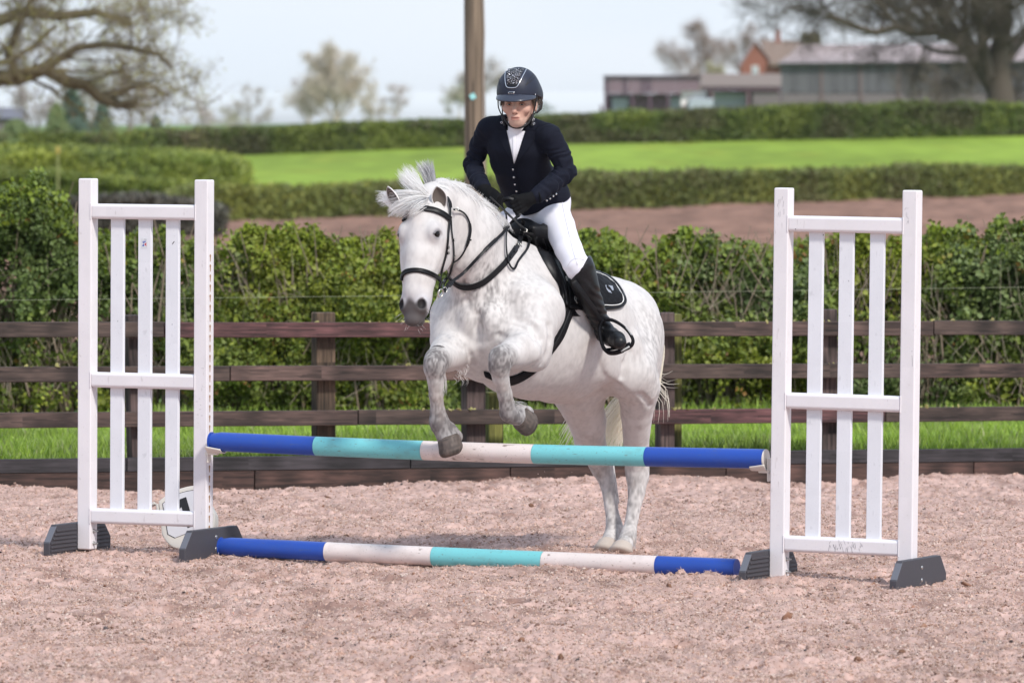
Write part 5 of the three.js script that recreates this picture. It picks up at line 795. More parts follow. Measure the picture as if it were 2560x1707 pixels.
// eyes
const eyeMat = mat([0.008, 0.007, 0.007], 0.12, { specularIntensity: 0.6 });
for (const s of [1, -1]) { const g = new THREE.SphereGeometry(0.0235, 24, 16); g.scale(1.1, 0.8, 0.8); const e = mesh('eye', g, eyeMat, horse); e.position.copy(Hd(0.178, 0.046, 0.09 * s)); e.quaternion.setFromRotationMatrix(new THREE.Matrix4().makeBasis(hN, hA, hR)); mesh('eyelid', tube([V(-0.028, 0.004, 0.004 * s), V(-0.016, -0.012, 0.011 * s), V(0.003, -0.0165, 0.0125 * s), V(0.019, -0.010, 0.010 * s), V(0.028, 0.004, 0.003 * s)], 0.0036, 20, 8), mat([0.22, 0.21, 0.22], 0.8), e); }
// ears
const earOut = mat([0.74, 0.70, 0.69], 0.8), earIn = mat([0.13, 0.105, 0.092], 0.9);
function ear(base, tip, facing, W, cup) {
  const ax = tip.clone().sub(base), L = ax.length(); ax.normalize(); const f = facing.clone().addScaledVector(ax, -facing.dot(ax)).normalize(), s = ax.clone().cross(f), nu = 16, nv = 18;
  const build = (k, inset) => { const P = [], N = []; for (let j = 0; j <= nv; j++) for (let i = 0; i <= nu; i++) { const v = j / nv, u = (i / nu * 2 - 1) * k, w = W * Math.pow(Math.sin(Math.PI * Math.pow(lerp(0.2, 1, v), 1.25) * 0.999), 0.75) * (1 - 0.12 * v), a = u * cup, d = V(0, 0, 0).addScaledVector(s, Math.sin(a) * w).addScaledVector(f, -(Math.cos(a) - 0.55) * w * 0.8); P.push(base.clone().addScaledVector(ax, L * (inset ? lerp(0.04, 0.95, v) : v)).add(d).addScaledVector(f, inset)); N.push(d.clone().normalize().multiplyScalar(-1).add(f).normalize()); } return { P, N }; };
  const o = build(1, 0), e = mesh('ear', sheet(o.P, nu, nv, o.N, -0.004), earOut, horse), q = build(0.8, 0.0035); mesh('ear_lining', sheet(q.P, nu, nv, q.N, 0.0012), earIn, e);
}
{ const b = hit(horseF, 1103, 518).p; b.z -= 0.012; ear(b, at(1091, 465, b.z + 0.02), V(0.0, 0.15, 1), 0.037, 1.35); }
{ const b = hit(horseF, 1012, 526).p; b.z -= 0.01; ear(at(998, 520, b.z + 0.05), at(968, 466, b.z + 0.06), V(-0.8, 0.1, 0.6), 0.036, 1.3); mesh('ear_root', tube([b, at(1003, 522, b.z + 0.03), at(996, 516, b.z + 0.05)], 0.017, 10, 8), earOut, horse); }
// hair: locks of thin tapering strands
function strands(list, r0, seg = 5) { // list of [ [Vector3...], scale ]
  const pos = [], idx = [], col = [];
  for (const [pts, tint] of list) {
    const c = new THREE.CatmullRomCurve3(pts), o = pos.length / 3;
    const ref = V(rr(-1, 1), rr(-1, 1), rr(-0.4, 0.4) + 1.2).normalize();
    for (let i = 0; i <= seg; i++) { const t = i / seg, p = c.getPoint(t), d = c.getTangent(t), u = d.clone().cross(ref).normalize(), r = r0 * (1 - 0.85 * t * t); for (const k of [-1, 1]) { pos.push(p.x + u.x * r * k, p.y + u.y * r * k, p.z + u.z * r * k); col.push(...tint); } if (i) { const a = o + i * 2; idx.push(a - 2, a - 1, a, a - 1, a + 1, a); } }
  }
  return geomFrom(pos, idx, col);
}
const hairMat = mat([1, 1, 1], 0.8, { vertexColors: true, specularIntensity: 0.4, transmission: 0.5, side: THREE.DoubleSide });
const jit = (v, s) => v.clone().add(V(rr(-s, s), rr(-s, s), rr(-s, s)));
const white = () => { const v = rr(0.84, 0.97); return [v, v * 0.985, v * 0.975]; }, greyH = () => { const v = rr(0.35, 0.75); return [v, v * 0.99, v * 1.02]; };
function lock(out, pts, n, sp0, sp1, tintFn) { for (let i = 0; i < n; i++) { const o = V(rr(-1, 1), rr(-1, 1), rr(-1, 1)); out.push([pts.map((p, k) => p.clone().addScaledVector(o, lerp(sp0, sp1, k / (pts.length - 1))).add(V(rr(-1, 1), rr(-1, 1), rr(-1, 1)).multiplyScalar(0.003 + 0.006 * k / pts.length))), tintFn()]); } }
{
  reseed(611); const F = [], z = 0.29;
  lock(F, [at(1070, 500, 0.24), at(1050, 478, 0.28), at(1025, 458, 0.27), at(1005, 436, 0.24)], 209, 0.025, 0.03, white);
  lock(F, [at(1066, 498, 0.24), at(1045, 470, 0.25), at(1032, 445, 0.24), at(1018, 425, 0.22)], 171, 0.02, 0.03, white);
  lock(F, [at(1070, 500, 0.26), at(1040, 500, 0.32), at(1010, 510, 0.33), at(982, 528, 0.30)], 361, 0.018, 0.026, white);
  lock(F, [at(1065, 498, 0.26), at(1030, 488, 0.31), at(995, 490, 0.28), at(960, 500, 0.22)], 190, 0.018, 0.032, white);
  lock(F, [at(1070, 500, 0.27), at(1050, 505, 0.33), at(1025, 518, 0.35), at(1000, 534, 0.33)], 209, 0.016, 0.022, () => (R() < 0.4 ? greyH() : white()));
  lock(F, [at(985, 520, 0.17), at(972, 500, 0.18), at(962, 490, 0.16), at(950, 492, 0.15)], 114, 0.012, 0.025, white);
  lock(F, [at(1085, 505, 0.2), at(1080, 465, 0.2), at(1076, 435, 0.2), at(1070, 408, 0.2)], 171, 0.013, 0.024, greyH);
  lock(F, [at(1085, 500, 0.2), at(1074, 460, 0.2), at(1062, 430, 0.2), at(1048, 412, 0.2)], 133, 0.013, 0.022, () => (R() < 0.5 ? greyH() : white()));
  lock(F, [at(1080, 520, 0.27), at(1062, 512, 0.33), at(1045, 520, 0.36), at(1030, 534, 0.36)], 152, 0.02, 0.02, white);
  lock(F, [at(1108, 530, 0.26), at(1100, 526, 0.30), at(1085, 528, 0.33), at(1068, 536, 0.34)], 114, 0.01, 0.012, white);
  mesh('forelock', strands(F, 0.0013), hairMat, horse);
  const Mn = [], crest = spline([[1092, 452], [1130, 452], [1160, 464], [1190, 484], [1220, 508], [1245, 532], [1262, 548]], 120);
  for (const [x, y] of crest) for (let k = 0; k < 5; k++) { const b = hit(horseF, x + rr(-5, 5), y + Math.pow(R(), 1.5) * 18 - 2); const a = b.p.addScaledVector(b.n, -0.003), L = rr(0.03, 0.07), dir = V(0.55 + rr(-0.25, 0.25), -0.5 + rr(-0.3, 0.3), rr(-0.2, 0.2)); dir.addScaledVector(b.n, -dir.dot(b.n)).normalize(); Mn.push([[a, a.clone().addScaledVector(dir, L * 0.5).addScaledVector(b.n, 0.007), a.clone().addScaledVector(dir, L).addScaledVector(b.n, 0.001)], R() < 0.12 ? greyH() : white()]); }
  for (let k = 0; k < 260; k++) { const [x, y] = crest[Math.floor(R() * 120)], b = hit(horseF, x, y + 4), L = rr(0.012, 0.03), dir = V(rr(-0.5, 0.5), 0.8, rr(-0.4, 0.1)).normalize(); Mn.push([[b.p, b.p.clone().addScaledVector(dir, L * 0.5), b.p.clone().addScaledVector(dir, L).add(V(rr(-0.01, 0.01), 0, 0))], white()]); }
  mesh('mane', strands(Mn, 0.0008, 3), hairMat, horse);
  const T = []; const dock = Hp(-0.3, 0.1, 0); const cream = () => { const v = rr(0.82, 0.97); return [v, v * 0.95, v * 0.84]; };
  lock(T, [dock, Hp(-0.40, 0.0, -0.03), Hp(-0.40, -0.3, -0.08), Hp(-0.36, -0.56, -0.1)], 420, 0.03, 0.06, cream);
  lock(T, [dock, Hp(-0.42, -0.05, 0.02), Hp(-0.40, -0.3, 0.0), at(1530, 1060, -1.55), at(1515, 1108, -1.55)], 420, 0.03, 0.075, cream);
  lock(T, [Hp(-0.36, 0.02, 0.02), at(1620, 930, -1.5), at(1646, 955, -1.5), at(1668, 952, -1.5)], 12, 0.02, 0.06, cream);
  lock(T, [Hp(-0.36, 0.0, 0.02), at(1625, 950, -1.5), at(1648, 985, -1.5), at(1646, 1030, -1.5)], 16, 0.02, 0.06, cream);
  lock(T, [dock, Hp(-0.42, -0.1, 0.0), at(1455, 1030, -1.55), at(1430, 1075, -1.55), at(1418, 1100, -1.55)], 50, 0.02, 0.05, cream);
  mesh('tail', strands(T, 0.0021, 6), hairMat, horse);
  const Fe = []; lock(Fe, [at(1108, 930, 0.22), at(1112, 955, 0.2), at(1110, 985, 0.19)], 26, 0.012, 0.014, white); lock(Fe, [at(1150, 926, -0.02), at(1158, 938, -0.02), at(1150, 948, -0.02)], 26, 0.035, 0.035, white); lock(Fe, [at(1125, 1068, 0.17), at(1135, 1078, 0.15), at(1142, 1090, 0.14)], 30, 0.018, 0.018, greyH); lock(Fe, [at(1290, 1010, 0.16), at(1302, 1012, 0.14), at(1314, 1020, 0.12)], 30, 0.015, 0.018, greyH);
  for (const [x, y, zz] of [[1545, 1326, -1.32], [1580, 1350, -1.15]]) lock(Fe, [at(x, y, zz), at(x + 4, y + 12, zz - 0.03), at(x + 2, y + 24, zz - 0.04)], 24, 0.015, 0.015, white);
  const Wh = []; for (const [x, y] of [[1010, 800], [1022, 812], [1048, 816], [1066, 800], [1072, 780], [1004, 790]]) lock(Wh, [at(x, y, 0.42), at(x + (x - 1035) * 0.25, y + 6, 0.43), at(x + (x - 1035) * 0.5, y + 9, 0.44)], 4, 0.012, 0.014, white);
  mesh('whiskers', strands(Wh, 0.0005, 3), hairMat, horse).userData.kind = 'stuff';
  mesh('leg_feathering', strands(Fe, 0.0011, 3), hairMat, horse).userData.kind = 'stuff';
}

// ================================================================ THE RIDER
const mirrorH = (p) => p.clone().addScaledVector(HL, -2 * p.clone().sub(HO).dot(HL));
const half = (c, n) => ({ k: 0.006, cut: true, d: (p) => (p.x - c.x) * n.x + (p.y - c.y) * n.y + (p.z - c.z) * n.z });   // cuts away the side that n points away from
const rider = thing('person', 'rider in navy jacket, white breeches and dark helmet leaning forward over the grey horse', 'person');
// head frame
const HC = at(1298, 258, -0.36), F_ = V(-0.22, -0.06, 0.97).normalize(), R_ = V(0, 1, 0).cross(F_).normalize(), U_ = F_.clone().cross(R_).normalize();
const Fc = (x, y, z) => HC.clone().addScaledVector(R_, x).addScaledVector(U_, y).addScaledVector(F_, z);
const E3 = (x, y, z, rx, ry, rz, k) => ell(Fc(x, y, z), R_, U_, F_, rx, ry, rz, k);
const headPrims = [
  E3(0, 0.04, -0.005, 0.074, 0.095, 0.092, 0.02), cone(Fc(0, -0.018, 0.035), Fc(0, -0.066, 0.047), 0.055, 0.036, 0.03), E3(0, -0.088, 0.064, 0.022, 0.02, 0.022, 0.03), cone(Fc(0.046, -0.042, 0.0), Fc(0.016, -0.09, 0.05), 0.018, 0.014, 0.03), cone(Fc(-0.046, -0.042, 0.0), Fc(-0.016, -0.09, 0.05), 0.018, 0.014, 0.03),
  E3(0.042, -0.026, 0.062, 0.024, 0.02, 0.022, 0.025), E3(-0.042, -0.026, 0.062, 0.024, 0.02, 0.022, 0.025), E3(0, 0.026, 0.078, 0.055, 0.012, 0.016, 0.02), E3(0, -0.062, 0.074, 0.028, 0.024, 0.02, 0.025),
  cone(Fc(0, 0.008, 0.088), Fc(0, -0.032, 0.108), 0.0085, 0.0115, 0.014), E3(0.0115, -0.037, 0.096, 0.0075, 0.007, 0.009, 0.008), E3(-0.0115, -0.037, 0.096, 0.0075, 0.007, 0.009, 0.008),
  E3(0, -0.0605, 0.0925, 0.022, 0.0052, 0.008, 0.008), E3(0, -0.0725, 0.0905, 0.019, 0.0062, 0.008, 0.008),
  E3(0.078, -0.012, -0.012, 0.009, 0.03, 0.018, 0.008), E3(-0.078, -0.012, -0.012, 0.009, 0.03, 0.018, 0.008),
  cut(E3(0.031, 0.002, 0.094, 0.0165, 0.0095, 0.016), 0.01), cut(E3(-0.031, 0.002, 0.094, 0.0165, 0.0095, 0.016), 0.01), cut(E3(0, -0.0665, 0.1, 0.017, 0.0012, 0.008), 0.003),
  cut(cone(Fc(0.02, -0.035, 0.098), Fc(0.033, -0.066, 0.088), 0.0022, 0.0022), 0.012), cut(cone(Fc(-0.02, -0.035, 0.098), Fc(-0.033, -0.066, 0.088), 0.0022, 0.0022), 0.012),
];
const Pn = (px, py, z) => at(px, py, z);
const armL = [J(1221, 322, -0.47, 0.036), J(1200, 362, -0.53, 0.032), J(1182, 412, -0.55, 0.03), J(1196, 450, -0.45, 0.028), J(1212, 473, -0.36, 0.024)];
const armR = [J(1373, 340, -0.33, 0.04), J(1399, 385, -0.345, 0.036), J(1415, 430, -0.345, 0.032), J(1376, 463, -0.275, 0.03), J(1338, 493, -0.235, 0.024)];
const legN = [J(1366, 512, -0.62, 0.08), J(1398, 568, -0.48, 0.055), J(1441, 664, -0.25, 0.04), J(1464, 715, -0.292, 0.04), J(1482, 762, -0.35, 0.034), J(1504, 812, -0.405, 0.026)];
const legM = legN.map(([p, r]) => [mirrorH(p), r]), footN = [J(1512, 836, -0.44, 0.026), J(1528, 842, -0.37, 0.028), J(1542, 850, -0.28, 0.022)], footM = footN.map(([p, r]) => [mirrorH(p), r]);
const trunkN = [{ p: at(1297, 326, -0.425), w: 0.13, h: 0.06 }, { p: at(1296, 362, -0.45), w: 0.13, h: 0.085 }, { p: at(1300, 402, -0.495), w: 0.118, h: 0.085 }, { p: at(1314, 440, -0.555), w: 0.115, h: 0.085 }, { p: at(1338, 480, -0.61), w: 0.125, h: 0.095 }, { p: at(1356, 504, -0.65), w: 0.11, h: 0.085 }];
const skinPrims = [sweep(trunkN, HL, 0.04), ...chain(armL, 0.03), ...chain(armR, 0.03), ...chain(legN, 0.05), ...chain(legM, 0.05), ...chain(footN, 0.02), ...chain(footM, 0.02), cone(at(1297, 330, -0.42), Fc(0, -0.04, -0.012), 0.056, 0.05, 0.03)];
const skinCol = (p) => {
  const q = p.clone().sub(HC), x = q.dot(R_), y = q.dot(U_), z = q.dot(F_), n = noise(p.x * 60, p.y * 60, p.z * 60); let c = [0.60, 0.395, 0.315];
  const mix = (r, g, b, k) => { k = clamp(k, 0, 1); c = [lerp(c[0], r, k), lerp(c[1], g, k), lerp(c[2], b, k)]; };
  mix(0.58, 0.29, 0.22, 0.4 * sstep(0.05, 0.02, Math.hypot(Math.abs(x) - 0.044, y + 0.032)) + 0.4 * sstep(0.022, 0.008, Math.hypot(x, y + 0.034)));
  mix(0.42, 0.17, 0.14, 0.75 * sstep(0.011, 0.006, Math.abs(y + 0.0665)) * sstep(0.024, 0.017, Math.abs(x)) * (z > 0.06 ? 1 : 0)); mix(0.12, 0.03, 0.03, 0.8 * sstep(0.0022, 0.0008, Math.abs(y + 0.0665)) * sstep(0.018, 0.012, Math.abs(x)) * (z > 0.06 ? 1 : 0));
  mix(0.30, 0.19, 0.14, 0.6 * sstep(0.006, 0.002, Math.abs(y - 0.021 - 0.04 * Math.abs(x))) * sstep(0.012, 0.018, Math.abs(x)) * sstep(0.052, 0.045, Math.abs(x)) * (z > 0.06 ? 1 : 0));
  mix(0.10, 0.03, 0.025, 0.8 * sstep(0.005, 0.002, Math.hypot(Math.abs(x) - 0.0085, y + 0.0435)) * (z > 0.09 ? 1 : 0));
  return [c[0] * (1 + 0.05 * n), c[1] * (1 + 0.06 * n), c[2] * (1 + 0.06 * n)];
};
{
  const bodyG = solid(skinPrims, V(-0.6, 0.6, -1.3), V(1.0, 2.2, 0.2), 0.012, { color: skinCol }), hg = solid([...headPrims, cone(at(1297, 326, -0.42), Fc(0, -0.04, -0.012), 0.05, 0.047, 0.03)], Fc(0, 0, 0).add(V(-0.13, -0.17, -0.16)), Fc(0, 0, 0).add(V(0.13, 0.16, 0.16)), 0.0026, { color: skinCol, margin: 0.01 });
  mesh('body', mergeGeometries([bodyG, hg], false), mat([1, 1, 1], 0.55, { vertexColors: true, specularIntensity: 0.4, sheen: 0.1 }), rider);
  for (const s of [1, -1]) { const e = mesh('eye', new THREE.SphereGeometry(0.0118, 20, 14), mat([0.42, 0.37, 0.35], 0.3), rider); e.position.copy(Fc(0.031 * s, 0.001, 0.0745)); const ir = mesh('iris', new THREE.SphereGeometry(0.0058, 16, 10).scale(1, 1, 0.5), mat([0.03, 0.035, 0.035], 0.15), e); ir.position.copy(F_).multiplyScalar(0.0095).addScaledVector(R_, 0.0015);
    const lid = mesh('eyelid', tube([V(-0.0165, -0.002, 0.002), V(-0.008, 0.0038, 0.0095), V(0, 0.0052, 0.011), V(0.008, 0.0038, 0.0095), V(0.0165, -0.002, 0.002)].map((v) => V(0, 0, 0).addScaledVector(R_, v.x).addScaledVector(U_, v.y).addScaledVector(F_, v.z)), 0.0036, 16, 6), mat([0.36, 0.19, 0.14], 0.6), e); mesh('eyelid', tube([V(-0.0155, -0.003, 0.002), V(-0.007, -0.0075, 0.009), V(0, -0.0085, 0.0105), V(0.007, -0.0075, 0.009), V(0.0155, -0.003, 0.002)].map((v) => V(0, 0, 0).addScaledVector(R_, v.x).addScaledVector(U_, v.y).addScaledVector(F_, v.z)), 0.0026, 16, 6), mat([0.48, 0.26, 0.19], 0.6), e); }
}
// hair under the helmet
{ reseed(701); const L = []; const hc = () => { const v = rr(0.10, 0.3); return [v, v * 0.82, v * 0.66]; };
  for (const s of [1, -1]) { lock(L, [Fc(0.07 * s, 0.05, 0.035), Fc(0.078 * s, 0.02, 0.025), Fc(0.079 * s, -0.012, 0.02)], 60, 0.012, 0.008, hc); lock(L, [Fc(0.076 * s, 0.04, -0.03), Fc(0.088 * s, 0.01, -0.045), Fc(0.08 * s, -0.03, -0.06)], 70, 0.02, 0.015, hc); }
  lock(L, [Fc(0, 0.0, -0.09), Fc(0, -0.04, -0.1), Fc(0, -0.07, -0.1)], 200, 0.05, 0.035, hc); mesh('hair', strands(L, 0.0011, 4), hairMat, rider); }
// jacket
const navy = (() => { const t = texture(256, (u, v) => { const m = 1 + 0.10 * noise(u * 128, v * 128, 3) + 0.12 * fbm(u * 8, v * 8, 6, 3); return [0.098 * m, 0.108 * m, 0.155 * m]; }, true); return mat(0xffffff, 0.82, { map: t, sheen: 0.35, sheenRoughness: 0.5, sheenColor: lin(0.12, 0.14, 0.22), specularIntensity: 0.3 }); })();
const inflate = (nodes, e) => nodes.map(([p, r]) => [p, r + e]);
const hemC = at(1372, 512, -0.62), hemN = V(0.33, -0.9, -0.12).normalize();
const jTrunk = [{ p: at(1297, 330, -0.43), w: 0.157, h: 0.082 }, { p: at(1296, 364, -0.45), w: 0.157, h: 0.112 }, { p: at(1299, 402, -0.495), w: 0.143, h: 0.11 }, { p: at(1312, 438, -0.55), w: 0.142, h: 0.11 }, { p: at(1330, 472, -0.60), w: 0.155, h: 0.125 }, { p: at(1348, 500, -0.62), w: 0.165, h: 0.135 }];
const sleeveL = [J(1219, 321, -0.47, 0.052), J(1200, 362, -0.53, 0.047), J(1182, 412, -0.55, 0.044), J(1196, 450, -0.45, 0.041), J(1208, 468, -0.38, 0.037)], sleeveR = [J(1374, 338, -0.33, 0.057), J(1399, 385, -0.345, 0.052), J(1415, 430, -0.345, 0.048), J(1376, 463, -0.275, 0.043), J(1343, 489, -0.24, 0.039)];
const jacketPrims = [sweep(jTrunk, HL, 0.03), cone(at(1238, 318, -0.46), at(1356, 330, -0.37), 0.042, 0.044, 0.05), ...chain(sleeveL, 0.03), ...chain(sleeveR, 0.03), half(at(1372, 512, -0.62), hemN.clone().negate()), half(at(1210, 473, -0.37), V(-0.2, 0.7, -0.75).normalize()), cut(cone(at(1297, 300, -0.40), at(1297, 322, -0.40), 0.062, 0.05), 0.01)];
// the three cuts above open the hem, and the neck; sleeves end at their last joint
jacketPrims.splice(jacketPrims.length - 2, 1);
const alongArm = (p, a) => { let best = 9, s = 0, acc = 0; for (let i = 0; i + 1 < a.length; i++) { const ab = a[i + 1][0].clone().sub(a[i][0]), t = clamp(p.clone().sub(a[i][0]).dot(ab) / ab.lengthSq(), 0, 1), d = p.distanceTo(a[i][0].clone().addScaledVector(ab, t)); if (d < best) { best = d; s = acc + ab.length() * t; } acc += ab.length(); } return [best, s]; };
const jacketWarp = (p) => {
  let w = 0.0026 * fbm(p.x * 16, p.y * 16, p.z * 16, 3);
  for (const a of [sleeveL, sleeveR]) { const [d, s] = alongArm(p, a); if (d < 0.09) { const f = sstep(0.09, 0.05, d), near = Math.exp(-(((s - 0.22) / 0.085) ** 2)) + 0.35; w += f * near * 0.0042 * Math.sin(s * 150 + 5 * noise(p.x * 18, p.y * 18, p.z * 18)); } }
  const g = sstep(1.72, 1.6, p.y) * sstep(-0.75, -0.4, p.z); w += 0.003 * g * Math.sin(p.y * 95 + p.x * 70 + 4 * noise(p.x * 9, p.y * 9, p.z * 9));
  return w;
};
const jg = solid(jacketPrims, V(-0.32, 1.45, -1.0), V(0.42, 2.2, 0.0), 0.0058, { warp: jacketWarp });
{ const p = jg.attributes.position, uv = new Float32Array(p.count * 2); for (let i = 0; i < p.count; i++) { uv[i * 2] = (p.getX(i) + p.getZ(i)) * 3; uv[i * 2 + 1] = p.getY(i) * 3; } jg.setAttribute('uv', new THREE.BufferAttribute(uv, 2)); }
const jacket = mesh('jacket', jg, navy, rider); jacket.userData.label = 'navy blue show jacket with silver buttons';
const jacketF = field(jacketPrims), navy2 = mat([0.0085, 0.0098, 0.0175], 0.85, { sheen: 0.06, sheenRoughness: 0.5, sheenColor: lin(0.1, 0.12, 0.2), specularIntensity: 0.25 }), silver = mat([0.78, 0.77, 0.75], 0.22, { metalness: 0.95 }), shirtMat = mat([0.80, 0.78, 0.82], 0.8);
// shirt front and stand collar
const shirt = mesh('shirt', patchOn(jacketF, [[1266, 326], [1273, 352], [1280, 382], [1285.5, 407]], [[1317, 328], [1306, 352], [1296, 382], [1287, 408]], 10, 16, 0.0015, 0.0035, 1), shirtMat, rider); shirt.userData.label = 'white show shirt';
mesh('placket', patchOn(jacketF, [[1281, 330], [1282, 352], [1283, 382], [1285, 403]], [[1290, 330], [1289, 352], [1287.5, 382], [1286.5, 403]], 4, 12, 0.005, 0.003, 1), shirtMat, shirt);
mesh('stand_collar', solid([cone(at(1295, 328, -0.385), at(1297, 310, -0.38), 0.056, 0.053, 0.01), cut(cone(at(1296, 294, -0.365), at(1298, 276, -0.365), 0.048, 0.062), 0.006)], at(1297, 325, -0.4).add(V(-0.11, -0.09, -0.12)), at(1297, 300, -0.4).add(V(0.11, 0.06, 0.12)), 0.004, { margin: 0.02 }), shirtMat, shirt);
// lapels, collar, buttons, cuffs
mesh('lapel', patchOn(jacketF, [[1247, 322], [1246, 342], [1262, 374], [1284, 411]], [[1266, 318], [1272, 346], [1279, 380], [1286, 410]], 6, 16, 0.005, 0.004, 1), navy2, jacket);
mesh('lapel', patchOn(jacketF, [[1338, 324], [1338, 344], [1318, 376], [1289, 413]], [[1318, 318], [1308, 346], [1298, 378], [1286, 410]], 6, 16, 0.005, 0.004, 1), navy2, jacket);
mesh('collar', patchOn(jacketF, [[1249, 296], [1243, 306], [1246, 324]], [[1264, 296], [1265, 310], [1268, 326]], 6, 8, 0.005, 0.005, 1), navy2, jacket);
mesh('collar', patchOn(jacketF, [[1341, 300], [1345, 314], [1339, 328]], [[1324, 296], [1320, 310], [1315, 326]], 6, 8, 0.005, 0.005, 1), navy2, jacket);
mesh('front_edge', strapOn(jacketF, [[1287, 411], [1293, 440], [1299, 470], [1301, 500]], 0.006, 0.002, 0.001, 16), navy2, jacket);
const stud = (px, py, r) => { const h = hit(jacketF, px, py), b = mesh('button', new THREE.SphereGeometry(r, 14, 8).scale(1, 0.5, 1), silver, jacket); b.position.copy(h.p.addScaledVector(h.n, 0.0035)); b.quaternion.setFromUnitVectors(V(0, 1, 0), h.n); };
for (const [x, y] of [[1283, 423], [1285, 442], [1288, 460], [1292, 477]]) stud(x, y, 0.0058);
for (const [x, y] of [[1367, 501], [1375, 496], [1383, 490], [1390, 485]]) stud(x, y, 0.0052);
for (const [x, y] of [[1175, 463], [1178, 469]]) stud(x, y, 0.004);
// breeches
const breechMat = mat([0.80, 0.785, 0.86], 0.7, { sheen: 0.2 });
const bN = [J(1366, 512, -0.62, 0.104), J(1398, 566, -0.48, 0.076), J(1421, 622, -0.33, 0.066), J(1441, 662, -0.25, 0.062), J(1452, 690, -0.265, 0.05)], bM = bN.map(([p, r]) => [mirrorH(p), r]);
const breechPrims = [...chain(bN, 0.04), ...chain(bM, 0.04), ell(at(1355, 500, -0.66), HF, UP, HL, 0.115, 0.115, 0.14, 0.05)], breechF = field(breechPrims);
const breeches = mesh('breeches', solid(breechPrims, V(-0.5, 0.95, -1.2), V(0.7, 1.85, 0.1), 0.008, { warp: (p) => { const k = at(1445, 680, -0.25); return 0.003 * Math.exp(-p.distanceToSquared(k) * 140) * Math.sin((p.y * 90 - p.x * 70) + 3 * noise(p.x * 10, p.y * 10, p.z * 10)); } }), breechMat, rider); breeches.userData.label = 'white riding breeches';
mesh('seam', strapOn(breechF, [[1404, 500], [1412, 540], [1424, 590], [1434, 630], [1444, 662]], 0.003, 0.0022, 0.0003, 30), mat([0.62, 0.61, 0.66], 0.8), breeches); mesh('seam', strapOn(breechF, [[1420, 664], [1430, 650], [1446, 646], [1460, 650]], 0.003, 0.0022, 0.0003, 20), mat([0.62, 0.61, 0.66], 0.8), breeches);
// boots
const leather = (() => { const t = texture(256, (u, v) => { const m = 1 + 0.3 * noise(u * 60, v * 60, 2) + 0.15 * noise(u * 9, v * 9, 7); return [0.10 * m, 0.10 * m, 0.11 * m]; }, true); return mat(0xffffff, 0.42, { map: t, bumpMap: t, bumpScale: 0.0006, specularIntensity: 0.7 }); })();
const boxUv = (g, s = 4) => { const p = g.attributes.position, uv = new Float32Array(p.count * 2); for (let i = 0; i < p.count; i++) { uv[i * 2] = (p.getX(i) + 0.6 * p.getZ(i)) * s; uv[i * 2 + 1] = (p.getY(i) + 0.3 * p.getZ(i)) * s; } g.setAttribute('uv', new THREE.BufferAttribute(uv, 2)); return g; };
const shaft = [J(1448, 668, -0.262, 0.072), J(1463, 713, -0.292, 0.064), J(1482, 762, -0.35, 0.053), J(1502, 806, -0.405, 0.044), J(1510, 826, -0.42, 0.044)], footB = [J(1512, 836, -0.445, 0.041), J(1528, 842, -0.37, 0.045), J(1542, 850, -0.29, 0.042), J(1549, 855, -0.25, 0.034)];
const bootWarp = (p) => { const a = at(1500, 800, -0.4), b = at(1470, 730, -0.3); return 0.004 * Math.exp(-p.distanceToSquared(a) * 160) * Math.sin(p.y * 210 + p.x * 60) + 0.0022 * Math.exp(-p.distanceToSquared(b) * 60) * Math.sin(p.y * 120 + 90 * p.x + 4 * noise(p.x * 12, p.y * 12, 1)); };
const bootPrims = [...chain(shaft, 0.02), ...chain(footB, 0.03), cone(at(1466, 652, -0.31), at(1466, 690, -0.30), 0.03, 0.045, 0.03), half(at(1533, 884, -0.35), V(0.12, 1, 0.1).normalize()), half(at(1446, 664, -0.25), V(-0.62, -0.77, -0.1).normalize().negate().multiplyScalar(-1))];
bootPrims.pop(); bootPrims.push(half(at(1449, 670, -0.26), V(0.8, -0.6, 0).normalize()));
const bootF = field(bootPrims);
const bootG = boxUv(solid(bootPrims, V(0.2, 0.9, -0.62), V(0.66, 1.6, -0.05), 0.0056, { warp: bootWarp }));
mesh('boot', bootG, leather, rider).userData.label = 'tall black leather riding boot';
{ const g = bootG.clone(), p = g.attributes.position, n = g.attributes.normal, v = V(0, 0, 0); for (let i = 0; i < p.count; i++) { mirrorHset(p, i, v); const d = n.getX(i) * HL.x + n.getZ(i) * HL.z; n.setXYZ(i, n.getX(i) - 2 * d * HL.x, n.getY(i), n.getZ(i) - 2 * d * HL.z); } const ix = g.index.array.slice(); for (let i = 0; i < ix.length; i += 3) { const t = ix[i]; ix[i] = ix[i + 1]; ix[i + 1] = t; } g.setIndex(new THREE.BufferAttribute(ix, 1)); mesh('boot', g, leather, rider); }
function mirrorHset(p, i, v) { v.fromBufferAttribute(p, i); const q = mirrorH(v); p.setXYZ(i, q.x, q.y, q.z); }
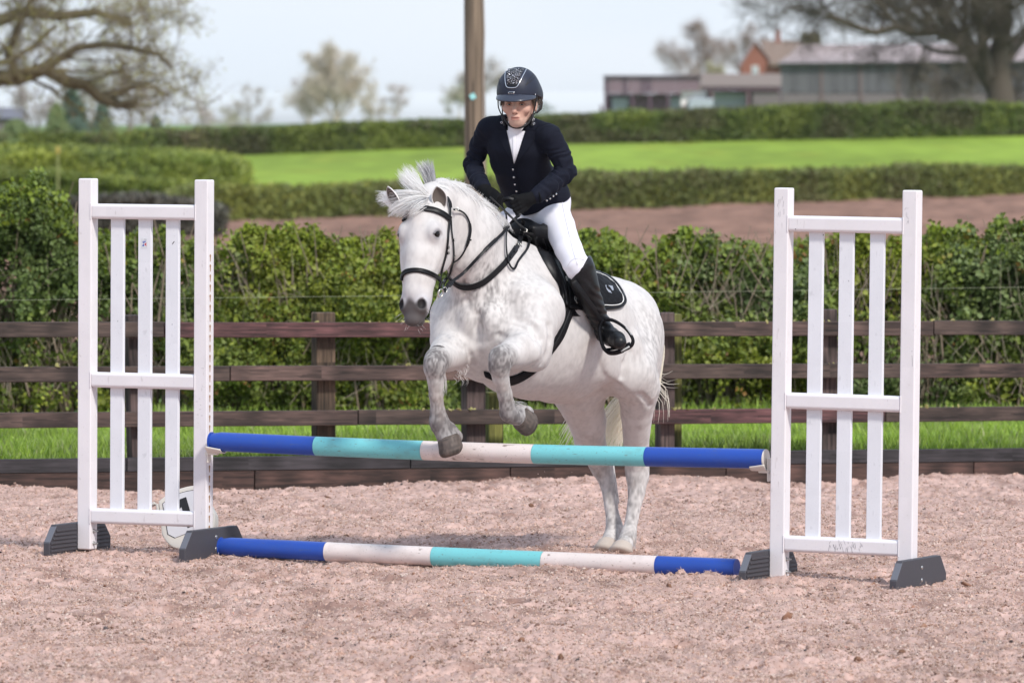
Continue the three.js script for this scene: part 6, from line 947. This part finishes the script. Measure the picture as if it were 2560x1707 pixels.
// gloved hands closed on the reins
const glove = (() => { const t = texture(128, (u, v) => { const m = 1 + 0.35 * Math.max(0, Math.sin(u * 201) * Math.sin(v * 201)) + 0.1 * noise(u * 9, v * 9, 3); return [0.085 * m, 0.085 * m, 0.092 * m]; }, true); return mat(0xffffff, 0.85, { map: t, bumpMap: t, bumpScale: 0.0008, specularIntensity: 0.25 }); })();
function hand(prims, name) { return mesh(name, boxUv(solid(prims, prims.lo, prims.hi, 0.003, { margin: 0.01 }), 5), glove, rider); }
{
  const a = []; a.push(cone(at(1342, 490, -0.24), at(1322, 498, -0.225), 0.031, 0.031, 0.02), ell(at(1308, 507, -0.215), V(-0.75, -0.3, 0.5).normalize(), V(-0.2, 0.9, 0.3).normalize(), V(0.6, 0, 0.8).normalize(), 0.042, 0.043, 0.022, 0.02));
  for (let i = 0; i < 4; i++) { const t = i / 3, k = at(lerp(1292, 1303, t), lerp(499, 529, t), -0.185 - 0.01 * t), L = [1, 1.06, 1, 0.82][i], m = at(lerp(1280, 1291, t), lerp(507, 535, t), -0.185), e = at(lerp(1284, 1295, t), lerp(513, 540, t), -0.225); a.push(cone(at(lerp(1304, 1312, t), lerp(497, 523, t), -0.205), k, 0.0115, 0.0112, 0.006), cone(k, k.clone().lerp(m, L), 0.0112, 0.0102, 0.004), cone(k.clone().lerp(m, L), e, 0.0102, 0.009, 0.004)); }
  a.push(cone(at(1306, 494, -0.215), at(1284, 492, -0.2), 0.0135, 0.0118, 0.008), cone(at(1284, 492, -0.2), at(1266, 499, -0.195), 0.0118, 0.0098, 0.004));
  a.lo = at(1300, 510, -0.2).add(V(-0.1, -0.1, -0.11)); a.hi = at(1300, 510, -0.2).add(V(0.11, 0.08, 0.09)); hand(a, 'glove');
  mesh('cuff_strap', tube([at(1346, 478, -0.215), at(1351, 492, -0.195), at(1350, 506, -0.22)], 0.004, 12, 6), glove, rider);
  const b = []; b.push(cone(at(1207, 470, -0.37), at(1222, 482, -0.34), 0.03, 0.031, 0.02), ell(at(1232, 492, -0.32), V(0.6, -0.6, 0.5).normalize(), V(0.6, 0.7, 0).normalize(), V(-0.4, 0.2, 0.9).normalize(), 0.042, 0.038, 0.022, 0.02));
  for (let i = 0; i < 4; i++) { const t = i / 3, k = at(lerp(1246, 1234, t), lerp(492, 506, t), -0.275), m = at(lerp(1254, 1241, t), lerp(502, 517, t), -0.28), e = at(lerp(1250, 1237, t), lerp(508, 521, t), -0.315); b.push(cone(at(lerp(1236, 1228, t), lerp(486, 496, t), -0.30), k, 0.0115, 0.0112, 0.006), cone(k, m, 0.0112, 0.0102, 0.004), cone(m, e, 0.0102, 0.009, 0.004)); }
  b.push(cone(at(1236, 484, -0.31), at(1252, 490, -0.29), 0.0135, 0.0118, 0.008), cone(at(1252, 490, -0.29), at(1260, 502, -0.285), 0.0118, 0.0098, 0.004));
  b.lo = at(1230, 490, -0.32).add(V(-0.1, -0.1, -0.1)); b.hi = at(1230, 490, -0.32).add(V(0.09, 0.08, 0.1)); hand(b, 'glove');
}
// helmet
const helmNavy = mat([0.022, 0.026, 0.045], 0.5, { specularIntensity: 0.6 }), helmBlack = mat([0.012, 0.012, 0.015], 0.6), rimSilver = mat([0.62, 0.62, 0.66], 0.25, { metalness: 0.9 });
const helmPrims = [E3(-0.003, 0.055, -0.006, 0.1055, 0.12, 0.124, 0.01), cone(Fc(0.05, 0.03, -0.065), Fc(-0.05, 0.03, -0.065), 0.045, 0.045, 0.05), half(Fc(0, 0.022, 0), U_.clone().addScaledVector(F_, -0.18).normalize().negate().negate()), cut(E3(0, 0.02, -0.005, 0.09, 0.1, 0.108), 0.004)];
helmPrims[2] = { k: 0.006, cut: true, d: (p) => { const q = p.clone().sub(HC), y = q.dot(U_), z = q.dot(F_); return y - (0.031 + 0.2 * Math.min(z, 0.06) - (z < -0.02 ? 0.0 : 0)); } };
const helmet = mesh('helmet', solid(helmPrims, HC.clone().add(V(-0.15, -0.1, -0.18)), HC.clone().add(V(0.15, 0.2, 0.18)), 0.0034, { margin: 0.02 }), helmNavy, rider); helmet.userData.label = 'dark navy riding helmet with a glitter panel';
{
  const outer = field([helmPrims[0], helmPrims[1]]), hz = (k) => (7 * 0 + k), Z = (x, y) => [1210 + x * 0.1212, 150 + y * 0.1212];
  // peak
  const nu = 28, nv = 8, P = [], N = []; for (let j = 0; j <= nv; j++) for (let i = 0; i <= nu; i++) { const a = (i / nu * 2 - 1) * 1.28, t = j / nv, c = Math.cos(a), out = 0.036 * Math.pow(Math.max(0, Math.cos(a * 1.12)), 0.7) * t; P.push(Fc(-0.004 + Math.sin(a) * (0.1 + out * 0.3), 0.046 - 0.012 * (1 - c) - 0.031 * t * Math.pow(Math.max(0, Math.cos(a * 1.12)), 0.6) + 0.008 * t * (1 - t), c * 0.11 + out + 0.004)); N.push(U_.clone().addScaledVector(F_, 0.5).normalize()); }
  mesh('peak', sheet(P, nu, nv, N, 0.005), mat([0.035, 0.04, 0.062], 0.3, { specularIntensity: 0.8, clearcoat: 0.3, clearcoatRoughness: 0.2 }), helmet);
  const gl = (() => { const t = texture(128, (u, v) => { const k = hsh(Math.floor(u * 64), Math.floor(v * 64), 3), q = k > 0.6 ? 0.95 : k > 0.2 ? 0.35 : 0.06; return [q, q * 0.98, q]; }, true), n = texture(128, (u, v) => { const i = Math.floor(u * 64), j = Math.floor(v * 64); return [0.5 + 0.35 * hsh(i, j, 1), 0.5 + 0.35 * hsh(i, j, 2), 0.8]; }); t.magFilter = THREE.NearestFilter; n.magFilter = THREE.NearestFilter; return mat(0xffffff, 0.25, { metalness: 0.7, map: t, normalMap: n }); })();
  const A = [Z(500, 190), Z(478, 330), Z(488, 495)], B = [Z(832, 180), Z(740, 330), Z(690, 495)], pg = patchOn(outer, A, B, 10, 14, 0.0005, 0.0035, 0); { const uv = []; for (let s = 0; s < 2; s++) for (let j = 0; j <= 14; j++) for (let i = 0; i <= 10; i++) uv.push(i / 10 * 0.6, j / 14 * 0.6); pg.setAttribute('uv', new THREE.Float32BufferAttribute(uv, 2)); } mesh('glitter_panel', pg, gl, helmet);
  mesh('panel_trim', strapOn(outer, [Z(452, 240), Z(440, 330), Z(450, 480), Z(480, 560), Z(570, 575), Z(670, 560), Z(735, 460), Z(800, 330), Z(872, 195)], 0.0042, 0.003, 0.0015, 40), rimSilver, helmet);
  mesh('panel_frame', strapOn(outer, [Z(485, 515), Z(590, 525), Z(690, 515)], 0.006, 0.003, 0.001, 12), helmBlack, helmet);
  const h = hit(outer, ...Z(562, 677)), q = new THREE.Quaternion().setFromRotationMatrix(new THREE.Matrix4().makeBasis(R_, h.n.clone().cross(R_).normalize(), h.n)); const bd = mesh('badge', new THREE.CapsuleGeometry(0.0058, 0.019, 4, 12).rotateZ(Math.PI / 2).scale(1, 1, 0.35), rimSilver, helmet); bd.position.copy(h.p); bd.quaternion.copy(q); const bi = mesh('badge_inlay', new THREE.CapsuleGeometry(0.0035, 0.017, 4, 12).rotateZ(Math.PI / 2).scale(1, 1, 0.3).translate(0, 0, 0.0015), helmBlack, bd);
  for (const pts of [[Z(862, 515), Z(930, 400), Z(1020, 300)], [Z(862, 515), Z(960, 440), Z(1055, 350)], [Z(330, 520), Z(312, 440), Z(318, 370)]]) mesh('vent_slot', strapOn(outer, pts, 0.0036, 0.002, 0.0005, 16), helmBlack, helmet);
  const rv = hit(outer, ...Z(1058, 710)); const rb = mesh('rivet', new THREE.SphereGeometry(0.0032, 10, 8), rimSilver, helmet); rb.position.copy(rv.p);
  // harness
  const strap = (pts, r) => mesh('harness_strap', tube(pts, r, 30, 6), helmBlack, helmet);
  strap([Fc(-0.098, 0.03, 0.03), Fc(-0.094, -0.02, 0.035), Fc(-0.078, -0.06, 0.03)], 0.0034); strap([Fc(-0.096, 0.02, -0.05), Fc(-0.088, -0.02, -0.02), Fc(-0.077, -0.06, 0.03)], 0.003); strap([Fc(0.098, 0.04, 0.03), Fc(0.088, -0.01, 0.04), Fc(0.073, -0.055, 0.035)], 0.0036); strap([Fc(0.1, 0.02, -0.06), Fc(0.095, -0.025, -0.03), Fc(0.075, -0.055, 0.03)], 0.0034);
  strap([Fc(-0.074, -0.055, 0.032), Fc(-0.056, -0.085, 0.045), Fc(-0.03, -0.106, 0.06), Fc(0.0, -0.114, 0.064), Fc(0.032, -0.108, 0.058), Fc(0.056, -0.09, 0.045), Fc(0.072, -0.055, 0.034)], 0.006);
  strap([Fc(0.073, -0.05, 0.036), Fc(0.074, -0.08, 0.04), Fc(0.071, -0.105, 0.043)], 0.007); strap([Fc(-0.076, -0.055, 0.032), Fc(-0.071, -0.09, 0.038), Fc(-0.064, -0.105, 0.042)], 0.0055);
  for (const p of [Fc(0.08, -0.075, 0.044), Fc(0.082, -0.095, 0.046), Fc(-0.078, -0.09, 0.044)]) { const b = mesh('buckle', new THREE.TorusGeometry(0.0045, 0.0013, 6, 12), rimSilver, helmet); b.position.copy(p); }
  strap([Fc(0.097, 0.0, -0.07), Fc(0.09, -0.03, -0.07), Fc(0.07, -0.05, -0.06)], 0.006);
}

// ================================================================ THE TACK
const blk = mat([0.010, 0.010, 0.012], 0.42, { specularIntensity: 0.45 }), blkMatte = mat([0.010, 0.010, 0.0125], 0.75, { specularIntensity: 0.3 }), metalS = mat([0.6, 0.58, 0.54], 0.3, { metalness: 0.95 });
const headF = field([...head, neck]), trunkF = field([torso, neck, ...chest, ...legFL.slice(0, 1), ...legFR.slice(0, 1)]), barrelF = field([torso, ...chest, details[0]]);
function airStrap(pts, width, thick, n = 30, face = V(0.2, 0.5, 0.85)) { const c = new THREE.CatmullRomCurve3(pts, false, 'centripetal'), P = [], N = []; for (let i = 0; i <= n; i++) { P.push(c.getPoint(i / n)); N.push(face.clone().normalize()); } return ribbon(P, N, width, thick); }
function ringAt(name, p, r, t, n, parent, sx = 1) { const m = mesh(name, new THREE.TorusGeometry(r, t, 8, 24).scale(sx, 1, 1), metalS, parent); m.position.copy(p); m.quaternion.setFromUnitVectors(V(0, 0, 1), n.clone().normalize()); return m; }
const onHead = (px, py, o = 0.008) => { const h = hit(headF, px, py); return h.p.addScaledVector(h.n, o); };
{ // bridle
  const b = thing('bridle', 'black leather bridle with padded browband and noseband on the grey horse', 'bridle');
  mesh('browband', merge([strapOn(headF, [[1011, 552], [1016, 540], [1030, 529], [1055, 524], [1085, 527], [1108, 537], [1124, 549]], 0.024, 0.011, 0.0, 40), strapOn(headF, [[1012, 547], [1018, 535], [1032, 524], [1056, 519.5], [1086, 522], [1108, 532], [1124, 544]], 0.007, 0.006, 0.008, 40)]), blk, b);
  mesh('noseband', merge([strapOn(headF, [[1006, 700], [1008, 688], [1018, 680], [1040, 676], [1062, 680], [1084, 688], [1099, 703], [1096, 722]], 0.021, 0.011, 0.0, 40), strapOn(headF, [[1009, 683], [1018, 675], [1040, 671.5], [1062, 675], [1084, 683], [1098, 697]], 0.006, 0.006, 0.007, 30)]), blk, b);
  const ck = mesh('cheekpiece', strapOn(headF, [[1123, 512], [1123, 540], [1119, 580], [1117, 610], [1112, 640], [1104, 670], [1098, 700], [1092, 728]], 0.015, 0.005, 0.003, 40), blk, b);
  const ck2 = mesh('cheekpiece', strapOn(headF, [[1125, 548], [1127, 580], [1131, 610], [1132, 645], [1127, 680], [1118, 700], [1106, 722]], 0.011, 0.005, 0.003, 40), blk, b);
  for (const [px, py, w] of [[1117, 618, 0.019], [1117, 632, 0.019], [1130, 600, 0.017], [1132, 641, 0.017]]) { const h = hit(headF, px, py), k = mesh('keeper', box(w, 0.013, 0.006, 0.002), blk, ck); k.position.copy(h.p.addScaledVector(h.n, 0.008)); k.quaternion.setFromUnitVectors(V(0, 0, 1), h.n); const m = mesh('buckle', new THREE.TorusGeometry(0.006, 0.0013, 6, 12), metalS, ck2); m.position.copy(h.p.addScaledVector(h.n, 0.004)); m.quaternion.copy(k.quaternion); }
  mesh('headpiece', airStrap([onHead(1124, 520, 0.006), onHead(1122, 508, 0.008), at(1118, 492, hit(headF, 1118, 508).p.z - 0.03), at(1108, 478, hit(headF, 1118, 508).p.z - 0.08)], 0.02, 0.005, 16, V(0.6, 0.4, 0.7)), blk, b);
  mesh('throat_lash', strapOn(headF, [[1131, 524], [1145, 526], [1160, 535], [1170, 552], [1174, 572], [1172, 590], [1165, 615], [1154, 636], [1142, 648], [1132, 654]], (t) => (t > 0.38 && t < 0.68 ? 0.016 : 0.009), 0.005, 0.004, 44), blk, b);
  ringAt('ring', onHead(1136, 523, 0.012), 0.007, 0.0016, V(0.3, 0.5, 0.8), b, 1.4); { const h = hit(headF, 1171, 600), m = mesh('keeper', box(0.02, 0.008, 0.006, 0.002), blk, b); m.position.copy(h.p.addScaledVector(h.n, 0.01)); m.quaternion.setFromUnitVectors(V(0, 0, 1), h.n); }
  const br = onHead(1098, 732, 0.006); const bit = mesh('bit', merge([place(new THREE.TorusGeometry(0.019, 0.0032, 10, 30), br.clone(), new THREE.Quaternion().setFromUnitVectors(V(0, 0, 1), V(0.8, -0.2, 0.6).normalize()))]), metalS, b);
  mesh('bit_cheek', limb([onHead(1094, 718, 0.008), onHead(1091, 735, 0.009), onHead(1087, 752, 0.006)], [0.004, 0.005, 0.003], 8), metalS, b);
  const lk = onHead(1108, 722, 0.01); ringAt('link', lk, 0.012, 0.0026, V(0.5, 0.2, 0.8), b, 0.8);
  // curb strap under the chin
  mesh('chin_strap', strapOn(headF, [[1096, 712], [1106, 704], [1118, 694]], 0.01, 0.004, 0.003, 14), blk, b);
}
const handN = at(1292, 512, -0.19), handF = at(1243, 503, -0.28);
{ // reins
  const r = thing('reins', 'black reins running from the bit to the gloved hands', 'reins'); const b0 = onHead(1104, 728, 0.012);
  const onN = (x, y, o) => { const h = hit(trunkF, x, y); return h.p.addScaledVector(h.n, o); }, rr_ = [b0, at(1122, 711, Math.max(0.29, onN(1122, 711, 0.02).z)), onN(1160, 670, 0.03), onN(1190, 641, 0.022), onN(1215, 616, 0.018), onN(1245, 587, 0.018), onN(1272, 561, 0.03), at(1300, 534, -0.182), at(1303, 528, -0.2)];
  mesh('rein', airStrap(rr_, 0.015, 0.004, 50, V(0.3, 0.6, 0.7)), blk, r); mesh('rein_stop', airStrap([rr_[1].clone().lerp(rr_[0], 0.15), rr_[1].clone().lerp(rr_[2], 0.2)], 0.026, 0.008, 6, V(0.3, 0.6, 0.7)), blk, r); mesh('rein_billet', airStrap([rr_[4].clone().lerp(rr_[3], 0.4), rr_[4], rr_[5].clone().lerp(rr_[4], 0.4)], 0.019, 0.007, 8, V(0.3, 0.6, 0.7)), blk, r);
  const fb = mirrorAcrossHead(b0); mesh('rein', airStrap([fb, fb.clone().add(V(0.02, 0.03, -0.2)), at(1150, 560, -0.1), at(1215, 516, -0.27), handF], 0.015, 0.004, 30, V(0, 0.8, 0.5)), blk, r);
  // the bight of the reins hanging in a loop on the neck, rubber gripped on its upper part
  const grip = (() => { const t = texture(64, (u, v) => { const k = Math.sin(u * 50.26) * Math.sin(v * 50.26) > 0.1 ? 0.27 : 0.09; return [k, k, k]; }, true); return mat(0xffffff, 0.8, { map: t, bumpMap: t, bumpScale: 0.001 }); })();
  const g1 = strapOn(trunkF, [[1222, 500], [1240, 517], [1262, 538], [1285, 560], [1305, 578], [1318, 594], [1322, 606]], 0.027, 0.007, 0.012, 40), uv = []; for (let i = 0; i <= 40; i++) for (let k = 0; k < 8; k++) uv.push(k / 8 * 0.5, i * 0.13); g1.setAttribute('uv', new THREE.Float32BufferAttribute(uv, 2)); mesh('rein_grip', g1, grip, r);
  mesh('rein_loop', strapOn(trunkF, [[1322, 604], [1317, 620], [1302, 640], [1290, 655], [1285, 668], [1280, 674], [1272, 668], [1264, 650], [1260, 625], [1259, 595], [1261, 572]], 0.012, 0.004, 0.012, 50), blk, r);
  mesh('rein_loop', airStrap([hit(trunkF, 1261, 574).p.add(V(0, 0, 0.014)), at(1266, 548, hit(trunkF, 1264, 556).p.z + 0.03), at(1262, 528, -0.2), at(1255, 512, -0.19), at(1258, 499, -0.185), at(1270, 495, -0.18), at(1284, 498, -0.18)], 0.014, 0.004, 36, V(0.6, 0.2, 0.75)), blk, r);
}
function mirrorAcrossHead(p) { return p.clone().addScaledVector(hR, -2 * p.clone().sub(hTop).dot(hR)); }
{ // breastplate
  const t = thing('breastplate', 'black leather breastplate strap curving round the base of the horse neck', 'strap');
  mesh('neck_strap', strapOn(trunkF, [[1122, 690], [1130, 702], [1150, 715], [1175, 717], [1204, 707], [1233, 684], [1262, 655], [1288, 621]], 0.032, 0.006, 0.004, 60), blk, t);
  mesh('wither_strap', strapOn(trunkF, [[1282, 628], [1296, 608], [1302, 588], [1304, 570], [1306, 556]], 0.022, 0.005, 0.008, 24), blk, t);
  const h = hit(trunkF, 1292, 614), k = mesh('buckle', new THREE.TorusGeometry(0.017, 0.0026, 8, 4).rotateZ(0.78), metalS, t); k.position.copy(h.p.addScaledVector(h.n, 0.016)); k.quaternion.setFromUnitVectors(V(0, 0, 1), h.n);
  for (const [x, y] of [[1283, 627], [1274, 640]]) { const q = hit(trunkF, x, y), m = mesh('keeper', box(0.01, 0.036, 0.006, 0.002), blk, t); m.position.copy(q.p.addScaledVector(q.n, 0.012)); const tq = new THREE.Quaternion().setFromUnitVectors(V(0, 0, 1), q.n); m.quaternion.copy(tq); m.rotateZ(-0.9); }
  const s1 = hit(barrelF, 1312, 580); mesh('saddle_tie', strapOn(field([torso, neck, ...chest, sweep([{ p: Hp(0.86, 0.485, 0), w: 0.075, h: 0.05 }, { p: Hp(0.66, 0.39, 0), w: 0.15, h: 0.042 }], HL)]), [[1310, 579], [1330, 581], [1352, 584], [1374, 590]], 0.014, 0.005, 0.022, 24), blk, t); ringAt('clip', hit(trunkF, 1310, 577).p.add(V(0, 0.004, 0.02)), 0.01, 0.0022, V(0.2, 0.4, 0.9), t, 1.5);
}
{ // saddle
  const s = thing('saddle', 'black leather jumping saddle with girth and stirrups under the rider', 'saddle');
const seatP = [sweep([{ p: Hp(0.86, 0.485, 0), w: 0.075, h: 0.05 }, { p: Hp(0.79, 0.455, 0), w: 0.115, h: 0.045 }, { p: Hp(0.66, 0.39, 0), w: 0.15, h: 0.042 }, { p: Hp(0.52, 0.345, 0), w: 0.15, h: 0.036 }], HL, 0.03)];
  mesh('seat', solid(seatP, Hp(0.65, 0.4, 0).add(V(-0.5, -0.3, -0.5)), Hp(0.65, 0.4, 0).add(V(0.5, 0.3, 0.5)), 0.008, { margin: 0.02 }), blk, s);
  const both = (name, geo, m, parent) => { const a = mesh(name, geo, m, parent), g = geo.clone(), p = g.attributes.position, v = V(0, 0, 0); for (let i = 0; i < p.count; i++) mirrorHset(p, i, v); g.computeVertexNormals(); mesh(name, g, m, parent); return a; };
  const bF = field([torso, ...chest, ...seatP]);
  const edge = (u, v) => 0.018 * Math.min(1, 10 * Math.min(u, 1 - u)) * Math.min(1, 14 * Math.min(v + 0.05, 1 - v)) + 0.004;
  both('flap', patchOn(bF, [[1322, 566], [1330, 598], [1348, 642], [1376, 690], [1400, 726], [1402, 766]], [[1356, 566], [1404, 596], [1440, 650], [1462, 710], [1472, 750], [1470, 786]], 16, 26, 0.008, edge), blk, s);
  both('sweat_flap', patchOn(bF, [[1326, 575], [1342, 620], [1366, 668], [1392, 712], [1403, 760], [1418, 790]], [[1390, 575], [1440, 640], [1462, 690], [1474, 735], [1476, 765], [1462, 792]], 12, 22, 0.003, 0.006), blkMatte, s);
  // padded knee roll and flap welts
  const roll = (pts, w, t, off, m = blk) => both('knee_roll', strapOn(bF, pts, w, t, off, 40), m, s);
  roll([[1366, 580], [1384, 584], [1398, 596], [1407, 620], [1414, 655], [1420, 690], [1428, 730], [1432, 762]], (t) => 0.012 + 0.018 * Math.min(1, t * 4), 0.022, 0.022);
  roll([[1336, 585], [1352, 616], [1376, 662], [1394, 700], [1404, 735], [1406, 765]], 0.018, 0.012, 0.022);
  roll([[1354, 590], [1372, 622], [1392, 672], [1408, 716], [1414, 760]], 0.010, 0.008, 0.028);
  both('knee_pad', patchOn(bF, [[1356, 592], [1368, 620], [1384, 652], [1398, 684]], [[1376, 590], [1394, 610], [1402, 640], [1406, 676]], 8, 10, 0.024, (u, v) => 0.004 + 0.018 * Math.sin(Math.PI * u) * Math.sin(Math.PI * Math.min(1, v + 0.12)), 1), blkMatte, s);
  for (const [x, y] of [[1399, 704], [1404, 700], [1428, 758], [1424, 752]]) { const h = hit(bF, x, y); const m = mesh('girth_buckle', new THREE.TorusGeometry(0.008, 0.0016, 6, 16).scale(0.7, 1.4, 1), metalS, s); m.position.copy(h.p.addScaledVector(h.n, 0.042)); m.quaternion.setFromUnitVectors(V(0, 0, 1), h.n); }
  mesh('buckle_guard', strapOn(bF, [[1413, 765], [1430, 769], [1448, 773], [1466, 775]], 0.026, 0.008, 0.024, 14), blk, s);
  const gA = [[1404, 768], [1395, 793], [1375, 831], [1350, 880], [1310, 926], [1262, 941], [1210, 926]], gB = [[1436, 774], [1424, 803], [1405, 847], [1368, 895], [1330, 935], [1272, 961], [1216, 940]];
  mesh('girth', patchOn(bF, gA, gB, 8, 60, 0.003, (u) => 0.006 + 0.008 * Math.pow(Math.abs(Math.sin(u * Math.PI)), 0.5)), blkMatte, s);
  for (const k of [0.3, 0.62]) { const pts = gA.slice(0, 4).map((a, i) => [lerp(a[0], gB[i][0], k), lerp(a[1], gB[i][1], k)]); mesh('girth_strap', strapOn(bF, pts, 0.016, 0.004, 0.015, 20), blk, s); }
  // stirrup leather and iron on the near side, and their mirror images
  const lf = field([...bootPrims]);
  both('stirrup_leather', airStrap([at(1436, 703, -0.205), at(1455, 730, -0.222), at(1480, 765, -0.272), at(1500, 792, -0.335), at(1511, 803, -0.35)], 0.026, 0.006, 24, V(0.35, 0.1, 0.9)), blk, s);
  const ironPts = [[1512, 800, -0.345], [1530, 800, -0.34], [1556, 814, -0.325], [1575, 834, -0.31], [1583, 852, -0.3], [1578, 864, -0.295], [1560, 874, -0.295], [1536, 882, -0.3], [1518, 880, -0.31], [1508, 866, -0.325], [1501, 842, -0.34], [1500, 818, -0.35]].map((q) => at(...q)), ic = new THREE.CatmullRomCurve3(ironPts, true, 'centripetal'), P = [], N = []; const cen = ironPts.reduce((a, p) => a.add(p), V(0, 0, 0)).multiplyScalar(1 / ironPts.length);
  for (let i = 0; i <= 60; i++) { const p = ic.getPoint(i / 60); P.push(p); N.push(p.clone().sub(cen).normalize()); } both('stirrup_iron', ribbon(P, N, (t) => (t > 0.5 && t < 0.74 ? 0.056 : 0.03), 0.014), blkMatte, s);
  const tr = at(1548, 876, -0.30); mesh('tread', airStrap([at(1516, 874, -0.31), at(1546, 869, -0.3), at(1576, 858, -0.3)], 0.04, 0.008, 10, V(-0.1, 1, 0.2)), blkMatte, s); mesh('tread_grip', airStrap([at(1553, 878, -0.272), at(1574, 866, -0.27)], 0.009, 0.005, 6, V(-0.1, 0.4, 1)), mat([0.5, 0.5, 0.5], 0.6), s);
  const font = await new FontLoader().loadAsync('fonts/droid/droid_sans_bold.typeface.json'); const tg = new TextGeometry('LeMieux', { font, size: 0.0085, depth: 0.0008, curveSegments: 2 }); tg.center(); const tm = mesh('lettering', tg, mat([0.6, 0.6, 0.6], 0.6), s); const a = at(1566, 820, -0.302), bq = at(1579, 838, -0.292), dx = bq.clone().sub(a).normalize(), dn = V(0.25, 0.1, 1).addScaledVector(dx, -V(0.25, 0.1, 1).dot(dx)).normalize(); tm.quaternion.setFromRotationMatrix(new THREE.Matrix4().makeBasis(dx, dn.clone().cross(dx), dn)); tm.position.copy(a.lerp(bq, 0.5)).addScaledVector(dn, 0.014);
}
{ // quilted saddle pad behind the boot
  const pad = thing('saddle_pad', 'black quilted saddle pad with a pale piped edge behind the boot', 'saddle pad'); const bF = horseF, A = [[1440, 668], [1455, 695], [1470, 730], [1488, 768]], B = [[1482, 680], [1528, 702], [1556, 742], [1552, 768]];
  const quilt = (u, v) => { const e = Math.min(1, 12 * Math.min(1 - u, Math.min(v + 0.1, 1 - v))); return 0.004 + e * (0.006 + 0.004 * Math.abs(Math.sin(u * 16 + v * 14)) * Math.abs(Math.sin(u * 16 - v * 14))); };
  mesh('pad', patchOn(bF, A, B, 40, 40, 0.007, quilt), blkMatte, pad);
  const edge = [[1484, 681], [1512, 691], [1534, 707], [1549, 727], [1558, 746], [1558, 757], [1550, 766], [1530, 771], [1508, 773], [1490, 772]]; mesh('binding', strapOn(bF, edge, 0.014, 0.012, 0.005, 50), blk, pad);
  mesh('piping', strapOn(bF, [[1482, 687], [1508, 696], [1528, 711], [1543, 731], [1551, 748], [1550, 756], [1542, 763], [1526, 766], [1506, 767]], 0.0046, 0.005, 0.016, 46), mat([0.75, 0.74, 0.73], 0.6), pad);
  const em = (A2, B2, o, m) => mesh('emblem', patchOn(bF, A2, B2, 6, 6, o, 0.0015, 0), m, pad); const g = mat([0.30, 0.32, 0.38], 0.5); em([[1508, 719], [1511, 728], [1516, 735]], [[1526, 722], [1529, 732], [1531, 743]], 0.0175, g); em([[1514, 724], [1519, 731], [1526, 738]], [[1518, 723], [1523, 730], [1528, 737]], 0.0192, blkMatte);
}

{ // sand thrown up and dust drifting behind the take-off
  reseed(801); const list = [], list2 = [], g = new THREE.IcosahedronGeometry(1, 0);
  for (let i = 0; i < 9000; i++) { const a = Math.pow(R(), 0.7), px = lerp(1895, 1640, a) + rr(-40, 40), h = Math.pow(R(), 2) * (0.30 - 0.12 * a), z = rr(-1.6, -0.2), D = 32 - z, x = (px - 1280) * D / FOCAL; list.push({ p: V(x, sandHeight(x, z) + h, z), q: rq(), s: rr(0.0004, 0.0011), c: lin(0.62, 0.47, 0.42) }); }
  for (let i = 0; i < 60; i++) { const px = rr(1050, 1900), z = rr(-1.4, -0.3), D = 32 - z, x = (px - 1280) * D / FOCAL; list2.push({ p: V(x, sandHeight(x, z) + 0.02 + 0.5 * Math.pow(R(), 2.5), z), q: rq(), s: rr(0.0012, 0.003), c: lin(0.5, 0.37, 0.33) }); }
  const dm = mat([1, 1, 1], 0.95); tag(scatter('dust', g, dm, list, scene), 'faint dust of sand hanging beside the hind hooves', 'dust'); tag(scatter('flying_sand_grains', g, dm, list2, scene), 'single grains of sand thrown up around the jump', 'sand');
}

renderer.render(scene, camera);
